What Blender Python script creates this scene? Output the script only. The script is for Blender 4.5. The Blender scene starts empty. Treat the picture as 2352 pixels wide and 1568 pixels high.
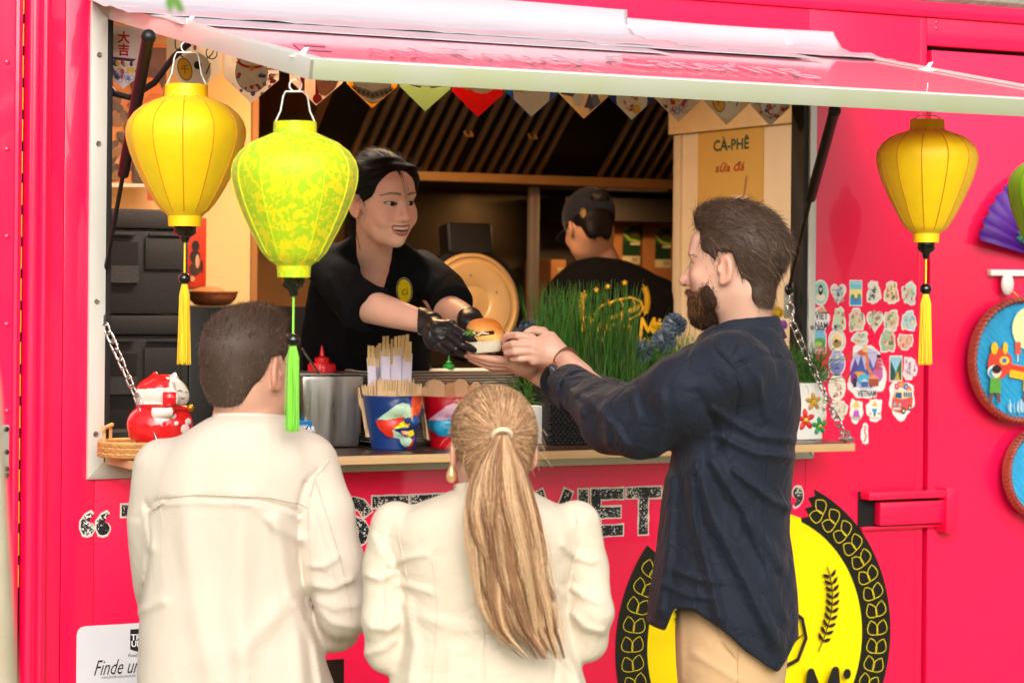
import bpy, bmesh, math, random
import numpy as np
from mathutils import Vector, Matrix
random.seed(7); RNG = np.random.default_rng(7)
SC = bpy.context.scene
COL = SC.collection
# ---------------------------------------------------------------- camera (85 mm, wall of the truck seen about 27 degrees off square)
F = 5553.0; CXP = 1176.0; HYP = 661.0; ROLL = 0.0095
YAW = math.atan(0.5175); CAM = np.array([0.0, -5.595, 1.76])
FWD = np.array([math.sin(YAW), math.cos(YAW), 0.0]); RGT = np.array([math.cos(YAW), -math.sin(YAW), 0.0]); UP = np.array([0, 0, 1.0])
cam_d = bpy.data.cameras.new('camera'); cam = bpy.data.objects.new('camera', cam_d); COL.objects.link(cam)
_x = RGT*math.cos(ROLL) + UP*math.sin(ROLL); _y = -RGT*math.sin(ROLL) + UP*math.cos(ROLL)
cam.matrix_world = Matrix(((_x[0], _y[0], -FWD[0], CAM[0]), (_x[1], _y[1], -FWD[1], CAM[1]), (_x[2], _y[2], -FWD[2], CAM[2]), (0, 0, 0, 1)))
cam_d.sensor_width = 36.0; cam_d.lens = F/2352*36; cam_d.shift_y = -(784-HYP)/2352
cam_d.clip_start = 0.05; cam_d.clip_end = 2000
cam_d.dof.use_dof = True; cam_d.dof.focus_distance = 5.55; cam_d.dof.aperture_fstop = 4.5
SC.camera = cam
# ---------------------------------------------------------------- sky, sun, exposure
W = bpy.data.worlds.new('World'); SC.world = W; W.use_nodes = True
nt = W.node_tree; bg = nt.nodes['Background']
sky = nt.nodes.new('ShaderNodeTexSky'); sky.sky_type = 'NISHITA'; sky.sun_disc = False
SUN_EL, SUN_AZ = math.radians(25), math.radians(203)      # azimuth clockwise from +Y
sky.sun_elevation = SUN_EL; sky.sun_rotation = SUN_AZ; sky.air_density = 1.0; sky.dust_density = 6.0; sky.ozone_density = 0.6
hs = nt.nodes.new('ShaderNodeHueSaturation'); hs.inputs['Saturation'].default_value = 0.28
nt.links.new(sky.outputs[0], hs.inputs['Color']); nt.links.new(hs.outputs[0], bg.inputs['Color']); bg.inputs['Strength'].default_value = 0.11
sun_d = bpy.data.lights.new('sun', 'SUN'); sun_d.energy = 1.3; sun_d.angle = math.radians(70); sun_d.color = (1.0, 0.95, 0.87)
sun = bpy.data.objects.new('sun', sun_d); COL.objects.link(sun)
_sd = Vector((math.sin(SUN_AZ)*math.cos(SUN_EL), math.cos(SUN_AZ)*math.cos(SUN_EL), math.sin(SUN_EL)))
sun.rotation_euler = _sd.to_track_quat('Z', 'Y').to_euler(); sun.location = (0, -6, 8)
SC.view_settings.view_transform = 'Standard'; SC.view_settings.look = 'None'; SC.view_settings.gamma = 1.0
SC.view_settings.exposure = 0.7
SC.render.engine = 'CYCLES'; SC.cycles.use_denoising = True; SC.cycles.max_bounces = 6; SC.cycles.diffuse_bounces = 3; SC.cycles.glossy_bounces = 3; SC.cycles.transmission_bounces = 3; SC.cycles.transparent_max_bounces = 4
SC.cycles.sample_clamp_indirect = 4.0

# ---------------------------------------------------------------- layout helpers: a photo direction meets a real plane or a real distance
def lvl(px, py):
    dx, dy = px-CXP, HYP-py
    return (dx*math.cos(ROLL)-dy*math.sin(ROLL))/F, (dx*math.sin(ROLL)+dy*math.cos(ROLL))/F
def c2w(c):                       # level camera frame (right, up, depth) -> world
    c = np.asarray(c, dtype=float)
    return CAM + c[..., 0:1]*RGT + c[..., 1:2]*UP + c[..., 2:3]*FWD
def cp(px, py, Z):                # camera-frame point at distance Z
    u, v = lvl(px, py); return np.array([u*Z, v*Z, Z])
def dp(px, py, Z): return Vector(c2w(cp(px, py, Z)))
def at(px, py, Y=0.0):            # world point on the plane y = Y
    u, v = lvl(px, py); d = FWD + RGT*u + UP*v; t = (Y-CAM[1])/d[1]
    return Vector(CAM + d*t)
def atX(px, py, X):
    u, v = lvl(px, py); d = FWD + RGT*u + UP*v; t = (X-CAM[0])/d[0]
    return Vector(CAM + d*t)
def atZ(px, py, Z):
    u, v = lvl(px, py); d = FWD + RGT*u + UP*v; t = (Z-CAM[2])/d[2]
    return Vector(CAM + d*t)

# ---------------------------------------------------------------- materials
MATS = {}
def srgb(r, g, b):
    f = lambda c: (c/255/12.92) if c/255 <= 0.04045 else ((c/255+0.055)/1.055)**2.4
    return (f(r), f(g), f(b))
def pm(name, col, rough=0.5, metal=0.0, var=0.06, vscale=14, bump=0.0, bscale=120, coat=0.0, sss=0.0, attr=None, trans=0.0, sheen=0.0,
       spec=0.5, aniso=None, emis=None, rvar=0.0, stretch=None, translucent=0.0, col2=None, hard=False, wrk=None):
    if name in MATS: return MATS[name]
    m = bpy.data.materials.new(name); m.use_nodes = True; n = m.node_tree.nodes; l = m.node_tree.links
    b = n['Principled BSDF']
    b.inputs['Roughness'].default_value = rough; b.inputs['Metallic'].default_value = metal
    b.inputs['Specular IOR Level'].default_value = spec
    b.inputs['Coat Weight'].default_value = coat; b.inputs['Coat Roughness'].default_value = 0.06
    if sheen: b.inputs['Sheen Weight'].default_value = sheen; b.inputs['Sheen Roughness'].default_value = 0.5
    if sss:
        b.inputs['Subsurface Weight'].default_value = sss; b.inputs['Subsurface Radius'].default_value = (1.0, 0.35, 0.18); b.inputs['Subsurface Scale'].default_value = 0.006
    if trans: b.inputs['Transmission Weight'].default_value = trans; b.inputs['IOR'].default_value = 1.45
    if emis: b.inputs['Emission Color'].default_value = (*emis[:3], 1); b.inputs['Emission Strength'].default_value = emis[3]
    tc = n.new('ShaderNodeTexCoord'); mp = n.new('ShaderNodeMapping'); l.new(tc.outputs['Object'], mp.inputs['Vector'])
    if stretch: mp.inputs['Scale'].default_value = stretch
    nz = n.new('ShaderNodeTexNoise'); nz.inputs['Scale'].default_value = vscale; nz.inputs['Detail'].default_value = 5
    l.new(mp.outputs[0], nz.inputs['Vector'])
    if attr:
        src = n.new('ShaderNodeAttribute'); src.attribute_name = attr; c_out = src.outputs['Color']
    else:
        rgb = n.new('ShaderNodeRGB'); rgb.outputs[0].default_value = (*col, 1); c_out = rgb.outputs[0]
    if col2:
        mx = n.new('ShaderNodeMix'); mx.data_type = 'RGBA'; rp = n.new('ShaderNodeValToRGB')
        rp.color_ramp.elements[0].position = 0.47 if hard else 0.35; rp.color_ramp.elements[1].position = 0.52 if hard else 0.65
        l.new(nz.outputs['Fac'], rp.inputs[0]); l.new(rp.outputs[0], mx.inputs[0]); l.new(c_out, mx.inputs[6]); mx.inputs[7].default_value = (*col2, 1)
        c_out = mx.outputs[2]
    if var:
        mr = n.new('ShaderNodeMapRange'); mr.inputs['From Min'].default_value = 0.25; mr.inputs['From Max'].default_value = 0.75
        mr.inputs['To Min'].default_value = 1-var; mr.inputs['To Max'].default_value = 1+var
        l.new(nz.outputs['Fac'], mr.inputs['Value'])
        vm = n.new('ShaderNodeVectorMath'); vm.operation = 'SCALE'; l.new(c_out, vm.inputs[0]); l.new(mr.outputs[0], vm.inputs['Scale'])
        c_out = vm.outputs[0]
    l.new(c_out, b.inputs['Base Color'])
    if rvar:
        mr2 = n.new('ShaderNodeMapRange'); mr2.inputs['From Min'].default_value = 0.3; mr2.inputs['From Max'].default_value = 0.7
        mr2.inputs['To Min'].default_value = max(0.02, rough-rvar); mr2.inputs['To Max'].default_value = rough+rvar
        l.new(nz.outputs['Fac'], mr2.inputs['Value']); l.new(mr2.outputs[0], b.inputs['Roughness'])
    if bump:
        n2 = n.new('ShaderNodeTexNoise'); n2.inputs['Scale'].default_value = bscale; n2.inputs['Detail'].default_value = 4
        l.new(mp.outputs[0], n2.inputs['Vector'])
        bp = n.new('ShaderNodeBump'); bp.inputs['Strength'].default_value = bump; bp.inputs['Distance'].default_value = 0.004
        l.new(n2.outputs['Fac'], bp.inputs['Height']); l.new(bp.outputs[0], b.inputs['Normal'])
        if wrk:
            n3 = n.new('ShaderNodeTexNoise'); n3.inputs['Scale'].default_value = wrk[0]; n3.inputs['Detail'].default_value = 3; n3.inputs['Distortion'].default_value = 1.2
            mw = n.new('ShaderNodeMapping'); mw.inputs['Scale'].default_value = wrk[3] if len(wrk) > 3 else (1, 1, 1); l.new(tc.outputs['Object'], mw.inputs['Vector']); l.new(mw.outputs[0], n3.inputs['Vector'])
            b2 = n.new('ShaderNodeBump'); b2.inputs['Strength'].default_value = wrk[1]; b2.inputs['Distance'].default_value = wrk[2]
            l.new(n3.outputs['Fac'], b2.inputs['Height']); l.new(b2.outputs[0], bp.inputs['Normal'])
    if translucent:
        tr = n.new('ShaderNodeBsdfTranslucent'); l.new(c_out, tr.inputs['Color'])
        ms = n.new('ShaderNodeMixShader'); ms.inputs[0].default_value = translucent
        l.new(b.outputs[0], ms.inputs[1]); l.new(tr.outputs[0], ms.inputs[2]); l.new(ms.outputs[0], n['Material Output'].inputs['Surface'])
    MATS[name] = m
    return m
def S(name, r, g, b, **k): return pm(name, srgb(r, g, b), **k)

# ---------------------------------------------------------------- objects
def _parent(o, parent):
    if parent is not None:
        o.parent = parent
        if parent.type == 'EMPTY': o.matrix_parent_inverse = Matrix.Translation(-parent.location)
def tag(o, label=None, cat=None, group=None, kind=None):
    if label: o['label'] = label
    if cat: o['category'] = cat
    if group: o['group'] = group
    if kind: o['kind'] = kind
    return o
def thing(name, label, cat, loc=(0, 0, 0), group=None):
    o = bpy.data.objects.new(name, None); o.empty_display_size = 0.05; COL.objects.link(o); o.location = Vector(loc)
    return tag(o, label, cat, group)
def link(name, me, parent=None, mats=None, M=None):
    o = bpy.data.objects.new(name, me); COL.objects.link(o)
    if mats is not None and not me.materials:
        for m in (mats if isinstance(mats, (list, tuple)) else [mats]): me.materials.append(m)
    _parent(o, parent)
    if M is not None: o.matrix_basis = M
    return o
def fin(me, angle=35):
    me.polygons.foreach_set('use_smooth', [True]*len(me.polygons))
    if angle is not None: me.set_sharp_from_angle(angle=math.radians(angle))
    me.update()
def obj(name, bm, mats, parent=None, angle=35, label=None):
    me = bpy.data.meshes.new(name); bm.to_mesh(me); bm.free(); fin(me, angle)
    o = link(name, me, parent, mats)
    if label: o['label'] = label
    return o
def npmesh(name, v, f, mats, parent=None, angle=None, cols=None, mi=None):
    me = bpy.data.meshes.new(name); v = np.asarray(v, dtype=np.float32); f = np.asarray(f, dtype=np.int32)
    me.vertices.add(len(v)); me.vertices.foreach_set('co', v.ravel())
    k = f.shape[1]; me.loops.add(f.size); me.loops.foreach_set('vertex_index', f.ravel())
    me.polygons.add(len(f)); me.polygons.foreach_set('loop_start', np.arange(0, f.size, k, dtype=np.int32))
    me.polygons.foreach_set('loop_total', np.full(len(f), k, dtype=np.int32))
    if cols is not None:
        a = me.color_attributes.new('Col', 'FLOAT_COLOR', 'POINT'); c = np.ones((len(v), 4), dtype=np.float32); c[:, :3] = cols
        a.data.foreach_set('color', c.ravel())
    me.update(calc_edges=True); me.validate(); 
    if mi is not None: me.polygons.foreach_set('material_index', np.asarray(mi, dtype=np.int32))
    fin(me, angle)
    return link(name, me, parent, mats)
def BM(): return bmesh.new()
def bx(bm, mn, mx, bev=0.0, seg=2, M=None):
    r = bmesh.ops.create_cube(bm, size=1.0); vs = r['verts']
    mn, mx = Vector(mn), Vector(mx)
    for v in vs: v.co = Vector((mn[i]+(v.co[i]+0.5)*(mx[i]-mn[i]) for i in range(3)))
    if M is not None:
        for v in vs: v.co = M @ v.co
    if bev:
        es = list({e for v in vs for e in v.link_edges})
        bmesh.ops.bevel(bm, geom=es, offset=bev, segments=seg, affect='EDGES', profile=0.6)
def hexa(bm, pts, bev=0.0):       # 8 points: bottom ring of 4 then top ring of 4
    vs = [bm.verts.new(p) for p in pts]
    fs = [bm.faces.new([vs[i] for i in q]) for q in ((3, 2, 1, 0), (4, 5, 6, 7), (0, 1, 5, 4), (1, 2, 6, 5), (2, 3, 7, 6), (3, 0, 4, 7))]
    bmesh.ops.recalc_face_normals(bm, faces=fs)
    if bev: bmesh.ops.bevel(bm, geom=list({e for v in vs for e in v.link_edges}), offset=bev, segments=2, affect='EDGES', profile=0.6)
def frame_from(d, hint=(0, 0, 1)):
    d = Vector(d).normalized(); h = Vector(hint)
    if abs(d.dot(h)) > 0.98: h = Vector((1, 0, 0))
    a = d.cross(h).normalized(); b = a.cross(d).normalized(); return a, b
def tube(bm, pts, rad, n=8, caps=True, closed=False):
    pts = [Vector(p) for p in pts]; N = len(pts); rings = []; pa = None
    for i, p in enumerate(pts):
        if closed: d = pts[(i+1) % N]-pts[i-1]
        else: d = pts[min(i+1, N-1)]-pts[max(i-1, 0)]
        d.normalize()
        if pa is None: a, b = frame_from(d)
        else:
            a = (pa-d*pa.dot(d)).normalized(); b = a.cross(d).normalized(); 
        pa = a; r = rad[i] if isinstance(rad, (list, tuple)) else rad
        rings.append([bm.verts.new(p+a*(r*math.cos(t))+b*(r*math.sin(t))) for t in [2*math.pi*k/n for k in range(n)]])
    m = N if closed else N-1; fs = []
    for i in range(m):
        A, B = rings[i], rings[(i+1) % N]
        off = 0
        if closed and i == N-1: off = min(range(n), key=lambda o: (B[o].co-A[0].co).length)
        for k in range(n): fs.append(bm.faces.new((A[k], A[(k+1) % n], B[(k+1+off) % n], B[(k+off) % n])))
    if caps and not closed: fs.append(bm.faces.new(rings[0][::-1])); fs.append(bm.faces.new(rings[-1]))
    bmesh.ops.recalc_face_normals(bm, faces=fs)
def lathe(bm, prof, c=(0, 0, 0), n=32, M=None, shape=None, cap=True):   # prof: (radius, z); shape(theta) scales the radius
    c = Vector(c); rings = []
    for r, z in prof:
        ring = []
        for k in range(n):
            t = 2*math.pi*k/n; s = shape(t) if shape else 1.0
            p = Vector((r*s*math.cos(t), r*s*math.sin(t), z)); p = (M @ p) if M is not None else p+c
            ring.append(bm.verts.new(p))
        rings.append(ring)
    fs = []
    for A, B in zip(rings, rings[1:]):
        for k in range(n): fs.append(bm.faces.new((A[k], A[(k+1) % n], B[(k+1) % n], B[k])))
    if cap: fs.append(bm.faces.new(rings[0][::-1])); fs.append(bm.faces.new(rings[-1]))
    bmesh.ops.recalc_face_normals(bm, faces=fs)
def prism(bm, poly, o, ex, ey, th, bev=0):     # polygon (2-D list) on plane o + x*ex + y*ey, extruded by th along ex x ey
    o, ex, ey = Vector(o), Vector(ex), Vector(ey); nrm = ex.cross(ey).normalized()
    lo = [bm.verts.new(o+ex*x+ey*y) for x, y in poly]; hi = [bm.verts.new(o+ex*x+ey*y+nrm*th) for x, y in poly]
    f = [bm.faces.new(lo[::-1]), bm.faces.new(hi)]; n = len(poly)
    for k in range(n): f.append(bm.faces.new((lo[k], lo[(k+1) % n], hi[(k+1) % n], hi[k])))
    bmesh.ops.recalc_face_normals(bm, faces=f)
    if bev: bmesh.ops.bevel(bm, geom=[e for e in hi[0].link_edges for _ in ()] or [e for e in bm.edges if e.verts[0] in hi and e.verts[1] in hi], offset=bev, segments=2, affect='EDGES')
def ball(bm, c, r, seg=16, M=None):
    r = r if isinstance(r, (tuple, list)) else (r, r, r)
    q = bmesh.ops.create_uvsphere(bm, u_segments=seg, v_segments=max(6, seg//2), radius=1.0)
    for v in q['verts']:
        p = Vector((v.co[0]*r[0], v.co[1]*r[1], v.co[2]*r[2])); v.co = (M @ p if M is not None else p)+Vector(c)
def circ(r, n=32, cx=0, cy=0, ry=None, a0=0, a1=2*math.pi):
    full = abs(a1-a0-2*math.pi) < 1e-6
    return [(cx+r*math.cos(a0+(a1-a0)*k/(n if full else n-1)), cy+(ry or r)*math.sin(a0+(a1-a0)*k/(n if full else n-1))) for k in range(n)]
def text(name, s, o, ex, ey, size, mats, parent=None, th=0.0008, bold=0.0, width=None, shear=0.0, center=False, spacing=1.0, xs=1.0):
    cu = bpy.data.curves.new(name, 'FONT'); cu.body = s; cu.size = size; cu.offset = bold; cu.extrude = th/2; cu.shear = shear; cu.space_character = spacing
    cu.resolution_u = 3
    t = bpy.data.objects.new(name, cu); COL.objects.link(t)
    dg = bpy.context.evaluated_depsgraph_get(); me = bpy.data.meshes.new_from_object(t.evaluated_get(dg)); 
    bpy.data.objects.remove(t); bpy.data.curves.remove(cu)
    if not len(me.vertices): return None
    co = np.zeros(len(me.vertices)*3, dtype=np.float32); me.vertices.foreach_get('co', co); co = co.reshape(-1, 3)
    w = co[:, 0].max()-co[:, 0].min(); sx = (width/w if width else 1.0)*xs
    co[:, 0] -= co[:, 0].min() if not center else (co[:, 0].max()+co[:, 0].min())/2
    o, ex, ey = np.array(o), np.array(Vector(ex).normalized()), np.array(Vector(ey).normalized()); nz = np.cross(ex, ey)
    P = o + co[:, 0:1]*sx*ex + co[:, 1:2]*ey + (co[:, 2:3]+th/2)*nz
    me.vertices.foreach_set('co', P.astype(np.float32).ravel()); me.update(); me.materials.clear()
    return link(name, me, parent, mats)
# ---------------------------------------------------------------- implicit surfaces (bodies, cloth, moulded things) meshed with surface nets
f32 = np.float32
def smin(a, b, k):
    h = np.clip(0.5+0.5*(b-a)/k, 0, 1); return b+(a-b)*h-k*h*(1-h)
def smax(a, b, k): return -smin(-a, -b, k)
def ell(p, c, r, R=None):
    q = p-np.asarray(c, f32)
    if R is not None: q = q @ np.asarray(R, f32)
    r = np.asarray(r, f32); k0 = np.sqrt(((q/r)**2).sum(-1)); k1 = np.sqrt(((q/(r*r))**2).sum(-1))+1e-9
    return k0*(k0-1)/k1
def capd(p, a, b, ra, rb):
    a = np.asarray(a, f32); b = np.asarray(b, f32); ab = b-a; t = np.clip(((p-a) @ ab)/max(float(ab @ ab), 1e-12), 0, 1)
    return np.sqrt(((p-a-t[:, None]*ab)**2).sum(-1))-(ra+(rb-ra)*t)
def chain(p, pts, rad, k=0.0):
    d = None
    for i in range(len(pts)-1):
        e = capd(p, pts[i], pts[i+1], rad[i], rad[i+1]); d = e if d is None else (smin(d, e, k) if k else np.minimum(d, e))
    return d
def pld(p, pts):                  # distance to a polyline
    d = None
    for a, b in zip(pts, pts[1:]):
        e = capd(p, a, b, 0, 0); d = e if d is None else np.minimum(d, e)
    return d
def rbox(p, c, h, r, R=None):
    q = p-np.asarray(c, f32)
    if R is not None: q = q @ np.asarray(R, f32)
    q = np.abs(q)-(np.asarray(h, f32)-r)
    return np.sqrt((np.maximum(q, 0)**2).sum(-1))+np.minimum(q.max(-1), 0)-r
def spline(xs, ys, n=160):        # smooth monotone-ish dense table
    xs, ys = np.asarray(xs, float), np.asarray(ys, float); o = np.argsort(xs); xs, ys = xs[o], ys[o]
    m = np.gradient(ys, xs, axis=0); X = np.linspace(xs[0], xs[-1], n); i = np.clip(np.searchsorted(xs, X)-1, 0, len(xs)-2)
    h = xs[i+1]-xs[i]; t = (X-xs[i])/h; h00 = 2*t**3-3*t**2+1; h10 = t**3-2*t**2+t; h01 = -2*t**3+3*t**2; h11 = t**3-t**2
    return X, h00*ys[i]+h10*h*m[i]+h01*ys[i+1]+h11*h*m[i+1]
class Loft:                       # rows of (py, px_left, px_right, distance, half depth[, exponent]): a body of real width and depth
    def __init__(s, rows, Z=None, pad=0.0):
        Y, C, A_, ZC, B, N = [], [], [], [], [], []
        for r in rows:
            py, l, rr, z, b = r[:5]; L = cp(l, py, z); R_ = cp(rr, py, z)
            Y.append((L[1]+R_[1])/2); C.append((L[0]+R_[0])/2); A_.append((R_[0]-L[0])/2+pad); ZC.append(z); B.append(b+pad); N.append(r[5] if len(r) > 5 else 2.3)
        s.y0, s.y1 = min(Y), max(Y)
        s.t = [spline(Y, q) for q in (C, A_, ZC, B, N)]
    def __call__(s, p, top=0.02, bot=0.0):
        y = p[:, 1]; c, a, zc, b, n = [np.interp(y, X, V) for X, V in s.t]
        a = np.maximum(a, 0.004); b = np.maximum(b, 0.004)
        q = (np.abs((p[:, 0]-c)/a)**n+np.abs((p[:, 2]-zc)/b)**n)**(1/n)
        d = (q-1)*np.minimum(a, b)
        d = smax(d, y-s.y1, top) if top else np.maximum(d, y-s.y1)
        return smax(d, s.y0-y, bot) if bot else np.maximum(d, s.y0-y)
def sdf_mesh(fn, lo, hi, h):
    lo, hi = np.asarray(lo, float), np.asarray(hi, float); n = np.ceil((hi-lo)/h).astype(int)+1
    bs = 12; nb = np.ceil(n/bs).astype(int); n = nb*bs+1
    G = np.full(n, 1.0, f32)
    bi = np.stack(np.meshgrid(*[np.arange(k) for k in nb], indexing='ij'), -1).reshape(-1, 3)
    cen = (lo+(bi*bs+bs/2)*h).astype(f32); dc = fn(cen); rad = bs*h*0.5*1.7321
    act = bi[np.abs(dc) < rad*1.35+0.008]; neg = bi[(dc < 0) & ~(np.abs(dc) < rad*1.35+0.008)]
    for b in neg: G[b[0]*bs:b[0]*bs+bs+1, b[1]*bs:b[1]*bs+bs+1, b[2]*bs:b[2]*bs+bs+1] = -1
    loc = np.stack(np.meshgrid(*[np.arange(bs+1)]*3, indexing='ij'), -1).reshape(-1, 3)
    for s0 in range(0, len(act), 150):
        ch = act[s0:s0+150]; idx = (ch[:, None, :]*bs+loc[None]).reshape(-1, 3)
        G[idx[:, 0], idx[:, 1], idx[:, 2]] = fn((lo+idx*h).astype(f32))
    sg = G < 0
    c = [sg[i:n[0]-1+i, j:n[1]-1+j, k:n[2]-1+k] for i in (0, 1) for j in (0, 1) for k in (0, 1)]
    s8 = np.zeros(c[0].shape, np.int8)
    for q in c: s8 += q
    ci = np.argwhere((s8 > 0) & (s8 < 8)); vid = np.full(c[0].shape, -1, np.int32); vid[tuple(ci.T)] = np.arange(len(ci))
    acc = np.zeros((len(ci), 3)); cnt = np.zeros(len(ci))
    corners = [(i, j, k) for i in (0, 1) for j in (0, 1) for k in (0, 1)]
    val = {q: G[ci[:, 0]+q[0], ci[:, 1]+q[1], ci[:, 2]+q[2]] for q in corners}
    for a in corners:
        for ax in range(3):
            if a[ax]: continue
            b = list(a); b[ax] = 1; b = tuple(b); va, vb = val[a], val[b]; m = (va < 0) != (vb < 0)
            t = np.where(m, va/np.where(va == vb, 1, va-vb), 0); q = np.array(a, float)[None]+0*acc; q[:, ax] += t
            acc[m] += q[m]; cnt[m] += 1
    V = lo+(ci+acc/cnt[:, None])*h
    Q = []
    for ax in range(3):
        u, w = [(1, 2), (2, 0), (0, 1)][ax]; sl0 = [slice(1, -1)]*3; sl0[ax] = slice(0, -1); sl1 = list(sl0); sl1[ax] = slice(1, None)
        A_, B = sg[tuple(sl0)], sg[tuple(sl1)]; e = np.argwhere(A_ != B); 
        if not len(e): continue
        fl = A_[tuple(e.T)]; off = np.array([1, 1, 1]); off[ax] = 0; e = e+off
        du = np.zeros(3, int); du[u] = 1; dw = np.zeros(3, int); dw[w] = 1
        q = np.stack([vid[tuple((e-du-dw).T)], vid[tuple((e-dw).T)], vid[tuple(e.T)], vid[tuple((e-du).T)]], -1)
        q[~fl] = q[~fl][:, ::-1]; Q.append(q)
    return V, np.concatenate(Q)
def relax(V, Q, it=2, lam=0.5):
    for _ in range(it):
        s = np.zeros_like(V); c = np.zeros(len(V))
        for a, b in ((0, 1), (1, 2), (2, 3), (3, 0)):
            np.add.at(s, Q[:, a], V[Q[:, b]]); np.add.at(s, Q[:, b], V[Q[:, a]]); np.add.at(c, Q[:, a], 1); np.add.at(c, Q[:, b], 1)
        V = V+lam*(s/c[:, None]-V)
    return V
def outward(V, Q):
    a, b, c, d = V[Q[:, 0]], V[Q[:, 1]], V[Q[:, 2]], V[Q[:, 3]]; m = V.mean(0)
    return Q if (np.cross(c-a, d-b)*((a+b+c+d)/4-m)).sum() > 0 else Q[:, ::-1]
def sdf_obj(name, fn, lo, hi, h, mats, parent=None, colfn=None, camframe=True, it=2, extra=None, mesh=None):
    V, Q = mesh if mesh else sdf_mesh(fn, lo, hi, h)
    if not mesh: V = relax(V, Q, it)
    cols = colfn(V) if colfn else None
    if camframe: V = c2w(V)
    return npmesh(name, V, outward(V, Q), mats, parent, cols=cols)
def joinm(ms):
    V, Q, n = [], [], 0
    for v, q in ms: V.append(v); Q.append(q+n); n += len(v)
    return np.concatenate(V), np.concatenate(Q)
def strands(name, P, wid, mats, parent=None, cols=None, camframe=True, taper=0.25):
    """P (n, k, 3) strand points -> thin three-sided tubes in one mesh"""
    P = np.asarray(P, float); n, k, _ = P.shape; T = np.gradient(P, axis=1); T /= np.linalg.norm(T, axis=-1, keepdims=True)+1e-9
    ref = RNG.normal(size=(n, 1, 3)); a = np.cross(T, ref); a /= np.linalg.norm(a, axis=-1, keepdims=True)+1e-9; b = np.cross(T, a)
    w = np.broadcast_to(np.asarray(wid, float).reshape(-1, 1), (n, 1))*np.linspace(1, taper, k)[None]
    ring = np.stack([P+w[..., None]*(a*math.cos(t)+b*math.sin(t)) for t in (0, 2.094, 4.189)], 2)      # n,k,3,3
    V = ring.reshape(-1, 3); V = c2w(V) if camframe else V
    i = np.arange(n)[:, None, None]*k*3; j = np.arange(k-1)[None, :, None]*3; r = np.arange(3)[None, None, :]; r2 = (r+1) % 3
    Q = np.stack(np.broadcast_arrays(i+j+r, i+j+r2, i+j+3+r2, i+j+3+r), -1).reshape(-1, 4)
    c = np.repeat(cols, k*3, axis=0) if cols is not None else None
    return npmesh(name, V, Q, mats, parent, cols=c)
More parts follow.
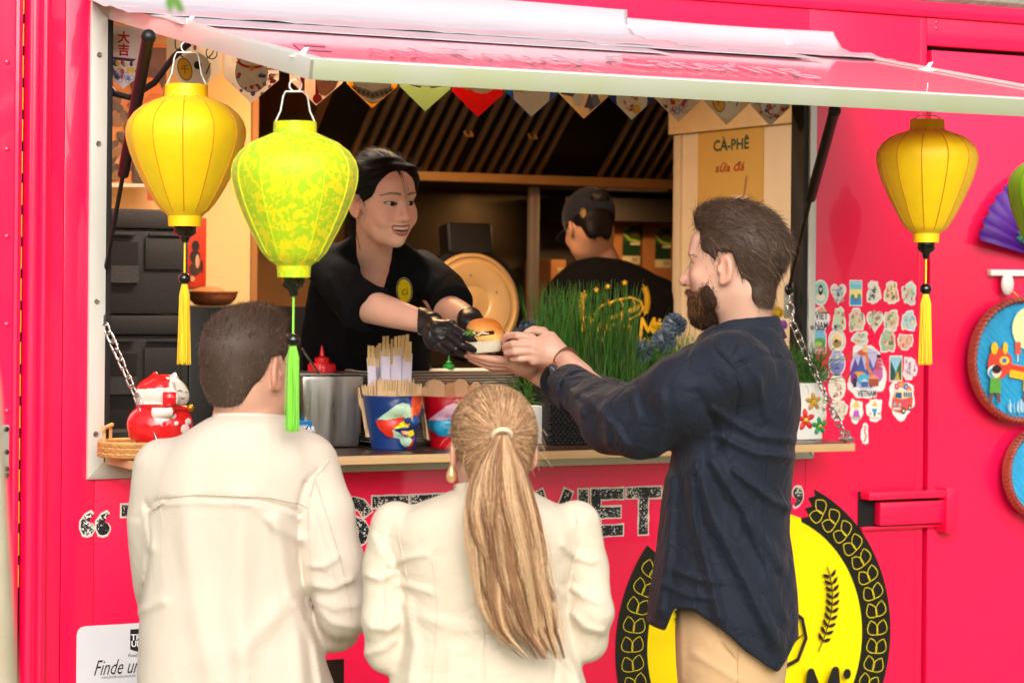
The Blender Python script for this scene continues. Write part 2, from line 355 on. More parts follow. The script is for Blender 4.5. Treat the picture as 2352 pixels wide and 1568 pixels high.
# ================================================================ flat print helper
class Draw:
    def __init__(s, o, ex, ey, base=0.0006, step=0.00012):
        s.o = np.array(o, float); s.ex = np.array(Vector(ex).normalized()); s.ey = np.array(Vector(ey).normalized()); s.n = np.cross(s.ex, s.ey)
        s.k = 0; s.base = base; s.step = step; s.V = []; s.Fc = []; s.C = []
    def _add(s, pts, faces, col, bend=None):
        i0 = len(s.V); h = s.base+s.k*s.step; s.k += 1
        for x, y in pts: s.V.append(s.o+s.ex*x+s.ey*y+s.n*h); s.C.append(srgb(*col))
        for f in faces: s.Fc.append([i0+i for i in f])
    def poly(s, pts, col): s._add(pts, [list(range(len(pts)))], col); return s
    def ell(s, x, y, rx, ry, col, n=20, rot=0):
        c, q = math.cos(rot), math.sin(rot)
        return s.poly([(x+a*c-b*q, y+a*q+b*c) for a, b in circ(rx, n, ry=ry)], col)
    def rect(s, x0, y0, x1, y1, col): return s.poly([(x0, y0), (x1, y0), (x1, y1), (x0, y1)], col)
    def line(s, pts, w, col, closed=False):
        P = [np.array(p, float) for p in pts]; n = len(P); L, R = [], []
        for i in range(n):
            a = P[i-1] if (i > 0 or closed) else P[i]; b = P[(i+1) % n] if (i < n-1 or closed) else P[i]
            d = b-a; d = d/(np.linalg.norm(d)+1e-9); nn = np.array([-d[1], d[0]]); L.append(P[i]+nn*w/2); R.append(P[i]-nn*w/2)
        m = n if closed else n-1
        s._add([tuple(p) for p in L+R], [[i, n+i, n+(i+1) % n, (i+1) % n] for i in range(m)], col); return s
    def ring(s, x, y, rx, ry, w, col, n=24, a0=0, a1=2*math.pi):
        full = abs(a1-a0-2*math.pi) < 1e-6
        return s.line(circ(rx, n, x, y, ry, a0, a1), w, col, closed=full)
    def text(s, body, x, y, size, col, width=None, bold=0.0, center=True, shear=0.0):
        cu = bpy.data.curves.new('print', 'FONT'); cu.body = body; cu.size = size; cu.offset = bold; cu.shear = shear; cu.resolution_u = 2
        t = bpy.data.objects.new('print', cu); COL.objects.link(t); me = bpy.data.meshes.new_from_object(t.evaluated_get(bpy.context.evaluated_depsgraph_get()))
        bpy.data.objects.remove(t); bpy.data.curves.remove(cu)
        co = np.array([v.co[:2] for v in me.vertices]); fs = [list(p.vertices) for p in me.polygons]; bpy.data.meshes.remove(me)
        if not len(co): return s
        w = np.ptp(co[:, 0]); sx = width/w if width else 1.0
        cx = (co[:, 0].max()+co[:, 0].min())/2 if center else co[:, 0].min()
        s._add([(x+(a-cx)*sx, y+b) for a, b in co], fs, col); return s
    def brush(s, body, x, y, w, h, pen, col):           # rounded brush lettering
        P = {'B': (.75, [[(0, 0), (0, 1)], [(0, 1), (.35, 1), (.5, .9), (.5, .64), (.35, .53), (0, .53)], [(0, .53), (.4, .53), (.58, .42), (.58, .12), (.4, 0), (0, 0)]]), 'á': (.75, [[(.28+.26*math.cos(t), .3+.3*math.sin(t)) for t in [k*math.pi/7 for k in range(15)]], [(.54, .6), (.54, 0)], [(.26, .76), (.40, .94)]]),
             'n': (.68, [[(0, 0), (0, .62)], [(0, .38), (.1, .56), (.26, .62), (.42, .55), (.48, .4), (.48, 0)]]), 'h': (.68, [[(0, 0), (0, 1)], [(0, .38), (.1, .56), (.26, .62), (.42, .55), (.48, .4), (.48, 0)]]), 'M': (1.08, [[(0, 0), (.08, 1), (.42, .25), (.76, 1), (.84, 0)]]), 'i': (.2, [[(0, 0), (0, .6)], [(0, .9), (0, .93)]]), ' ': (.35, [])}
        tot = sum(P[c][0] for c in body)-.2; u = 0
        for c in body:
            for st in P[c][1]:
                Q = [(x+(u+a)/tot*w-w/2, y+v*h) for a, v in st]
                for q0, q1 in zip(Q, Q[1:]): s.line([q0, q1], pen, col)
                for q in Q: s.ell(q[0], q[1], pen*.5, pen*.5, col, 10)
            u += P[c][0]
        return s
    def done(s, name, parent, mat=None, label=None):
        me = bpy.data.meshes.new(name); me.from_pydata([tuple(v) for v in s.V], [], s.Fc)
        a = me.color_attributes.new('Col', 'FLOAT_COLOR', 'POINT')
        a.data.foreach_set('color', np.array([(*c, 1) for c in s.C], dtype=np.float32).ravel()); me.update()
        o = link(name, me, parent, mat or MATS['print'])
        if label: o['label'] = label
        return o
pm('print', (1, 1, 1), attr='Col', rough=0.45, var=0.05, vscale=60)
pm('print_gloss', (1, 1, 1), attr='Col', rough=0.22, var=0.04, vscale=20, coat=0.3)
# ================================================================ ground
S('paving', 132, 136, 96, rough=0.95, var=0.2, vscale=3, bump=0.5, bscale=60)
bm = BM(); bx(bm, (-300, -300, -0.2), (300, 300, 0)); tag(obj('ground', bm, MATS['paving']), kind='structure')
TRL_ = pm('reflection_treeline_leaf', (1, 1, 1), attr='Col', rough=.7, var=.1)  # unseen tree belt, added only so the paint has something to reflect
_n = 26000; _az = RNG.uniform(math.radians(168), math.radians(262), _n); _r = 32+RNG.normal(0, 2.0, _n); _hm = 5.2+1.6*np.sin(_az*9)+1.1*np.sin(_az*23+1); _h = RNG.uniform(.3, 1, _n)*np.maximum(_hm, 2)
_P = np.stack([3+np.sin(_az)*_r, np.cos(_az)*_r, _h], -1); _s = RNG.uniform(.25, .55, (_n, 1)); _a = RNG.normal(size=(_n, 3)); _a /= np.linalg.norm(_a, axis=1, keepdims=True); _b = np.cross(_a, RNG.normal(size=(_n, 3))); _b /= np.linalg.norm(_b, axis=1, keepdims=True)
_V = np.stack([_P-_a*_s, _P+_b*_s*.6, _P+_a*_s, _P-_b*_s*.6], 1).reshape(-1, 3); _C = np.repeat(np.array([.05, .085, .025])*RNG.uniform(.5, 1.5, (_n, 1)), 4, axis=0)
tag(npmesh('reflection_treeline', _V, np.arange(_n*4).reshape(-1, 4), TRL_, cols=_C), 'belt of green trees across the lawn facing the truck', 'trees', kind='stuff')
# ================================================================ materials of the truck
def paint(name, col, rough=0.34):
    m = pm(name, col, rough=rough, coat=0.75, var=0.05, vscale=1.6, bump=0.05, bscale=2.2, spec=0.4); return m
PINK = paint('pink_paint', (0.97, 0.002, 0.068))
PINKD = paint('pink_paint_door', (0.98, 0.004, 0.076))
ALU = S('aluminium', 205, 202, 192, rough=0.38, metal=0.75, var=0.06, vscale=8, rvar=0.1, bump=0.06, bscale=30)
ALUW = S('white_aluminium', 226, 224, 216, rough=0.32, metal=0.25, var=0.05, vscale=6, bump=0.05, bscale=25)
RUB = S('black_rubber', 18, 18, 20, rough=0.6, var=0.1)
DARK = S('dark_gap', 14, 10, 11, rough=0.9, var=0.0)
STEEL = S('steel', 170, 168, 164, rough=0.3, metal=1.0, var=0.05, vscale=10, rvar=0.08)
CHROME = S('chain_steel', 190, 188, 184, rough=0.2, metal=1.0, var=0.05)
BLK = S('black_plastic', 16, 16, 18, rough=0.42, var=0.08)
TAPE = S('white_tape', 186, 184, 192, rough=0.3, var=0.04, vscale=4, bump=0.25, bscale=9, stretch=(0.5, 3, 3))
WHITE = S('white_plastic', 238, 236, 230, rough=0.4, var=0.03)
YEL = S('yellow_strip', 250, 190, 20, rough=0.4)
ROOF = S('roof_grey', 140, 140, 128, rough=0.8, var=0.3, vscale=60, bump=0.5, bscale=150)
CREAM = S('cream_wall', 232, 214, 184, rough=0.6, var=0.04)
TRUCK = thing('food_truck', 'bright pink food truck with open serving hatch and large lettering', 'food truck', (3.0, 1.1, 0))
T = TRUCK
XG, XS0, XF0, XF1, XJ, XD = 1.590, 1.694, 1.755, 3.840, 4.200, 4.236
ZF0, ZF1, ZRIDGE, ZB = 1.294, 2.435, 2.543, 0.45
Z_IN = 0.80   # floor inside
def wall(mn, mx, name='wall_panel', mat=PINK, bev=0.002, label=None):
    bm = BM(); bx(bm, mn, mx, bev); return obj(name, bm, mat, T, label=label)
wall((XS0+0.001, 0, ZB), (XF0+0.02, 0.04, ZRIDGE))
wall((XF0+0.021, 0, ZB), (XF1-0.021, 0.04, ZF0+0.02))
wall((XF0+0.021, 0, ZF1-0.02), (XF1-0.021, 0.04, ZRIDGE))
wall((XF1-0.020, 0, ZB), (XJ-0.0015, 0.04, ZRIDGE))
wall((XJ, 0.001, ZB), (XD-0.012, 0.04, ZRIDGE), 'door_post')
# rounded corner column at the rear end, as a pressed profile
bm = BM(); prof = []
for t, yy in ((0, 0.05), (0.02, 0.012), (0.12, -0.004), (0.3, -0.012), (0.40, -0.006), (0.44, -0.013), (0.52, -0.016), (0.62, -0.012), (0.66, -0.002), (0.8, 0.0), (1, 0.0)):
    prof.append((XG+0.004+(XS0-XG-0.0055)*t, yy))
prof += [(XS0-0.0015, 0.06), (XG+0.004, 0.06)]
lo = [bm.verts.new((x, y, ZB)) for x, y in prof]; hi = [bm.verts.new((x, y, ZRIDGE)) for x, y in prof]
fs = [bm.faces.new(lo), bm.faces.new(hi[::-1])]
for k in range(len(prof)): fs.append(bm.faces.new((lo[k], hi[k], hi[(k+1) % len(prof)], lo[(k+1) % len(prof)])))
bmesh.ops.recalc_face_normals(bm, faces=fs); obj('corner_column', bm, PINK, T, angle=60)
# rear panel with rivets, gap and dashed yellow strip
bm = BM(); prof = [(1.36, 0.03), (1.36, -0.02), (1.565, -0.02), (1.567, -0.028), (1.574, -0.03), (1.577, -0.022), (1.585, -0.02), (1.587, 0.03)]
lo = [bm.verts.new((x, y, ZB)) for x, y in prof]; hi = [bm.verts.new((x, y, ZRIDGE)) for x, y in prof]
fs = [bm.faces.new(lo), bm.faces.new(hi[::-1])]
for k in range(len(prof)): fs.append(bm.faces.new((lo[k], hi[k], hi[(k+1) % len(prof)], lo[(k+1) % len(prof)])))
bmesh.ops.recalc_face_normals(bm, faces=fs); rearp = obj('rear_panel', bm, PINKD, T, angle=30)
bm = BM(); bx(bm, (1.583, 0.008, ZB), (1.597, 0.05, ZRIDGE)); obj('gap_seal', bm, DARK, T)
for k in range(19):
    z = 2.42-k*0.075
    bm = BM(); bx(bm, (1.5872, 0.0, z-0.026), (1.5935, 0.009, z+0.026)); obj('reflective_strip', bm, YEL, T)
RIV = None
def rivet(x, y, z, r, parent, mat):
    global RIV
    if RIV is None:
        bm = BM(); lathe(bm, [(1, 0), (0.95, 0.25), (0.6, 0.5), (0.001, 0.58)], n=12, M=Matrix.Rotation(math.pi/2, 4, 'X')); RIV = bpy.data.meshes.new('rivet'); bm.to_mesh(RIV); bm.free(); fin(RIV)
    o = bpy.data.objects.new('rivet', RIV); COL.objects.link(o); _parent(o, parent); o.matrix_basis = Matrix.Translation((x, y, z)) @ Matrix.Scale(r, 4)
    if not RIV.materials: RIV.materials.append(mat)
    return o
for py in (-60, 143, 343, 543, 745, 944): p = at(17, py, -0.02); rivet(p.x, -0.02, p.z, 0.007, rearp, PINKD)
p0, p1 = at(6, 975, -0.02), at(18, 1095, -0.02)
bm = BM(); bx(bm, (p0.x-0.03, -0.03, p1.z), (p1.x, -0.0205, p0.z), 0.002); hp = obj('hinge_plate', bm, ALU, T)
for py in (985, 1037, 1076, 1090):
    q = at(14, py, -0.03); bm = BM(); lathe(bm, [(0.006, 0), (0.006, 0.006), (0.003, 0.008)], n=6, M=Matrix.Translation((q.x, -0.0305, q.z)) @ Matrix.Rotation(math.pi/2, 4, 'X')); obj('bolt', bm, BLK, hp)
# roof edge with its gutter
bm = BM(); bx(bm, (1.36, -0.012, ZRIDGE+0.001), (7.5, 0.05, ZRIDGE+0.045), 0.006); obj('roof_rail', bm, PINK, T)
bm = BM(); bx(bm, (1.36, -0.004, ZRIDGE+0.046), (7.5, 2.2, ZRIDGE+0.12), 0.03, 3); obj('roof', bm, ROOF, T)
# door at the side, its frame and its fold-out handle
ZDT = at(2140, 111).z
wall((XD-0.0115, 0.03, ZB), (XD+0.0035, 0.06, ZRIDGE-0.1), 'door_gap', DARK, 0)
wall((XD+0.004, -0.002, ZB+0.02), (7.5, 0.04, ZDT-0.006), 'door', PINKD, 0.004)
wall((XD-0.0115, 0.0, ZDT+0.008), (7.5, 0.04, ZRIDGE), 'door_header', PINK, 0.002)
wall((XD-0.0115, 0.03, ZDT-0.02), (7.5, 0.06, ZDT+0.02), 'door_gap', DARK, 0)
for py in (52, 65): p = at(2152, py); rivet(p.x, 0, p.z, 0.006, T, PINK)
h0, h1 = at(1970, 1128), at(2166, 1208)
bm = BM(); bx(bm, (h0.x, -0.004, h1.z), (h1.x, -0.0005, h0.z), 0.001); hb = obj('door_handle', bm, DARK, T)
bm = BM(); bx(bm, (h0.x+0.004, -0.05, h0.z-0.022), (h1.x, -0.004, h0.z), 0.005); obj('upper_lip', bm, PINK, hb)
bm = BM(); bx(bm, (h0.x+0.004, -0.018, h1.z), (h1.x, -0.004, h1.z+0.010), 0.003); obj('lower_lip', bm, PINK, hb)
bm = BM(); bx(bm, (h0.x+0.05, -0.04, h1.z+0.014), (h1.x+0.01, -0.008, h0.z-0.03), 0.006); obj('bar', bm, PINK, hb)
bm = BM(); bx(bm, (h1.x-0.03, -0.055, h1.z-0.015), (h1.x+0.012, -0.006, h0.z+0.006), 0.006); obj('pivot', bm, PINK, hb)
# hatch frame (mitred aluminium), rubber gasket, screws
fw = 0.040
def quadbar(name, pts, y0, y1, mat, parent, bev=0.002):
    bm = BM(); hexa(bm, [(x, y1, z) for x, z in pts]+[(x, y0, z) for x, z in pts], bev); return obj(name, bm, mat, parent)
FR = quadbar('hatch_frame', [(XF0, ZF0), (XF0, ZF1), (XF0+fw, ZF1-fw), (XF0+fw, ZF0+fw)], -0.012, 0.05, ALUW, T)
quadbar('frame_bar', [(XF0, ZF0-0.0005), (XF0+fw, ZF0+fw-0.0005), (XF1-fw, ZF0+fw-0.0005), (XF1, ZF0-0.0005)], -0.012, 0.05, ALU, FR)
quadbar('frame_bar', [(XF1, ZF0), (XF1-fw*0.55, ZF0+fw), (XF1-fw*0.55, ZF1-fw), (XF1, ZF1)], -0.012, 0.05, ALUW, FR)
quadbar('frame_bar', [(XF0, ZF1+0.0005), (XF1, ZF1+0.0005), (XF1-fw, ZF1-fw+0.0005), (XF0+fw, ZF1-fw+0.0005)], -0.012, 0.05, ALU, FR)
bm = BM(); bx(bm, (XF0+fw+0.0005, -0.004, ZF0+fw), (XF0+fw+0.016, 0.06, ZF1-0.03), 0.002); obj('gasket', bm, RUB, FR)
bm = BM(); bx(bm, (XF1-fw*0.55-0.016, -0.004, ZF0+fw), (XF1-fw*0.55-0.0005, 0.06, ZF1-0.03), 0.002); obj('gasket', bm, RUB, FR)
bm = BM(); bx(bm, (XF0+fw+0.017, -0.002, ZF0+fw+0.0005), (XF1-fw*0.55-0.017, 0.03, ZF0+fw+0.012), 0.002); obj('gasket', bm, RUB, FR)
SCREW = None
def screw(p, r=0.0065, parent=FR):
    global SCREW
    if SCREW is None:
        bm = BM(); lathe(bm, [(1, 0), (1, 0.3), (0.8, 0.5), (0.45, 0.5), (0.4, 0.2), (0.001, 0.2)], n=14, M=Matrix.Rotation(math.pi/2, 4, 'X')); SCREW = bpy.data.meshes.new('screw'); bm.to_mesh(SCREW); bm.free(); fin(SCREW); SCREW.materials.append(STEEL)
    o = bpy.data.objects.new('screw', SCREW); COL.objects.link(o); _parent(o, parent); o.matrix_basis = Matrix.Translation(p) @ Matrix.Scale(r, 4)
for py in (126, 330, 692, 996): p = at(222, py, -0.012); screw((XF0+0.018, -0.0125, p.z))
for px in (770, 1250, 1560): p = at(px, 1063, -0.012); screw((p.x, -0.0125, ZF0+0.021))
p = at(1858, 752, -0.012); screw((XF1-0.011, -0.0125, p.z))
# ---------------------------------------------------------------- hatch flap: pink lid with aluminium rim, tape over its hinge
XL, XR = 1.800, 3.872; HZ = 2.425; FY, FZ = -1.275, 2.186
ft = 0.028; sl = Vector((0, FY, FZ-HZ)); nrm = Vector((0, -(HZ-FZ), -FY)).normalized()   # outward (up) normal
if nrm.z < 0: nrm = -nrm
def fp(x, t, h): return Vector((x, -0.012, HZ))+sl*t+nrm*h
def fbox(bm, x0, x1, t0, t1, h0, h1, bev=0.0):
    hexa(bm, [fp(x0, t0, h0), fp(x1, t0, h0), fp(x1, t1, h0), fp(x0, t1, h0), fp(x0, t0, h1), fp(x1, t0, h1), fp(x1, t1, h1), fp(x0, t1, h1)], bev)
LID = pm('pink_lid_gloss', (0.88, 0.30, 0.36), rough=0.22, coat=0.8, var=0.03, vscale=2.0, bump=0.10, bscale=2.6)
bm = BM(); fbox(bm, XL+0.004, XR-0.004, 0.0, 0.985, -0.012, 0.004); FL = obj('hatch_flap', bm, LID, T)
MOULD = S('rim_aluminium', 186, 188, 172, rough=0.42, metal=0.2, var=0.08, vscale=5, col2=srgb(172, 178, 142))
bm = BM(); fbox(bm, XL-0.005, XR+0.005, 0.986, 1.0, -0.030, 0.008, 0.002); obj('front_rim', bm, MOULD, FL)
bm = BM(); fbox(bm, XL-0.004, XL+0.003, 0.0, 0.985, -0.032, 0.0095, 0.0015); fbox(bm, XL+0.0035, XL+0.035, 0.0, 0.985, 0.0045, 0.0095, 0.001); obj('side_rim', bm, ALUW, FL)
bm = BM(); fbox(bm, XR-0.003, XR+0.004, 0.0, 0.985, -0.032, 0.0095, 0.0015); fbox(bm, XR-0.035, XR-0.0035, 0.0, 0.985, 0.0045, 0.0095, 0.001); obj('side_rim', bm, ALUW, FL)
bm = BM(); fbox(bm, XL+0.036, XR-0.036, 0.955, 0.985, 0.0045, 0.009, 0.001); obj('front_lip', bm, S('white_lip', 236, 236, 234, rough=0.3), FL)
# tape: strips laid over hinge, rumpled
def strip(x0, x1, prof, nm, seed, amp=0.0014, nx=90):
    r = np.random.default_rng(seed); V, Fq = [], []; m = len(prof)
    ph = r.uniform(0, 6.28, (6, 2)); fr = r.uniform(3, 22, 6); fm = r.uniform(2, 9, 6); am = r.uniform(0.2, 1, 6)
    for i in range(nx):
        x = x0+(x1-x0)*i/(nx-1)
        for j, (y, z) in enumerate(prof):
            k = sum(am[q]*math.sin(fr[q]*x+ph[q, 0]+fm[q]*j/m*3)*math.sin(fm[q]*x*2+ph[q, 1]) for q in range(6))*amp
            kk = 0 if j in (0,) else k
            V.append((x+(0.004*math.sin(x*40+j) if i in (0, nx-1) else 0), y-abs(kk)*0.7, z+abs(kk)*0.8+(0.002*math.sin(7*x+ph[0, 0]) if j == 0 else 0)))
    for i in range(nx-1):
        for j in range(m-1): Fq.append((i*m+j, i*m+j+1, (i+1)*m+j+1, (i+1)*m+j))
    o = npmesh(nm, V, Fq, TAPE, FL, angle=60); md = o.modifiers.new('thick', 'SOLIDIFY'); md.thickness = 0.0012; md.offset = 1.0
    return o
def tprof(zt, t1, n=16):
    a = [(-0.004, zt), (-0.005, HZ+0.045)]
    b = [tuple(fp(0, 0.0+t1*q/(n-3), 0.0085+0.003*math.sin(q*0.9))[1:]) for q in range(1, n-1)]
    return a+[(-0.018, HZ+0.028)]+b
strip(XL-0.06, at(1440, 40).x, tprof(at(1294, 12).z, 0.24), 'hinge_tape', 3, amp=0.0022)
strip(at(1440, 40).x-0.02, XR+0.028, tprof(at(1600, 54).z, 0.20), 'hinge_tape', 5, amp=0.0022)
strip(XL-0.01, at(1300, 60).x, [tuple(fp(0, 0.18+0.24*q/9, 0.0065)[1:]) for q in range(10)], 'hinge_tape', 8, amp=0.0006)
strip(at(1200, 60).x, XR-0.3, [tuple(fp(0, 0.14+0.18*q/9, 0.0085)[1:]) for q in range(10)], 'hinge_tape', 9, amp=0.0006)
# script lettering on the flap: words "Food Truck Catering"
GREY = S('grey_lettering', 206, 166, 182, rough=0.4); RED = S('red_lettering', 226, 110, 144, rough=0.35)
e_d = -(sl.normalized())
for s_, pa_, pb_, tt_, sz_, m_ in (('F', 705, 870, 0.90, 0.42, RED), ('ood', 885, 1050, 0.86, 0.34, RED), ('Truck', 1075, 1420, 0.82, 0.34, GREY), ('Catering', 1450, 1905, 0.76, 0.34, GREY)):
    o_ = fp(0, tt_, 0.0054 if s_ == 'F' else 0.0098); xa_, xb_ = at(pa_, 140, o_.y).x, at(pb_, 140, o_.y).x; o_.x = xa_
    text('lettering', s_, o_, (1, 0, 0), e_d, sz_, m_, FL, shear=0.6, width=xb_-xa_)
# hooks on the rim
def hookbit(p):
    bm = BM(); prism(bm, [(-0.028, 0), (-0.006, 0.003), (0.007, 0.017), (0.017, 0.019), (0.008, 0.005), (0.028, 0.0), (0.007, -0.004), (-0.012, -0.003)], p, (1, 0, 0), (0, 0, 1), 0.004)
    return obj('rim_hook', bm, WHITE, FL)
for (px, py, y_) in ((430, 55, -0.42), (690, 130, -1.18), (2128, 160, -1.0)): hookbit(dp(px, py, (at(px, py, y_)-Vector(CAM)).dot(Vector(FWD))))
# gas struts
def strut(a, m, b):
    bm = BM(); tube(bm, [a, m], 0.014, 12); tube(bm, [m, b], 0.0055, 8); s_ = obj('gas_strut', bm, BLK, T)
    bm = BM(); ball(bm, a, 0.017, 10); obj('end_joint', bm, BLK, s_); bm = BM(); ball(bm, b, 0.013, 10); obj('end_joint', bm, BLK, s_)
pa = at(341, 85, -0.55); pmid = at(283, 400, -0.16); pb = at(236, 655, 0.02); strut(pa, pmid, pb)
pa = at(1917, 255, -0.62); pmid = at(1862, 455, -0.3); pb = at(1812, 665, -0.01); strut(pa, pmid, pb)
# cable running up on the inside
bm = BM(); tube(bm, [at(233, 170, 0.04), at(262, 215, 0.03), at(300, 225, 0.02), at(355, 190, -0.05), at(400, 130, -0.15), at(440, 95, -0.2)], 0.008, 8); obj('flap_cable', bm, BLK, T)
# ---------------------------------------------------------------- counter board of plywood with dark top
PLY = S('plywood_edge', 206, 168, 118, rough=0.6, var=0.22, vscale=18, stretch=(0.6, 1, 60))
CTOP = S('counter_laminate', 58, 38, 32, rough=0.28, var=0.12, vscale=6)
CZ = 1.352; CY0 = -0.237; CX0, CX1 = XF0+fw+0.004, 3.818
bm = BM(); bx(bm, (CX0, CY0, CZ-0.022), (CX1, 0.28, CZ-0.0012), 0.001); CN = obj('counter', bm, PLY, T)
bm = BM(); bx(bm, (CX0+0.0006, CY0+0.0012, CZ-0.0011), (CX1-0.0006, 0.2795, CZ), 0.0004); obj('laminate_top', bm, CTOP, CN)
# chains
bm = BM(); a_, b_, r_ = 0.0085, 0.0165, 0.0026; pts = []
for k in range(20):
    t = 2*math.pi*k/20; x = a_*math.cos(t); y = (b_-a_)*(1 if math.sin(t) > 0.05 else -1 if math.sin(t) < -0.05 else 0)+a_*math.sin(t); pts.append((x, y, 0))
tube(bm, pts, r_, 6, closed=True); LINK = bpy.data.meshes.new('link'); bm.to_mesh(LINK); bm.free(); fin(LINK, 80); LINK.materials.append(CHROME)
def run_chain(path, name='chain'):
    bm = BM(); e = Vector(path[-1]); s0 = Vector(path[0])
    bx(bm, e+Vector((-0.014, -0.016, -0.006)), e+Vector((0.014, 0.016, 0.004)), 0.002); tube(bm, [e+Vector((-0.012, 0, 0)), e+Vector((-0.010, 0, 0.02)), e+Vector((0.010, 0, 0.02)), e+Vector((0.012, 0, 0))], 0.003, 6)
    ch = obj(name, bm, CHROME, T); bm = BM(); bx(bm, s0+Vector((-0.003, -0.012, -0.014)), s0+Vector((0.003, 0.012, 0.014)), 0.001); obj('chain_plate', bm, CHROME, ch)
    P = [Vector(p) for p in path]; seg = [(b-a).length for a, b in zip(P, P[1:])]; L = sum(seg); n = int(L/0.0258)
    for i in range(n+1):
        s = L*i/n; k = 0
        while k < len(seg)-1 and s > seg[k]: s -= seg[k]; k += 1
        d = (P[k+1]-P[k]).normalized(); c = P[k]+d*s; a, b = frame_from(d); 
        if i % 2: a, b = b, -a
        M = Matrix(((a.x, d.x, b.x, c.x), (a.y, d.y, b.y, c.y), (a.z, d.z, b.z, c.z), (0, 0, 0, 1)))
        o = bpy.data.objects.new('link', LINK); COL.objects.link(o); o.parent = ch; o.matrix_basis = M @ Matrix.Rotation(random.uniform(-0.3, 0.3), 4, 'Y')
run_chain([at(236, 735, 0.0), at(270, 812, -0.06), at(322, 930, -0.145), Vector((at(372, 1026, -0.225).x, -0.225, CZ+0.01))])
run_chain([at(1812, 668, 0.0), at(1820, 740, -0.03), at(1852, 815, -0.08), Vector((3.80, -0.222, CZ+0.01))])
bm = BM(); p = at(1838, 690, 0.02); bx(bm, (XF1-0.075, 0.03, p.z-0.05), (XF1-0.045, 0.034, p.z+0.05), 0.001); obj('strut_plate', bm, ALU, T)
# ---------------------------------------------------------------- lettering on the wall under the hatch
def distress():
    m = bpy.data.materials.new('worn_black_lettering'); m.use_nodes = True; n = m.node_tree.nodes; l = m.node_tree.links; b = n['Principled BSDF']
    tc = n.new('ShaderNodeTexCoord'); v = n.new('ShaderNodeTexNoise'); v.inputs['Scale'].default_value = 230; v.inputs['Detail'].default_value = 2; l.new(tc.outputs['Object'], v.inputs['Vector'])
    v2 = n.new('ShaderNodeTexNoise'); v2.inputs['Scale'].default_value = 14; l.new(tc.outputs['Object'], v2.inputs['Vector'])
    ad = n.new('ShaderNodeMath'); ad.operation = 'MULTIPLY_ADD'; ad.inputs[1].default_value = 0.6; l.new(v2.outputs['Fac'], ad.inputs[0]); l.new(v.outputs['Fac'], ad.inputs[2])
    r = n.new('ShaderNodeValToRGB'); r.color_ramp.elements[0].position = 0.91; r.color_ramp.elements[1].position = 0.93
    r.color_ramp.elements[0].color = (0.009, 0.010, 0.015, 1); r.color_ramp.elements[1].color = (0.72, 0.70, 0.64, 1)
    l.new(ad.outputs[0], r.inputs[0]); l.new(r.outputs[0], b.inputs['Base Color']); b.inputs['Roughness'].default_value = 0.35
    return m
WORN = distress(); LW = S('lettering_white', 222, 214, 200, rough=0.4)
ZBASE = at(815, 1254).z
GL = {'T': [[(0, 1), (0.7, 1)], [(0.35, 1), (0.35, 0)]], 'H': [[(0, 0), (0, 1)], [(0.66, 0), (0.66, 1)], [(0, 0.5), (0.66, 0.5)]],
      'E': [[(0, 0), (0, 1)], [(0, 1), (0.62, 1)], [(0, 0.5), (0.55, 0.5)], [(0, 0), (0.62, 0)]], 'A': [[(0, 0), (0.35, 1), (0.7, 0)], [(0.16, 0.3), (0.54, 0.3)]],
      'S': [[(0.62, 0.80), (0.52, 0.95), (0.32, 1.0), (0.12, 0.93), (0.05, 0.76), (0.14, 0.60), (0.34, 0.51), (0.54, 0.40), (0.62, 0.24), (0.54, 0.07), (0.32, 0.0), (0.10, 0.06), (0.0, 0.22)]],
      'O': [[(0.33+0.33*math.cos(t), 0.5+0.5*math.sin(t)) for t in [2*math.pi*(k % 16)/16 for k in range(17)]]], 'F': [[(0, 0), (0, 1)], [(0, 1), (0.6, 1)], [(0, 0.5), (0.5, 0.5)]],
      'V': [[(0, 1), (0.36, 0), (0.72, 1)]], 'I': [[(0.1, 0), (0.1, 1)]], 'N': [[(0, 0), (0, 1)], [(0, 1), (0.66, 0)], [(0.66, 0), (0.66, 1)]],
      'M': [[(0, 0), (0, 1)], [(0, 1), (0.4, 0.35), (0.8, 1)], [(0.8, 1), (0.8, 0)]]}
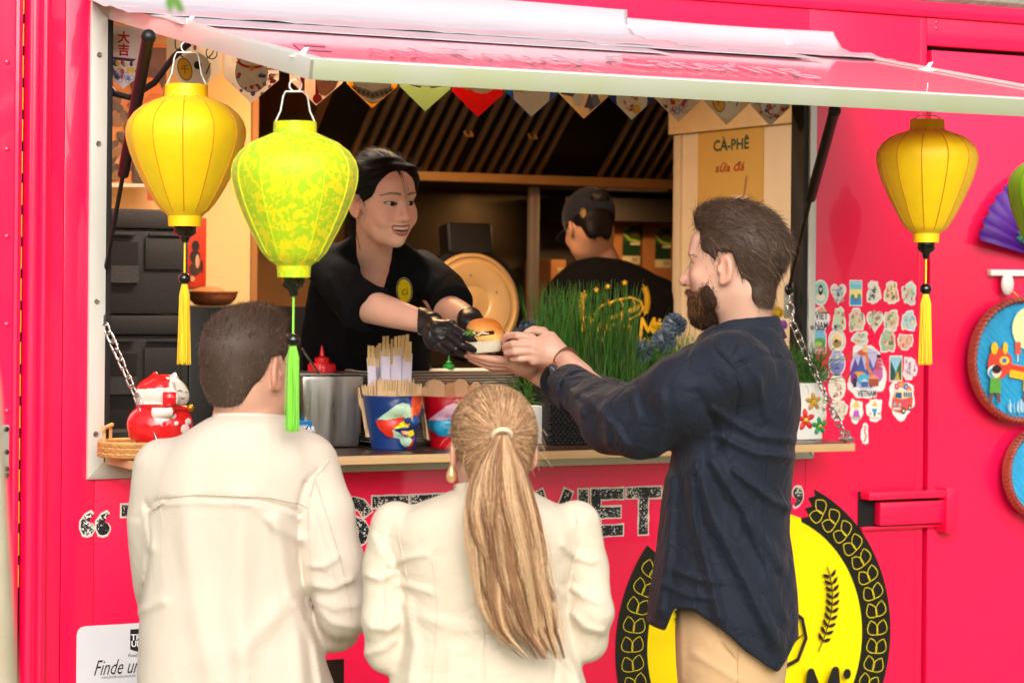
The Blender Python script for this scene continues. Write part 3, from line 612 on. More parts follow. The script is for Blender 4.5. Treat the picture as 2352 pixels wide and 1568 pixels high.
def word(s, pxa, pxb, H=0.098, dz=0.012):
    xa, xb = at(pxa, 1200).x, at(pxb, 1200).x; adv = [max(x for st in GL[c] for x, _ in st) for c in s]; gap = 0.34
    tot = sum(adv)+gap*(len(s)-1)+0.26; k = (xb-xa)/tot; rr = random.Random(len(s)*3+int(pxa))
    for wd, base, mat_ in ((0.0355, 0.0004, LW), (0.0275, 0.0014, WORN)):
        x = 0.13; d = Draw((xa, 0, ZBASE+dz), (1, 0, 0), (0, 0, 1), base=base, step=0.00004)
        for c, a_ in zip(s, adv):
            for st in GL[c]:
                P = [((x+u)*k, v*H) for u, v in st]; Q = []
                for i in range(len(P)-1):           # ragged outline: many short pieces of uneven weight
                    n = max(2, int(math.dist(P[i], P[i+1])/0.012))
                    Q += [(P[i][0]+(P[i+1][0]-P[i][0])*j/n, P[i][1]+(P[i+1][1]-P[i][1])*j/n) for j in range(n)]
                Q.append(P[-1])
                if st[0] != st[-1]:
                    e = wd*0.5
                    for end, nb in ((0, 1), (-1, -2)):
                        dx, dy = Q[end][0]-Q[nb][0], Q[end][1]-Q[nb][1]; L = math.hypot(dx, dy); Q[end] = (Q[end][0]+dx/L*e, Q[end][1]+dy/L*e)
                nn = len(Q); L_, R_ = [], []
                for i in range(nn):
                    a0, b0 = Q[max(i-1, 0)], Q[min(i+1, nn-1)]; L = math.dist(a0, b0); nx, ny = -(b0[1]-a0[1])/L, (b0[0]-a0[0])/L
                    w1, w2 = wd/2+rr.uniform(-.0012, .0012), wd/2+rr.uniform(-.0012, .0012)
                    L_.append((Q[i][0]+nx*w1, Q[i][1]+ny*w1)); R_.append((Q[i][0]-nx*w2, Q[i][1]-ny*w2))
                d._add(L_+R_, [[i, nn+i, nn+i+1, i+1] for i in range(nn-1)], (255, 255, 255))
                if len(st) > 2 and len(st) < 5:
                    for u, v in st[1:-1]: d.ell((x+u)*k, v*H, wd*0.5, wd*0.5, (255, 255, 255), 12)
            x += a_+gap
        d.done('lettering', T, mat_, 'worn black lettering with white outline' if mat_ is WORN else 'white outline of the lettering')
word('THE', 280, 532); word('TASTE', 590, 1016); word('OF', 1060, 1205); word('VIETNAM', 1228, 1772)
def quote(px, flip):
    for k in (0, 1):
        c = at(px+k*36, 1203 if not flip else 1140)
        for (mat_, dy, sc) in ((LW, -0.0008, 1.0), (WORN, -0.0016, 0.82)):
            d = BM(); pts = circ(0.020*sc, 18, 0, -0.012)
            q = [(-0.020*sc, -0.010), (-0.0195*sc, 0.008), (-0.006, 0.026*sc), (0.010, 0.034*sc), (0.017*sc, 0.026*sc), (0.006, 0.012), (0.004, 0.004), (0.014*sc, 0.002*sc), (0.020*sc, -0.008), (0.020*sc, -0.016), (0.012*sc, -0.029*sc), (0, -0.0325*sc), (-0.012*sc, -0.029*sc)]
            if flip: q = [(-x, -y) for x, y in q]
            prism(d, q, (c.x, dy, c.z), (1, 0, 0), (0, 0, 1), 0.0006); obj('quotation_mark', d, mat_, T)
quote(200, False); quote(1796, True)
# ---------------------------------------------------------------- round yellow emblem
xl, xr = at(1413, 1470).x, at(2045, 1440).x; EX, ER = (xl+xr)/2, (xr-xl)/2; EZ = at(1740, 1470).z
EMB_B = S('emblem_black', 20, 18, 16, rough=0.22, coat=0.4); EMB_Y = S('emblem_yellow', 255, 224, 0, rough=0.4, coat=0.0, spec=0.3)
bm = BM(); prism(bm, circ(ER*0.80, 96), (EX, -0.0004, EZ), (1, 0, 0), (0, 0, 1), 0.0004); EMB = obj('emblem', bm, EMB_Y, T, label='round yellow emblem with black leaf border')
for a0, a1 in ((-62, 66), (142, 242)):     # black ring, torn where the lettering passes
    bm = BM(); n = 70; R0, R1 = ER*0.78, ER
    outer = [(R1*math.cos(math.radians(a0+(a1-a0)*k/n)), R1*math.sin(math.radians(a0+(a1-a0)*k/n))) for k in range(n+1)]
    inner = [(R0*math.cos(math.radians(a0+(a1-a0)*k/n)), R0*math.sin(math.radians(a0+(a1-a0)*k/n))) for k in range(n+1)]
    tear = [(R1+(R0-R1)*q) for q in (0.15, 0.3, 0.45, 0.6, 0.75, 0.9)]
    t1 = [(r*math.cos(math.radians(a1+dd)), r*math.sin(math.radians(a1+dd))) for r, dd in zip(tear, (-1.5, 1.2, -2, 0.8, -2.5, 1.0))]
    prism(bm, outer+t1+inner[::-1], (EX, -0.0012, EZ), (1, 0, 0), (0, 0, 1), 0.0004); obj('border_ring', bm, EMB_B, EMB)
d = Draw((EX, 0, EZ), (1, 0, 0), (0, 0, 1), base=0.0022)
YL = (250, 222, 20); BK = (22, 20, 16)
def leaf2(cx, cy, ang, L, Wd, n=7):
    P = [(t, Wd*math.sin(math.pi*t)**0.8) for t in [k/n for k in range(n+1)]]+[(t, -Wd*math.sin(math.pi*t)**0.8*0.5) for t in [k/n for k in range(n-1, 0, -1)]]
    c, s = math.cos(ang), math.sin(ang); return [(cx+L*x*c-L*y*s, cy+L*x*s+L*y*c) for x, y in P]
for k in range(-9, 10):
    a = math.radians(k*7.4+2)
    for a in ([a] if -60 < math.degrees(a) < 63 else []):
        for m in (0, 1):
            b = a if m == 0 else math.pi-a
            for sgn in (-1, 1):
                r = ER*0.89; cx, cy = r*math.cos(b), r*math.sin(b); tx, ty = -math.sin(b)*(1 if m == 0 else -1), math.cos(b)*(1 if m == 0 else -1)
                ang = math.atan2(ty, tx)+sgn*0.52
                if m == 1 and math.degrees(a) > 34: continue
                d.line(leaf2(cx-tx*0.020, cy-ty*0.020, ang, 0.047, sgn*0.50), 0.0017, YL, closed=True)
def branch(dr, x, y, sc, flip, col, n=10):
    pts = [(x+flip*sc*(0.30*math.sin(0.2+2.2*t)-0.06), y+sc*(-0.62+1.24*t)) for t in [k/24 for k in range(25)]]
    dr.line(pts, 0.018*sc, col)
    for k in range(n):
        i = int(3+k*20/n); px_, py_ = pts[i]; dx, dy = pts[i+1][0]-pts[i-1][0], pts[i+1][1]-pts[i-1][1]; a = math.atan2(dy, dx)
        for sg in (-1, 1): dr.poly(leaf2(px_, py_, a+sg*0.95, 0.150*sc, sg*0.25), col)
branch(d, ER*0.44, ER*0.17, 0.19, 1, BK); branch(d, -ER*0.46, ER*0.17, 0.19, -1, BK)
d.line([(ER*x, ER*y) for x, y in ((-0.30, -0.12), (-0.24, 0.06), (0, 0.15), (0.2, 0.19), (0.31, 0.12), (0.34, 0.0), (0.28, -0.13), (0.1, -0.2), (-0.12, -0.22), (-0.27, -0.2))], 0.012, BK, closed=True)
d.poly([(ER*x, ER*y) for x, y in ((0.33, 0.03), (0.12, -0.05), (-0.2, -0.12), (-0.1, -0.17), (0.15, -0.1))], BK)
for q in (-0.1, 0.04, 0.18): d.line([(ER*q, ER*0.17), (ER*(q+0.03), ER*0.10), (ER*(q+0.02), ER*0.05)], 0.008, BK)
d.brush('Bánh Mi', ER*0.05, -ER*0.49, ER*1.16, 0.125, 0.026, BK)
d.text('TASTE OF VIETNAM', 0, -ER*0.70, 0.055, BK, width=ER*0.85)
d.done('emblem_print', EMB)
# white notice low on the wall ("Finde uns")
n0, n1 = at(176, 1438), at(560, 1690)
bm = BM(); w_, h_ = n1.x-n0.x, n0.z-n1.z; r = 0.02; c = [(w_/2-r, h_/2-r, 0), (-w_/2+r, h_/2-r, 90), (-w_/2+r, -h_/2+r, 180), (w_/2-r, -h_/2+r, 270)]
pl = [(x+r*math.cos(math.radians(a+q)), y+r*math.sin(math.radians(a+q))) for x, y, a in c for q in (0, 30, 60, 90)]
prism(bm, pl, ((n0.x+n1.x)/2, -0.0006, (n0.z+n1.z)/2), (1, 0, 0), (0, 0, 1), 0.0008); NT = obj('notice', bm, S('notice_white', 222, 220, 224, rough=0.4, var=0.04, vscale=8, col2=srgb(210, 208, 216)), T, label='white rounded notice with handwritten script')
d = Draw((n0.x, -0.0012, n0.z), (1, 0, 0), (0, 0, 1), base=0.0012); W2 = lambda px, py: ((at(px, py).x-n0.x), (at(px, py).z-n0.z))
x, y = W2(215, 1550); d.text('Finde uns', x, y, 0.052, (20, 18, 22), center=False, shear=0.45, width=0.130)
x, y = W2(232, 1558); d.text('www.foodtrucksunited.de', x, y, 0.0115, (120, 116, 124), center=False, width=0.085)
x, y = W2(312, 1472); d.poly([(x-0.015, y+0.03), (x+0.035, y+0.03), (x+0.03, y-0.02), (x+0.008, y-0.026), (x-0.015, y-0.018)], (26, 24, 30))
d.text('TRUCKS', x-0.013, y+0.004, 0.020, (240, 240, 240), center=False, bold=0.0005); d.text('UNITED', x-0.012, y-0.012, 0.020, (240, 240, 240), center=False, bold=0.0005)
d.text('Food · Events', x-0.02, y-0.036, 0.011, (60, 56, 60), center=False, shear=0.2)
d.done('notice_print', NT)
# black trim plates seen between the two guests
p0, p1 = at(735, 1490), at(788, 1640)
bm = BM(); bx(bm, (p0.x, -0.003, p1.z), (p1.x, -0.0005, p0.z-0.028)); bx(bm, (p0.x, -0.003, p0.z-0.006), (p1.x, -0.0005, p0.z)); obj('black_decal', bm, EMB_B, T)
# ---------------------------------------------------------------- stickers right of the hatch
def sticker(px, py, w, h, kind, label, rnd=0):
    c = at(px, py); s = 1/805.0*1.09; W_, H_ = w*s/2, h*s/2; r = random.Random(int(px*7+py))
    if kind in ('rect', 'card'): out = [(-W_, -H_), (W_, -H_), (W_, H_), (-W_, H_)]
    elif kind in ('oval',): out = circ(W_, 28, ry=H_)
    elif kind == 'arch': out = [(-W_, -H_), (W_, -H_)]+[(W_*math.cos(t), H_*0.35+H_*0.65*math.sin(t)) for t in [math.pi*k/14 for k in range(15)]]
    elif kind == 'heart': out = [(W_*1.0*(math.sin(t)**3), H_*0.95*(13*math.cos(t)-5*math.cos(2*t)-2*math.cos(3*t)-math.cos(4*t))/16) for t in [2*math.pi*k/36 for k in range(36)]]
    else:
        ph = [r.uniform(0, 6.28) for _ in range(3)]
        out = [((1+0.10*math.sin(3*t+ph[0])+0.07*math.sin(5*t+ph[1])+0.05*math.sin(9*t+ph[2]))*W_*0.92*math.copysign(abs(math.cos(t))**0.8, math.cos(t)), (1+0.10*math.sin(3*t+ph[0])+0.07*math.sin(5*t+ph[1])+0.05*math.sin(9*t+ph[2]))*H_*0.92*math.copysign(abs(math.sin(t))**0.8, math.sin(t))) for t in [2*math.pi*k/40 for k in range(40)]]
    bm = BM(); prism(bm, out, (c.x, -0.0007, c.z), (1, 0, 0), (0, 0, 1), 0.0006)
    o = obj('sticker', bm, S('sticker_white', 240, 236, 232, rough=0.3), T, label=label)
    return o, Draw((c.x, -0.0007, c.z), (1, 0, 0), (0, 0, 1), base=0.0009), W_, H_, r, out
def generic(px, py, w, h, kind, pal, label, txt=None, tcol=(60, 60, 70), bgcol=None):
    o, d, W_, H_, r, out = sticker(px, py, w, h, kind, label)
    bgcol = bgcol or tuple(int(c*.45+255*.55*q) for c, q in zip(pal[-2], (.97, .95, .92)))
    d.poly([(x*0.87, y*0.87) for x, y in out], bgcol)
    lim = 0.66
    for k in range(15):
        cx, cy = r.uniform(-lim, lim)*W_, r.uniform(-lim, lim)*H_; col = pal[k % len(pal)]; q = r.random()
        if q < 0.35: d.ell(cx, cy, W_*r.uniform(0.08, 0.26), H_*r.uniform(0.06, 0.2), col, 12, r.uniform(0, 3))
        elif q < 0.6: d.poly([(cx-W_*0.18, cy-H_*0.15), (cx+W_*0.18, cy-H_*0.15), (cx+r.uniform(-.05, .05)*W_, cy+H_*0.24)], col)
        elif q < 0.8: d.rect(cx-W_*0.09, cy-H_*0.2, cx+W_*0.07, cy+H_*0.16, col)
        else: d.line([(cx-W_*0.25, cy), (cx, cy+H_*0.1), (cx+W_*0.25, cy-H_*0.04)], 0.0018, col)
    if txt: d.text(txt, 0, -H_*0.78, H_*0.42, tcol, width=W_*1.3)
    d.done('sticker_print', o); return o
PA = dict(a=[(120, 170, 190), (90, 110, 150), (220, 200, 190), (170, 190, 160)], b=[(210, 110, 90), (120, 150, 90), (230, 180, 110), (90, 100, 110)], c=[(230, 150, 140), (250, 200, 120), (150, 190, 160), (190, 90, 80)], g=[(110, 160, 100), (190, 210, 150), (200, 150, 100), (130, 170, 190)])
generic(1925, 672, 40, 52, 'heart', PA['a'], 'heart shaped sticker with small blue travel sketches', 'VIET NAM', (200, 190, 190))
generic(2006, 672, 38, 52, 'blob', [(60, 80, 80), (110, 140, 130), (220, 200, 180), (80, 100, 110)], 'die cut sticker of two dark birds', None)
generic(2047, 673, 40, 52, 'blob', PA['b'], 'die cut sticker of orange vehicle and pagoda')
generic(2088, 674, 40, 52, 'blob', PA['c'], 'die cut sticker of pale red church towers')
generic(1927, 735, 34, 56, 'blob', [(80, 80, 150), (190, 60, 50), (150, 190, 120), (230, 190, 120)], 'shield like sticker headed with the country name', None)
generic(1967, 736, 44, 52, 'blob', PA['g'], 'die cut green landscape sticker with a yellow flower')
generic(2009, 736, 44, 54, 'heart', [(220, 140, 110), (170, 120, 100), (150, 180, 140), (210, 100, 90)], 'heart shaped sticker with red and beige sketches')
generic(2047, 735, 42, 46, 'blob', PA['g'], 'die cut sticker of a green pagoda garden')
generic(2087, 738, 42, 46, 'blob', [(130, 190, 170), (240, 220, 120), (120, 170, 200), (190, 200, 170)], 'die cut sticker of a turquoise bay with boats')
generic(1976, 777, 44, 32, 'blob', PA['c'], 'small skyline sticker with orange houses')
generic(2038, 784, 44, 54, 'blob', [(120, 200, 180), (210, 90, 70), (110, 120, 60), (240, 200, 170)], 'turquoise sticker with a bottle and ribbon')
generic(2079, 784, 44, 36, 'blob', [(240, 160, 80), (120, 190, 130), (230, 110, 90), (200, 160, 100)], 'low skyline sticker of orange towers')
generic(1922, 889, 44, 56, 'oval', [(235, 200, 170), (150, 70, 50), (240, 220, 200), (210, 150, 110)], 'oval food sticker with a dark meat dish')
generic(1926, 941, 44, 46, 'blob', [(220, 220, 200), (150, 180, 120), (210, 170, 140), (230, 200, 180)], 'pale noodle bowl sticker with chopsticks')
generic(1886, 924, 30, 44, 'blob', [(200, 190, 120), (150, 180, 110), (230, 200, 170), (160, 200, 140)], 'pale green food sticker beside the chain')
generic(1892, 860, 26, 26, 'oval', [(160, 150, 140), (190, 180, 170), (90, 80, 80), (200, 190, 180)], 'tiny round grey sticker beside the chain')
generic(2089, 846, 38, 52, 'blob', [(200, 170, 200), (170, 140, 170), (220, 190, 200), (150, 90, 130)], 'mauve sticker of a person carrying baskets')
generic(1887, 950, 24, 36, 'blob', [(210, 220, 190), (160, 190, 150), (220, 190, 170), (200, 140, 130)], 'small salad sticker beside the chain')
# individually drawn ones
o, d, W_, H_, r, _ = sticker(1884, 672, 40, 54, 'oval', 'oval mint sticker of a woman in black hair')
d.ell(0, 0, W_*0.86, H_*0.86, (160, 214, 200)); d.ell(0, -H_*0.35, W_*0.6, H_*0.3, (246, 226, 206)); d.ell(0, H_*0.2, W_*0.28, H_*0.4, (30, 26, 30)); d.ell(0, H_*0.25, W_*0.14, H_*0.16, (244, 214, 190)); d.done('sticker_print', o)
o, d, W_, H_, r, _ = sticker(1965, 673, 32, 54, 'rect', 'small upright card sticker with a bay at sunset')
d.rect(-W_*.88, -H_*.92, W_*.88, H_*.92, (120, 200, 220)); d.rect(-W_*.88, -H_*.4, W_*.88, H_*.3, (250, 226, 140)); d.rect(-W_*.88, -H_*.92, W_*.88, -H_*.35, (60, 150, 210)); d.ell(-W_*.5, -H_*.25, W_*.3, H_*.16, (60, 140, 90)); d.ell(W_*.5, -H_*.22, W_*.3, H_*.18, (80, 160, 90)); d.rect(-W_*.3, -H_*.6, W_*.3, -H_*.5, (170, 50, 60)); d.text('VIETNAM', 0, H_*.66, 0.008, (250, 250, 240)); d.done('sticker_print', o)
o, d, W_, H_, r, _ = sticker(1886, 733, 40, 56, 'blob', 'sticker with two bold letter rows under a conical hat')
d.poly([(-W_*.8, H_*.48), (0, H_*.95), (W_*.8, H_*.48)], (222, 170, 120)); d.text('VIET', 0, H_*0.0, 0.028, (60, 54, 86), width=W_*1.6, bold=0.0008); d.text('NAM', 0, -H_*0.72, 0.028, (60, 54, 86), width=W_*1.6, bold=0.0008); d.done('sticker_print', o)
o, d, W_, H_, r, _ = sticker(1882, 783, 34, 52, 'arch', 'arched sticker of green rice terraces')
d.poly([(x*.88, y*.9) for x, y in _], (120, 190, 220)); d.ell(0, -H_*.15, W_*.8, H_*.42, (90, 160, 70)); d.ell(-W_*.2, -H_*.3, W_*.6, H_*.25, (170, 200, 100)); d.rect(-W_*.86, -H_*.92, W_*.86, -H_*.48, (230, 60, 80)); d.text('SAPA', 0, -H_*.82, 0.014, (250, 240, 230), width=W_*1.4, bold=0.0004); d.done('sticker_print', o)
o, d, W_, H_, r, _ = sticker(1922, 783, 44, 52, 'oval', 'round stamp sticker with a beach picture in the middle')
d.ell(0, 0, W_*.62, H_*.62, (250, 214, 150)); d.ell(0, -H_*.2, W_*.5, H_*.3, (170, 140, 90)); d.ell(-W_*.1, 0.0, W_*.2, H_*.16, (70, 60, 60)); d.ring(0, 0, W_*.82, H_*.82, 0.004, (214, 208, 206)); d.done('sticker_print', o)
o, d, W_, H_, r, _ = sticker(1922, 834, 42, 54, 'oval', 'oval violet sticker with a lone boat and moon')
d.ell(0, 0, W_*.88, H_*.88, (176, 178, 226)); d.poly([(W_*.87*math.cos(t), H_*.87*math.sin(t)*1) for t in [math.pi+math.pi*k/12 for k in range(13)]], (130, 130, 200)); d.ell(0, H_*.5, W_*.16, H_*.13, (250, 226, 130)); d.poly([(-W_*.45, -H_*.35), (W_*.35, -H_*.35), (W_*.2, -H_*.45), (-W_*.3, -H_*.45)], (50, 60, 90)); d.rect(-W_*.05, -H_*.35, W_*.02, 0, (60, 60, 90)); d.done('sticker_print', o)
o, d, W_, H_, r, _ = sticker(1990, 855, 98, 120, 'blob', 'largest sticker, a dragon over purple hills with the country name below')
d.ell(0, H_*.12, W_*.86, H_*.74, (196, 190, 226))
for x, h_, c_ in ((-.6, .5, (90, 70, 150)), (-.3, .62, (70, 90, 170)), (.15, .5, (60, 100, 180)), (.5, .45, (110, 80, 160))): d.poly([(W_*(x-.3), -H_*.1), (W_*(x+.3), -H_*.1), (W_*x, H_*h_)], c_)
d.ell(-W_*.4, -H_*.12, W_*.4, H_*.16, (230, 160, 60)); d.ell(-W_*.15, -H_*.25, W_*.35, H_*.2, (80, 180, 210)); d.ell(W_*.55, -H_*.1, W_*.28, H_*.24, (200, 100, 170)); d.ell(-W_*.66, -H_*.22, W_*.18, H_*.2, (140, 50, 130))
d.line([(W_*x, H_*y) for x, y in ((.15, -.3), (.25, -.1), (.12, .1), (-.02, .25), (.05, .45), (-.05, .62), (-.3, .66))], 0.011, (226, 120, 80)); d.ell(-W_*.28, H_*.68, W_*.2, H_*.1, (220, 90, 70)); d.ell(-W_*.1, H_*.8, W_*.16, H_*.1, (240, 190, 120))
for k in range(4): d.poly([(W_*(.6-.26+.05*k), H_*(.08+.14*k)), (W_*(.6+.26-.05*k), H_*(.08+.14*k)), (W_*(.6+.1), H_*(.2+.14*k)), (W_*(.6-.1), H_*(.2+.14*k))], (210, 80, 90) if k < 3 else (50, 36, 60))
d.rect(W_*.1, -H_*.48, W_*.6, -H_*.22, (170, 80, 50)); d.poly([(W_*.05, -H_*.22), (W_*.65, -H_*.22), (W_*.35, -H_*.08)], (250, 150, 110)); d.poly([(-W_*.35, -H_*.32), (W_*.08, -H_*.32), (-W_*.13, -H_*.2)], (190, 210, 240)); d.rect(-W_*.3, -H_*.5, W_*.05, -H_*.32, (70, 100, 150)); d.rect(-W_*.72, -H_*.5, -W_*.55, -H_*.2, (60, 36, 60)); d.rect(W_*.15, -H_*.52, W_*.25, -H_*.46, (40, 30, 40))
d.rect(-W_*.55, -H_*.86, W_*.5, -H_*.58, (240, 236, 232)); d.text('VIETNAM', -W_*.02, -H_*.82, 0.023, (28, 32, 48), width=W_*.98, bold=0.0008); d.done('sticker_print', o)
o, d, W_, H_, r, _ = sticker(2057, 846, 33, 54, 'rect', 'upright photo sticker of a green mountain valley')
d.rect(-W_*.88, -H_*.92, W_*.88, H_*.92, (150, 200, 220)); d.poly([(-W_*.88, -H_*.9), (-W_*.88, H_*.7), (-W_*.1, -H_*.2), (0, -H_*.9)], (40, 80, 80)); d.poly([(W_*.88, -H_*.9), (W_*.88, H_*.8), (W_*.1, -H_*.1), (-W_*.2, -H_*.9)], (60, 100, 60)); d.poly([(-W_*.3, -H_*.9), (W_*.6, -H_*.9), (W_*.3, -H_*.2)], (200, 170, 60)); d.done('sticker_print', o)
o, d, W_, H_, r, _ = sticker(2070, 917, 70, 84, 'blob', 'sticker of an orange bus with flowers on its roof')
for x, y, c_ in ((-.35, .66, (220, 60, 130)), (0, .74, (240, 140, 50)), (.3, .64, (40, 120, 200)), (.5, .5, (230, 90, 110))):
    for q in range(5): d.ell(W_*(x+.13*math.cos(q*1.257)), H_*(y+.11*math.sin(q*1.257)), W_*.09, H_*.075, c_, 8)
    d.ell(W_*x, H_*y, W_*.06, H_*.05, (250, 220, 90), 8)
d.poly([(-W_*.75, -H_*.5), (-W_*.72, .0), (-W_*.5, H_*.46), (W_*.7, H_*.44), (W_*.8, 0), (W_*.72, -H_*.45), (-W_*.1, -H_*.66)], (226, 84, 70)); d.poly([(-W_*.6, H_*.1), (-W_*.48, H_*.46), (W_*.7, H_*.44), (W_*.76, H_*.14), (0, H_*.02)], (244, 220, 170))
d.poly([(-W_*.55, H_*.1), (-W_*.45, H_*.36), (-W_*.05, H_*.34), (-W_*.02, H_*.06)], (40, 90, 130))
for q in range(4): d.rect(W_*(.1+.16*q), H_*.12, W_*(.22+.16*q), H_*.36, (50, 100, 140))
for x, y, R_ in ((W_*.1, -H_*.56, .15), (W_*.55, -H_*.42, .13)): d.ell(x, y, W_*R_, H_*R_*1.1, (30, 28, 30)); d.ell(x, y, W_*R_*.5, H_*R_*.55, (220, 210, 200))
d.rect(-W_*.7, -H_*.5, -W_*.12, -H_*.4, (240, 220, 190)); d.ell(-W_*.55, -H_*.22, W_*.1, H_*.09, (110, 190, 220)); d.ell(-W_*.2, -H_*.26, W_*.1, H_*.09, (110, 190, 220)); d.ell(W_*.25, -H_*.12, W_*.13, H_*.1, (220, 70, 150)); d.done('sticker_print', o)
o, d, W_, H_, r, _ = sticker(1966, 943, 36, 52, 'blob', 'sticker of a seller in purple wearing a conical hat')
d.ell(0, -H_*.55, W_*.7, H_*.22, (190, 180, 170)); d.poly([(-W_*.5, -H_*.5), (W_*.5, -H_*.5), (W_*.3, H_*.05), (-W_*.3, H_*.05)], (190, 90, 190)); d.ell(0, H_*.2, W_*.24, H_*.18, (246, 200, 170)); d.poly([(-W_*.6, H_*.3), (0, H_*.85), (W_*.6, H_*.3)], (242, 200, 110)); d.done('sticker_print', o)
o, d, W_, H_, r, _ = sticker(2008, 941, 42, 52, 'blob', 'sticker of a walker in blue under a yellow hat')
d.rect(-W_*.12, -H_*.5, W_*.14, -H_*.1, (80, 110, 120)); d.poly([(-W_*.35, H_*.1), (W_*.3, H_*.1), (W_*.2, -H_*.2), (-W_*.2, -H_*.2)], (50, 150, 210)); d.poly([(-W_*.35, H_*.3), (0, H_*.75), (W_*.4, H_*.3)], (240, 190, 80)); d.ell(-W_*.5, -H_*.3, W_*.16, H_*.08, (220, 160, 90)); d.ell(W_*.5, -H_*.3, W_*.16, H_*.08, (120, 170, 90)); d.text('Vietnam', 0, -H_*.74, 0.013, (226, 120, 110), width=W_*1.2); d.done('sticker_print', o)
o, d, W_, H_, r, _ = sticker(1986, 996, 20, 48, 'blob', 'lowest sticker, a narrow map outline')
d.line([(W_*x, H_*y) for x, y in ((-.3, .7), (.2, .6), (-.1, .3), (.1, 0), (.3, -.2), (.1, -.5), (-.3, -.7))], 0.006, (240, 120, 110)); d.done('sticker_print', o)
# ================================================================ inside of the truck
INW = S('inner_wall_brown', 150, 112, 62, rough=0.5, var=0.08, vscale=3)
INS = S('inner_steel', 96, 84, 66, rough=0.34, metal=0.75, var=0.12, vscale=4, rvar=0.1)
IND = S('inner_dark', 38, 30, 24, rough=0.6, var=0.15, vscale=5)
FLO = S('inner_floor', 70, 66, 60, rough=0.7)
BEI = S('beige_panel', 226, 190, 132, rough=0.55, var=0.03)
HOODM = S('hood_steel', 160, 146, 128, rough=0.36, metal=0.8, var=0.12, vscale=6, rvar=0.1)
LIPM = S('hood_lip_lit_steel', 226, 176, 104, rough=0.4, metal=0.4, var=0.1, vscale=8)  # orange lamplight put into the colour of this steel
def tbox(name, mn, mx, mat, parent=T, bev=0.0, label=None):
    bm = BM(); bx(bm, mn, mx, bev); return obj(name, bm, mat, parent, label=label)
tbox('inner_floor', (1.62, 0.05, Z_IN-0.05), (7.0, 2.15, Z_IN), FLO)
tbox('inner_ceiling', (1.62, 0.05, 2.52), (7.0, 2.15, 2.54), CREAM)
tbox('inner_back_wall', (1.62, 2.10, Z_IN), (7.0, 2.14, 2.52), INS)
tbox('inner_side_wall', (1.62, 0.05, Z_IN), (1.66, 2.10, 2.52), CREAM)
tbox('inner_side_wall', (6.9, 0.05, Z_IN), (6.94, 2.10, 2.52), CREAM)
tbox('inner_front_lining', (XF0+fw, 0.051, Z_IN), (XF1-0.022, 0.065, ZF0+0.03), CREAM)
# cream partition on the way to the cab, with its corner post and the poster
PX = 3.885
tbox('partition', (PX, 0.052, Z_IN), (PX+0.05, 0.80, 2.515), CREAM)
tbox('partition_post', (PX-0.012, 0.775, Z_IN), (PX+0.055, 0.815, 2.235), S('post_cream', 216, 198, 168, rough=0.5), bev=0.006)
tbox('partition_beam', (PX-0.02, 0.052, 2.238), (PX-0.0005, 0.83, 2.515), S('beam_cream', 222, 196, 150, rough=0.6))
tbox('door_stile', (PX-0.03, 0.060, Z_IN), (PX-0.001, 0.13, 2.237), S('aged_aluminium', 178, 156, 118, rough=0.45, metal=0.4, var=0.12, vscale=10, stretch=(1, 1, 0.1)), bev=0.002)
# poster with coffee
y0, y1 = atX(1605, 300, PX).y, atX(1755, 300, PX).y; zt = atX(1650, 288, PX).z; zb = atX(1650, 700, PX).z
bm = BM(); bx(bm, (PX-0.0022, y1, zb), (PX-0.0006, y0, zt)); POS = tag(obj('coffee_poster', bm, S('poster_ochre', 208, 170, 92, rough=0.5, var=0.05, vscale=5)), 'ochre poster for iced coffee with green and red lettering on the cream partition', 'poster')
d = Draw((PX-0.0022, y0, zt), (0, -1, 0), (0, 0, 1), base=0.0006); pw = y0-y1
Q = lambda px, py: (y0-atX(px, py, PX).y, atX(px, py, PX).z-zt)
a, b = Q(1640, 348), Q(1722, 348); d.text('CÀ-PHÊ', a[0], a[1], 0.046, (38, 84, 72), center=False, width=b[0]-a[0], bold=0.0012)
a, b = Q(1644, 396), Q(1713, 396); d.text('sữa đá', a[0], a[1], 0.036, (160, 44, 36), center=False, width=b[0]-a[0], bold=0.0006, shear=0.25)
def qp(pts): return [Q(x, y) for x, y in pts]
d.poly(qp([(1686, 490), (1716, 490), (1719, 448), (1683, 448)]), (226, 206, 180)); d.poly(qp([(1686, 490), (1715, 490), (1717, 462), (1684, 464)]), (150, 62, 24)); d.poly(qp([(1708, 455), (1711, 455), (1719, 405), (1715, 404)]), (170, 120, 90))
d.poly(qp([(1642, 492), (1664, 492), (1668, 456), (1639, 456)]), (232, 216, 200)); d.poly(qp([(1643, 488), (1653, 488), (1654, 462), (1642, 462)]), (200, 80, 90)); d.line(qp([(1638, 456), (1668, 455)]), 0.003, (110, 80, 60))
d.done('poster_print', POS)
# left: beige cabinet wall, side board, posters
xa, xb = 2.30, at(575, 600, 1.05).x
tbox('cabinet_wall', (xa-0.25, 1.05, Z_IN), (xb, 1.09, 2.515), BEI)
tbox('cabinet_edge', (xb+0.0005, 1.045, Z_IN), (xb+0.02, 1.10, 2.515), S('wood_edge', 150, 104, 52, rough=0.5))
tbox('brown_panel', (xb+0.35, 2.04, Z_IN), (3.30, 2.09, 2.515), INW)
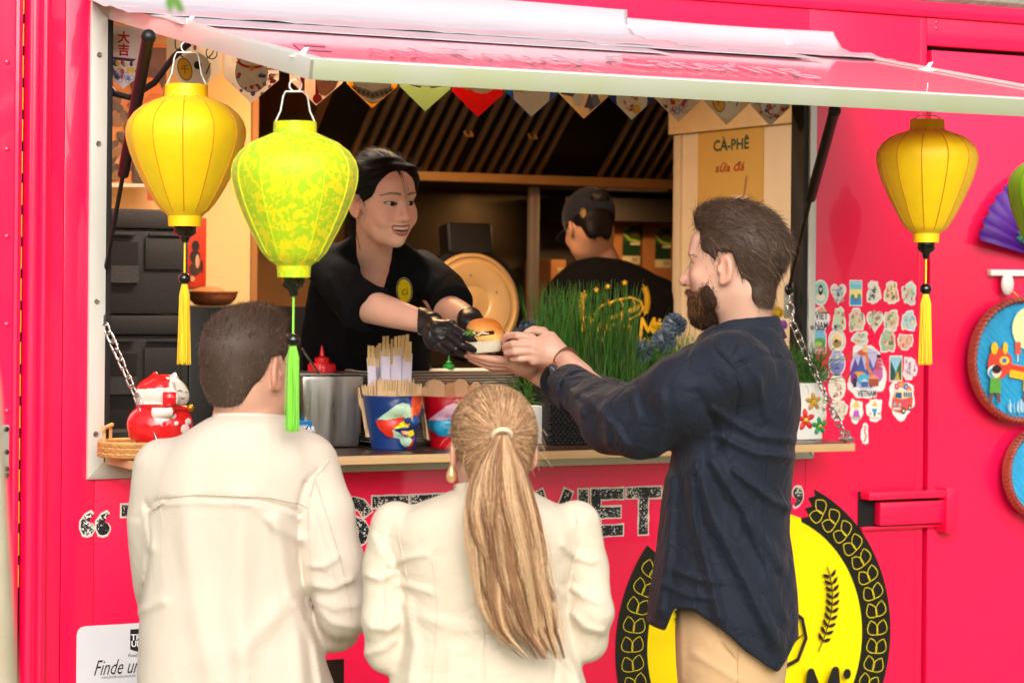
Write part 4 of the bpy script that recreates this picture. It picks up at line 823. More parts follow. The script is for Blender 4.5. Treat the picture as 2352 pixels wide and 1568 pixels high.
# picture of a person with foliage behind the bunting
y_ = 0.95; a, b = at(232, 95, y_), at(380, 432, y_)
PIC = tag(tbox('picture_panel', (a.x, y_, b.z), (b.x, y_+0.02, a.z), S('picture_orange', 214, 130, 50, rough=0.5), None), 'orange picture panel with dark leaves and a person above the black boxes', 'picture')
d = Draw((a.x, y_, a.z), (1, 0, 0), (0, 0, 1), base=0.001); Q = lambda px, py: (at(px, py, y_).x-a.x, at(px, py, y_).z-a.z); R_ = random.Random(4)
d.poly([Q(*p) for p in ((236, 430), (300, 430), (300, 180), (236, 190))], (212, 140, 70))
for k in range(46):
    x, y = Q(R_.uniform(242, 292), R_.uniform(230, 400)); d.poly(leaf2(x, y, R_.uniform(0, 6.28), R_.uniform(0.02, 0.04), 0.5), R_.choice([(60, 48, 24), (80, 66, 30), (46, 36, 22), (120, 90, 40)]))
d.poly([Q(*p) for p in ((305, 430), (380, 430), (380, 110), (318, 110), (300, 250))], (60, 50, 40)); x, y = Q(340, 205); d.ell(x, y, 0.045, 0.055, (216, 130, 60)); d.ell(x-0.005, y+0.02, 0.05, 0.045, (40, 26, 20)); d.ell(x+0.002, y-0.012, 0.038, 0.045, (220, 140, 74)); d.poly([Q(*p) for p in ((300, 250), (345, 215), (372, 216), (372, 245), (330, 300))], (200, 110, 50))
d.poly([Q(*p) for p in ((236, 430), (380, 430), (380, 424), (236, 420))], (230, 220, 200)); d.poly([Q(*p) for p in ((336, 460), (372, 464), (372, 436), (336, 434))], (180, 60, 40)); x, y = Q(352, 455); d.text('V', x, y, 0.025, (240, 226, 200), bold=0.001)
d.done('picture_print', PIC)
y_ = 1.045; a, b = at(424, 500, y_), at(472, 660, y_)
RP = tag(tbox('red_plaque', (a.x, y_-0.004, b.z), (b.x, y_, a.z), S('plaque_red', 190, 54, 28, rough=0.35), None, 0.001), 'red plaque with dark figure on the beige cabinet wall', 'plaque')
d = Draw((a.x, y_-0.004, a.z), (1, 0, 0), (0, 0, 1), base=0.0008); Q = lambda px, py: (at(px, py, y_).x-a.x, at(px, py, y_).z-a.z)
for px, py, rx, ry, c_ in ((448, 565, .012, .016, (30, 20, 20)), (447, 590, .016, .02, (40, 26, 24)), (446, 618, .017, .02, (60, 36, 28)), (452, 600, .006, .02, (200, 160, 120)), (462, 612, .004, .02, (30, 20, 20)), (440, 640, .008, .008, (200, 150, 110))): x, y = Q(px, py); d.ell(x, y, rx, ry, c_)
d.done('plaque_print', RP)
# range hood
HYb, HZ0 = 1.55, 2.105; hx0, hx1 = 2.93, 4.75; sd = Vector((0, -0.44, 0.376))
bm = BM(); hexa(bm, [(hx0, HYb, HZ0+0.035), (hx1, HYb, HZ0+0.035), (hx1, HYb+0.03, HZ0+0.02), (hx0, HYb+0.03, HZ0+0.02)]+[Vector(p)+sd for p in ((hx0, HYb, HZ0+0.035), (hx1, HYb, HZ0+0.035), (hx1, HYb+0.03, HZ0+0.02), (hx0, HYb+0.03, HZ0+0.02))])
HOOD = obj('range_hood', bm, S('hood_dark', 26, 22, 18, rough=0.45, metal=0.5, var=0.2, vscale=5), T)
tbox('hood_lip', (hx0, HYb-0.05, HZ0), (hx1, HYb+0.02, HZ0+0.030), LIPM, HOOD, 0.004)
tbox('hood_back', (hx0, HYb+0.03, HZ0-0.005), (hx1, 2.099, HZ0+0.03), IND, HOOD)
sdn = sd.normalized(); sn = Vector((0, -sdn.z, sdn.y)); sn = sn if sn.y < 0 else -sn
bm = BM(); pr = [(-0.011, 0.0), (-0.010, 0.008), (-0.006, 0.014), (0.0, 0.016), (0.006, 0.014), (0.010, 0.008), (0.011, 0.0)]; L = sd.length*0.98
A_ = [bm.verts.new(Vector((x, 0, 0))+sn*h+sdn*0.006) for x, h in pr]; B_ = [bm.verts.new(Vector((x, 0, 0))+sn*h+sdn*L) for x, h in pr]; tip = bm.verts.new(sn*0.002-sdn*0.008)
fs = [bm.faces.new((A_[k], A_[k+1], B_[k+1], B_[k])) for k in range(6)]+[bm.faces.new((A_[k+1], A_[k], tip)) for k in range(6)]; bmesh.ops.recalc_face_normals(bm, faces=fs)
SLM = bpy.data.meshes.new('slat'); bm.to_mesh(SLM); bm.free(); fin(SLM, 60); SLM.materials.append(HOODM)
x = hx0+0.16; gx0, gx1 = at(1244, 405, HYb).x, at(1372, 405, HYb).x; i = 0
while x < hx1-0.05:
    if not (gx0 < x < gx1):
        o = bpy.data.objects.new('slat', SLM); COL.objects.link(o); o.parent = HOOD; o.matrix_basis = Matrix.Translation((x, HYb-0.004, HZ0+0.037))
    x += 0.0455; i += 1
    if i % 9 == 0: x += 0.012
for xx in (at(1085, 370, HYb-0.2).x, at(1250, 300, HYb-0.25).x):
    c = Vector((xx, HYb, HZ0+0.037))+sd*0.35; bm = BM(); tube(bm, [c+sn*0.016+Vector((-0.012, 0, 0)), c+sn*0.035+Vector((-0.012, 0, 0)), c+sn*0.035+Vector((0.012, 0, 0)), c+sn*0.016+Vector((0.012, 0, 0))], 0.004, 6); obj('filter_grip', bm, LIPM, HOOD)
bm = BM(); prism(bm, [(HYb, HZ0), (2.09, HZ0), (2.09, 2.515), (HYb-0.44, 2.515)], (hx0-0.03, 0, 0), (0, 1, 0), (0, 0, 1), 0.0295); obj('hood_end', bm, S('hood_end_brown', 96, 64, 36, rough=0.5, metal=0.3), HOOD)
# lower kitchen: bench, dark uprights, steel post
tbox('kitchen_bench', (2.75, 1.62, Z_IN), (6.0, 2.09, 1.62), S('bench_steel', 110, 96, 76, rough=0.35, metal=0.8, var=0.1, vscale=4), bev=0.004)
px_ = at(1224, 600, 1.60).x
tbox('steel_post', (px_-0.017, 1.585, 1.63), (px_+0.017, 1.615, HZ0-0.001), S('post_steel', 196, 186, 168, rough=.42, metal=.35, var=.08, vscale=12), bev=0.006)
tbox('dark_shelf', (at(1238, 440, 2.0).x, 1.80, 2.0), (4.80, 2.09, 2.08), IND)
tbox('dark_upright', (at(1235, 600, 2.0).x, 2.03, 1.63), (at(1415, 600, 2.0).x, 2.085, 2.0), IND)
# cartons with green labels
def carton(pxa, pxb, pya, pyb, Y, label, lab):
    a, b = at(pxa, pya, Y), at(pxb, pyb, Y)
    o = tag(tbox('carton', (a.x, Y, 1.625), (b.x, Y+0.2, a.z), S('cardboard', 150, 98, 52, rough=0.75, var=0.1, vscale=12, bump=0.1, bscale=40), None, 0.003), label, 'carton', 'cartons on the bench behind the cook')
    d = Draw((lab[0] and at(lab[0], lab[1], Y).x, Y, at(lab[0], lab[1], Y).z), (1, 0, 0), (0, 0, 1), base=0.0008); w = at(lab[2], lab[1], Y).x-at(lab[0], lab[1], Y).x; h = at(lab[0], lab[1], Y).z-at(lab[0], lab[3], Y).z
    d.rect(0, -h, w, 0, (20, 52, 30)); d.rect(0, -h*.42, w, 0, (36, 80, 30)); d.line([(0, -h*.18), (w*.4, -h*.36), (w, -h*.42)], 0.008, (170, 180, 70)); d.ell(w*.7, -h*.2, w*.2, h*.04, (170, 70, 40)); d.rect(0, -h, w, -h*.80, (200, 190, 150)); d.rect(w*.45, -h*.5, w, -h*.44, (210, 200, 170))
    for q in range(7): d.rect(w*(.55+.055*q), -h*.96, w*(.575+.055*q), -h*.83, (40, 30, 20))
    d.text('BIO', w*.2, -h*.1, 0.016, (220, 210, 160)); d.done('carton_label', o)
carton(1390, 1470, 478, 640, 1.90, 'brown carton with green label nearest to the cook', (1430, 519, 1470, 605))
carton(1477, 1560, 484, 640, 1.92, 'brown carton with green label beside the cream partition', (1505, 524, 1541, 614))
carton(1266, 1300, 596, 640, 1.85, 'small brown carton low behind the cook', (1284, 620, 1298, 636))
# black insulated boxes stacked at the end
EPP = S('black_foam', 22, 21, 20, rough=0.7, var=0.25, vscale=90, bump=0.35, bscale=260)
def foam_box(pya, pyb, Y, label, pxb=432):
    a, b = at(225, pya, Y), at(pxb, pyb, Y); t = thing('insulated_box', label, 'box', ((a.x+b.x)/2, Y+0.2, b.z), 'insulated boxes stacked by the hatch')
    h = a.z-b.z; x0, x1 = a.x, b.x
    bm = BM(); bx(bm, (x0, Y, b.z), (x1, Y+0.42, a.z-0.052), 0.008); obj('box_body', bm, EPP, t)
    bm = BM(); bx(bm, (x0-0.004, Y-0.006, a.z-0.051), (x1+0.004, Y+0.43, a.z), 0.008); obj('box_lid', bm, EPP, t)
    g0, g1 = at(238, 0, Y).x, at(322, 0, Y).x; zc = b.z+h*0.5
    bm = BM(); hexa(bm, [(g0, Y-0.0115, zc-0.055), (g1, Y-0.0115, zc-0.055), (g1, Y-0.001, zc-0.055), (g0, Y-0.001, zc-0.055), (g0, Y-0.004, zc-0.01), (g1, Y-0.004, zc-0.01), (g1, Y-0.001, zc-0.01), (g0, Y-0.001, zc-0.01)]); obj('grip_ledge', bm, EPP, t)
    bm = BM(); bx(bm, (g0, Y-0.0015, zc-0.009), (g1, Y-0.0005, zc+0.05)); obj('grip_recess', bm, DARK, t)
    bm = BM(); bx(bm, (at(338, 0, Y).x, Y-0.005, zc-0.02), (at(424, 0, Y).x, Y-0.0005, zc+0.065), 0.003); obj('label_field', bm, EPP, t)
    for sx in (g0, at(345, 0, Y).x):
        bm = BM(); bx(bm, (sx, Y-0.009, a.z-0.07), (sx+0.09, Y-0.002, a.z-0.062), 0.002); obj('edge_bead', bm, EPP, t)
foam_box(478, 722, 0.45, 'upper black foam insulated box under the orange picture')
foam_box(724, 985, 0.452, 'lower black foam insulated box behind the lucky cat')
UN = tbox('side_unit', (at(434, 800, 0.6).x, 0.6, Z_IN), (at(720, 800, 0.6).x+0.03, 1.02, at(560, 704, 0.6).z), S('unit_black', 24, 22, 20, rough=0.3, metal=0.3, var=0.1), T, 0.006)
# ceramic bowl on the side unit
c = at(487, 704, 0.78); c.z = at(560, 704, 0.6).z; CER = S('terracotta', 150, 84, 46, rough=0.4, var=0.08)
t = thing('ceramic_bowl', 'brown ceramic bowl on the black side unit behind the lanterns', 'bowl', c)
bm = BM(); lathe(bm, [(0.035, 0.001), (0.05, 0.004), (0.066, 0.02), (0.071, 0.036), (0.074, 0.037), (0.074, 0.041), (0.066, 0.041), (0.06, 0.02), (0.001, 0.012)], c, 28); obj('bowl_body', bm, CER, t)
bm = BM(); ball(bm, c+Vector((-0.01, 0, 0.036)), (0.05, 0.05, 0.018), 14); obj('bowl_content', bm, S('bread_brown', 176, 108, 58, rough=0.7, bump=0.4, bscale=80), t)
# round pot lid standing open with black rim and handle block
Y_ = 1.15; c = at(1085, 697, Y_); r = 0.158
t = thing('pot_lid', 'large round beige cooker lid standing open behind the server', 'lid', (c.x, Y_, 1.62))
M_ = Matrix.Translation(c) @ Matrix.Rotation(math.radians(90-8), 4, 'X') @ Matrix.Rotation(0, 4, 'Z')
LIDM = S('lid_beige', 214, 176, 118, rough=0.35, metal=0.2, var=0.04, vscale=6)
bm = BM(); lathe(bm, [(0.001, 0.010), (0.012, 0.010), (0.02, 0.007), (0.055, 0.007), (0.062, 0.012), (r*0.80, 0.013), (r*0.84, 0.008), (r*0.90, 0.008), (r*0.93, 0.014), (r, 0.010), (r, -0.01), (0.001, -0.012)], n=56, M=M_, cap=False); obj('inner_plate', bm, LIDM, t)
bm = BM(); lathe(bm, [(r+0.0005, 0.0), (r+0.004, 0.006), (r+0.018, 0.004), (r+0.024, -0.02), (r+0.012, -0.06), (0.001, -0.07)], n=56, M=M_, cap=False); obj('lid_shell', bm, BLK, t)
c2 = M_ @ Vector((0, r+0.045, -0.03)); bm = BM(); bx(bm, (-0.078, -0.045, -0.05), (0.078, 0.03, 0.05), 0.014, 3, Matrix.Translation(c2) @ Matrix.Rotation(math.radians(-8), 4, 'X')); obj('hinge_block', bm, BLK, t)
for q in range(5):
    a = q*1.257+0.4; p = M_ @ Vector((r*0.55*math.cos(a), r*0.55*math.sin(a), 0.0132)); bm = BM(); ball(bm, p, 0.003, 8); obj('vent_hole', bm, BLK, t)
bm = BM(); lathe(bm, [(0.15, -0.0), (0.17, 0.01), (0.17, 0.05), (0.15, 0.06)], (c.x, Y_+0.14, 1.45), 40); bx(bm, (c.x-0.19, Y_-0.05, Z_IN), (c.x+0.2, Y_+0.33, 1.46), 0.01); obj('cooker_body', bm, BLK, t)
# kitchen lamps: warm strips on the ceiling / hood behind the flap, plus an added fill
def lamp(x, y, z, w, power, col, sx=0.30, sy=0.05, rot=(0, 0, 0)):
    bm = BM(); bx(bm, (x-sx/2-0.01, y-sy/2-0.01, z+0.003), (x+sx/2+0.01, y+sy/2+0.01, z+0.02), 0.003); lo = obj('kitchen_or_fill_lamp', bm, WHITE, T)
    l = bpy.data.lights.new('kitchen_or_fill_light', 'AREA'); l.shape = 'RECTANGLE'; l.size = sx; l.size_y = sy; l.energy = power; l.color = col
    o = bpy.data.objects.new('kitchen_or_fill_light', l); COL.objects.link(o); o.location = (x, y, z); o.rotation_euler = rot
WARM = (1.0, 0.58, 0.24)
lamp(2.85, 0.70, 2.49, 0.3, 7, WARM)
lamp(3.55, 1.25, 2.49, 0.3, 6, WARM)
lamp(4.15, 1.60, 2.095, 0.3, 2.5, WARM)
lamp(2.52, 0.13, 2.49, 0.3, 24, (1.0, 0.84, 0.68), 0.8, 0.06, (math.radians(-12), 0, 0))  # fill strip added over the hatch to brighten the server's face
# ================================================================ lanterns
def silk(name, c, c2=None, vs=30):
    m = pm(name, c, rough=0.55, var=0.05, vscale=40, bump=0.15, bscale=180, sheen=0.1, translucent=0.2, col2=c2, hard=True)
    for n in m.node_tree.nodes:
        if n.type == 'TEX_NOISE' and c2 and abs(n.inputs['Scale'].default_value-40) < 1: n.inputs['Scale'].default_value = vs; n.inputs['Detail'].default_value = 2; n.inputs['Distortion'].default_value = 1.6
    return m
def lantern(label, cpx, cpy0, cpy1, rpx, X=None, Y=None, mats=None, prof=None, fin_py=None, bead_py=None, tas=None, tcol=None, hang=None, yaw=0.0, nrib=12):
    p = at(cpx, cpy0, Y); Zd = float((np.array(p)-CAM) @ FWD); s = F/Zd; H = (cpy1-cpy0)/s; R = rpx/s; x, y, zt = p.x, p.y, p.z
    t = thing('silk_lantern', label, 'lantern', (x, y, zt-H), 'silk lanterns hanging from the flap')
    pr = prof or [(0.36, .085), (0.42, .092), (0.62, .125), (0.80, .175), (0.93, .235), (0.995, .30), (1.0, .36), (0.96, .44), (0.87, .545), (0.74, .66), (0.58, .78), (0.43, .87), (0.30, .925)]
    P = np.array(pr); tt, rr = spline(P[:, 1], P[:, 0], 30)
    shp = lambda a: 0.55+0.45*(math.cos(math.pi/nrib)/math.cos(((a-yaw) % (2*math.pi/nrib))-math.pi/nrib))
    bm = BM(); lathe(bm, [(R*q, zt-H*w) for w, q in zip(tt, rr)], (x, y, 0), nrib*6, shape=shp, cap=False); obj('silk_shade', bm, mats[0], t, angle=80)
    for k in range(nrib):
        a = yaw+k*2*math.pi/nrib; bm = BM()
        tube(bm, [Vector((x+math.cos(a)*(R*q*1.004), y+math.sin(a)*(R*q*1.004), zt-H*w)) for w, q in zip(tt[::2], rr[::2])], 0.0014, 5); obj('rib', bm, mats[1], t)
    for w0, w1, q, qb in ((0.0, .092, pr[0][0], pr[0][0]*1.02), (.925, 1.0, pr[-1][0]*0.98, pr[-1][0]*0.93)):
        bm = BM(); lathe(bm, [(R*q*0.9, zt-H*w0), (R*q, zt-H*w0), (R*qb, zt-H*w1), (R*qb*0.9, zt-H*w1)], (x, y, 0), 36, cap=False); obj('collar', bm, mats[2], t)
    px2z = lambda py: zt-(py-cpy0)/s
    zf0, zf1 = zt-H, px2z(fin_py); r0 = R*pr[-1][0]*0.62; h = zf0-zf1
    bm = BM(); lathe(bm, [(r0, zf0), (r0*1.05, zf0-h*.12), (r0*.98, zf0-h*.22), (r0*1.1, zf0-h*.3), (r0*.95, zf0-h*.5), (r0*.5, zf0-h*.68), (r0*.42, zf0-h*.8), (r0*.34, zf1), (r0*.1, zf1-0.001)], (x, y, 0), 24); obj('finial', bm, LACQ, t)
    zb = px2z(bead_py); rb = 0.0135
    bm = BM(); tube(bm, [(x, y, zf1), (x, y, zb+rb*.8)], 0.0022, 6); obj('cord', bm, tcol, t)
    bm = BM(); ball(bm, (x, y, zb), rb, 18); obj('bead', bm, LACQ, t)
    z0, z1 = zb-rb*.8, px2z(tas); n = 150; L = z0-z1; k = 8
    a = RNG.uniform(0, 6.28, n); q = np.sqrt(RNG.uniform(0.05, 1, n))*0.0125; u = np.linspace(0, 1, k)
    prf = np.interp(u, [0, .05, .12, .5, 1], [.45, .8, .95, 1.0, 1.12]); lens = L*RNG.uniform(.95, 1.0, n)
    sx = RNG.normal(0, .0015, (n, 1))*u; S_ = np.stack([x+(q*np.cos(a))[:, None]*prf+sx, y+(q*np.sin(a))[:, None]*prf+RNG.normal(0, .0015, (n, 1))*u, z0-lens[:, None]*u], -1)
    strands('tassel', S_, 0.0013, tcol, t, camframe=False, taper=0.8)
    if hang:
        top = Vector(hang); a0 = Vector((x, y, zt)); w = R*pr[0][0]*0.92; ax = Vector((RGT[0], RGT[1], 0)); zr = top.z-0.016
        bm = BM(); tube(bm, [a0-ax*w, a0-ax*w*.75+Vector((0, 0, (zr-zt)*.35)), a0-ax*w*.62+Vector((0, 0, (zr-zt)*.85)), a0-ax*w*.5+Vector((0, 0, zr-zt)), a0+ax*w*.5+Vector((0, 0, zr-zt)), a0+ax*w*.62+Vector((0, 0, (zr-zt)*.85)), a0+ax*w*.75+Vector((0, 0, (zr-zt)*.35)), a0+ax*w], 0.0016, 6); obj('hanger_wire', bm, WHITE, t)
        bm = BM(); tube(bm, [Vector((x, y, zr+0.012))+ax*(0.012*math.cos(q))+Vector((0, 0, 0.012*math.sin(q))) for q in [k*math.pi/8 for k in range(16)]], 0.0016, 6, closed=True); obj('hanger_ring', bm, WHITE, t)
        bm = BM(); tube(bm, [Vector((x, y, zr+0.02)), Vector((x, y, top.z+0.06))], 0.001, 5); obj('hanger_string', bm, WHITE, t)
    return t
LACQ = S('black_lacquer', 10, 9, 10, rough=0.12, coat=0.6, var=0.0)
Y1 = silk('silk_yellow', srgb(255, 220, 0)); Y1R = S('silk_rib_yellow', 224, 150, 6, rough=0.6); Y1C = S('silk_collar_yellow', 255, 202, 8, rough=0.5)
G1 = silk('silk_green_damask', srgb(250, 238, 16), srgb(188, 222, 24), 46); G1R = S('silk_rib_green', 224, 226, 30, rough=0.6); G1C = silk('silk_collar_green', srgb(248, 236, 16), srgb(188, 222, 24), 46)
O1 = silk('silk_amber', srgb(255, 212, 0)); O1R = S('silk_rib_amber', 200, 136, 8, rough=0.6); O1C = S('silk_collar_amber', 252, 200, 8, rough=0.5)
TY = S('tassel_yellow', 255, 214, 6, rough=0.6, sheen=0.2); TG = S('tassel_green', 140, 232, 60, rough=0.6, sheen=0.2)
Ya = atX(430, 100, 1.803).y
lantern('plain yellow silk lantern nearest the hatch hinge, with yellow tassel', 428, 195, 520, 136, Y=Ya, mats=(Y1, Y1R, Y1C), fin_py=556, bead_py=640, tas=838, tcol=TY, hang=at(428, 104, Ya), yaw=0.13)
Yb = atX(690, 170, 1.803).y+0.02
lantern('green and yellow patterned silk lantern with bright green tassel', 678, 280, 637, 144, Y=Yb, mats=(G1, G1R, G1C), fin_py=680, bead_py=781, tas=992, tcol=TG, hang=at(683, 192, Yb), yaw=0.1,
        prof=[(0.34, .075), (0.42, .085), (0.64, .125), (0.84, .185), (0.96, .25), (1.0, .33), (0.97, .42), (0.88, .53), (0.75, .65), (0.58, .78), (0.42, .88), (0.28, .925)])
lantern('amber yellow silk lantern hanging by the stickers', 2130, 275, 557, 115, Y=-1.05, mats=(O1, O1R, O1C), fin_py=594, bead_py=664, tas=838, tcol=TY, hang=at(2132, 250, -1.05), yaw=0.3,
        prof=[(0.34, .085), (0.42, .092), (0.62, .12), (0.82, .17), (0.95, .23), (1.0, .29), (0.985, .36), (0.92, .46), (0.80, .58), (0.66, .70), (0.50, .82), (0.36, .90), (0.27, .925)])
lantern('leaf green silk lantern at the picture edge in front of the fan', 2398, 345, 600, 82, Y=-0.5, mats=(silk('silk_leaf', srgb(150, 200, 20)), S('silk_rib_leaf', 96, 140, 16), S('silk_collar_leaf', 140, 190, 20)), fin_py=630, bead_py=690, tas=840, tcol=TG, hang=at(2398, 300, -0.5), yaw=0.2)
# ================================================================ bunting
BUN = thing('bunting', 'string of pointed paper flags printed with cats hung across the hatch', 'bunting', (2.8, 0.06, 2.2))
FY_ = 0.066
bm = BM(); tube(bm, [at(226, 38, FY_), at(600, 60, FY_), at(1100, 88, FY_), at(1830, 145, FY_)], 0.002, 5); obj('string', bm, WHITE, BUN)
FL_ = [(230, 336, 205), (383, 510, 217), (513, 640, 238), (665, 787, 243), (797, 912, 249), (918, 1035, 256), (1040, 1155, 269), (1160, 1280, 270), (1285, 1397, 273), (1400, 1501, 277), (1505, 1610, 281), (1615, 1722, 288), (1724, 1814, 290)]
FBG = [(236, 226, 230), (240, 226, 206), (236, 222, 206), (240, 216, 190), (236, 186, 50), (196, 206, 150), (214, 24, 24), (60, 120, 176), (240, 214, 170), (40, 76, 150), (238, 222, 208), (240, 220, 190), (236, 220, 204)]
def cat(d, w, z, col=(244, 232, 214), collar=(206, 30, 40), y0=-0.05):
    d.ell(0, z, w*.36, w*.30, (40, 30, 30)); d.ell(0, z, w*.345, w*.288, col); d.ell(0, z-w*.38, w*.37, w*.42, (40, 30, 30)); d.ell(0, z-w*.38, w*.355, w*.405, col)
    for sg in (-1, 1): d.poly([(sg*w*.33, z+w*.10), (sg*w*.28, z+w*.42), (sg*w*.08, z+w*.27)], col); d.line([(sg*w*.18+q*w*.03, z+w*.06-abs(q)*w*.02) for q in (-2, -1, 0, 1, 2)], w*.02, (30, 24, 24))
    d.line([(w*.30*math.cos(t), z-w*.14+w*.12*math.sin(t)) for t in [math.pi+math.pi*k/10 for k in range(11)]], w*.055, collar); d.ell(0, z-w*.28, w*.06, w*.06, (226, 170, 40))
    d.ell(0, z-w*.02, w*.03, w*.02, (220, 110, 110))
for i, ((l, r_, tip), bgc) in enumerate(zip(FL_, FBG)):
    pm_ = at((l+r_)/2, tip, FY_); xl, xr = at(l, tip-50, FY_).x, at(r_, tip-50, FY_).x; w = xr-xl; cx = (xl+xr)/2; tz = pm_.z; sh = tz+w*0.42; top = tz+w*1.32
    bm = BM(); prism(bm, [(-w/2, sh-tz), (0, 0), (w/2, sh-tz), (w/2, top-tz), (-w/2, top-tz)], (cx, FY_, tz), (1, 0, 0), (0, 0, 1), 0.0007)
    fo = obj('flag', bm, pm('flag_%d' % i, srgb(*bgc), rough=0.6, var=0.03, translucent=0.35), BUN)
    d = Draw((cx, FY_, tz), (1, 0, 0), (0, 0, 1), base=0.0012); R_ = random.Random(i)
    if i in (0, 10):
        d.ell(-w*.1, w*.95, w*.2, w*.2, (238, 210, 200)); d.text('大吉', 0, w*.72, w*.26, (206, 30, 36), bold=0.001) if i == 10 else (d.text('大', 0, w*.98, w*.26, (206, 30, 36), bold=0.001), d.text('吉', 0, w*.72, w*.26, (206, 30, 36), bold=0.001))
        d.poly([(-w*.26, w*.66), (w*.28, w*.64), (w*.2, w*.58), (-w*.2, w*.6)], (80, 40, 46))
        for k in range(26): d.ell(R_.gauss(0, w*.15), w*(.22+R_.random()*.36), w*R_.uniform(.03, .07), w*R_.uniform(.03, .06), R_.choice([(196, 40, 50), (236, 190, 50), (90, 110, 170), (230, 214, 206), (70, 50, 60)]), 9)
        for k in range(12): d.ring(R_.gauss(0, w*.22), w*(.16+R_.random()*.2), w*.05, w*.05, w*.012, (130, 150, 190), 10)
    elif i in (1, 11):
        d.ring(0, w*.86, w*.36, w*.30, w*.022, (24, 20, 20)); d.ell(0, w*.42, w*.3, w*.3, (244, 232, 214))
        for sg in (-1, 1): d.line([(sg*w*.18+q*w*.03, w*.9-abs(q)*w*.015) for q in (-2, -1, 0, 1, 2)], w*.022, (24, 20, 20)); d.line([(sg*w*.33, w*.98), (sg*w*.30, w*1.2), (sg*w*.12, w*1.13)], w*.02, (24, 20, 20))
        d.ell(0, w*.80, w*.03, w*.05, (226, 120, 120)); d.ell(-w*.18, w*.42, w*.13, w*.20, (24, 20, 20), rot=.3); d.ell(-w*.18, w*.42, w*.115, w*.185, (240, 180, 40), rot=.3); d.text('千', -w*.18, w*.36, w*.16, (24, 20, 20)); d.ell(w*.05, w*.5, w*.07, w*.07, (24, 20, 20)); d.ring(w*.3, w*.72, w*.1, w*.1, w*.02, (24, 20, 20)); d.line([(w*.28, w*.55), (w*.2, w*.35)], w*.02, (24, 20, 20))
    elif i in (2, 12):
        for k in range(14): a = k*.45; d.line([(w*.1, w*.6), (w*.1+w*.4*math.cos(a*.5), w*.6+w*.4*math.sin(a*.5))], w*.025, (214, 70, 70))
        cat(d, w*.8, w*.82)
        for k in range(30): d.ell(R_.uniform(-.4, .4)*w, w*(.16+R_.random()*.36), w*R_.uniform(.02, .06), w*R_.uniform(.02, .045), R_.choice([(206, 40, 44), (60, 76, 130), (120, 140, 170), (236, 222, 206), (200, 60, 60)]), 8, R_.uniform(0, 3))
    elif i == 3:
        d.rect(-w*.3, w*.2, -w*.22, w*.9, (206, 30, 36)); d.rect(-w*.44, w*.76, w*.1, w*.84, (206, 30, 36)); d.rect(-w*.4, w*.62, w*.06, w*.67, (206, 30, 36)); d.rect(-w*.02, w*.2, w*.05, w*.9, (206, 30, 36)); d.ell(w*.22, w*.5, w*.2, w*.34, (226, 150, 120), rot=-.3); d.text('千人', w*.22, w*.42, w*.15, (40, 26, 30)); d.ell(w*.02, w*.12, w*.09, w*.09, (206, 30, 36))
    elif i == 4:
        cat(d, w*1.05, w*.92)
        for k in range(9): d.ell((k-4)*w*.09, w*(.28-.1*(1-abs(k-4)/4)+.05), w*.08, w*.07, (70, 90, 110), 12); d.ring((k-4)*w*.09, w*(.28-.1*(1-abs(k-4)/4)+.05), w*.055, w*.05, w*.014, (214, 180, 60), 12)
    elif i == 5:
        for sg in (-1, 1): d.poly([(sg*w*.05, w*.52), (sg*w*.3, w*.56), (sg*w*.3, w*.46), (sg*w*.1, w*.42)], (232, 214, 180)); d.line([(sg*w*.05, w*.52), (sg*w*.3, w*.56), (sg*w*.3, w*.46), (sg*w*.1, w*.42)], w*.02, (40, 40, 40), True)
        d.ell(0, w*.78, w*.34, w*.22, (232, 220, 190)); d.line([(-w*.34, w*.66), (-w*.2, w*.6), (w*.2, w*.6), (w*.34, w*.66)], w*.03, (50, 56, 70))
    elif i == 6:
        for k in range(5):
            for q in range(4): d.ring((k-2)*w*.2, w*(.12+.12*q), w*.1, w*.1, w*.01, (180, 16, 20), 12, 0, math.pi)
        d.ell(w*.05, w*.72, w*.36, w*.30, (240, 220, 190)); d.ell(-w*.2, w*.62, w*.15, w*.16, (240, 150, 30)); d.text('両', -w*.2, w*.57, w*.12, (206, 60, 20)); d.ell(w*.02, w*.56, w*.045, w*.045, (206, 30, 40), 8); d.ell(w*.2, w*.66, w*.08, w*.06, (206, 30, 60))
    elif i == 7:
        cat(d, w, w*.80); d.rect(-w*.34, w*.42, -w*.14, w*.86, (236, 180, 40)); d.text('千', -w*.24, w*.66, w*.13, (40, 36, 30)); d.text('万', -w*.24, w*.54, w*.13, (40, 36, 30)); d.text('両', -w*.24, w*.44, w*.12, (40, 36, 30))
        for sg in (-1, 1): d.ring(sg*w*.42, w*.5, w*.06, w*.06, w*.016, (190, 210, 230)); d.ring(sg*w*.4, w*.66, w*.05, w*.05, w*.016, (190, 210, 230))
    elif i == 8:
        d.poly([(-w*.5, w*.42), (-w*.3, w*.62), (-w*.1, w*.36)], (90, 96, 110)); d.rect(-w*.2, w*.26, -w*.1, w*.9, (200, 30, 36)); d.poly([(w*.1, w*.12), (w*.2, w*.58), (w*.34, w*.3)], (120, 126, 150)); d.poly([(w*.0, w*.2), (w*.12, w*.5), (w*.2, w*.1)], (90, 90, 120)); d.ell(-w*.12, w*.34, w*.12, w*.12, (244, 232, 214)); d.line([(w*.34, w*.46), (w*.44, w*.52), (w*.5, w*.46)], w*.04, (150, 40, 40)); d.poly([(w*.1, w*.9), (w*.16, w*.7), (w*.26, w*.9)], (190, 80, 50))
    elif i == 9:
        cat(d, w, w*.78)
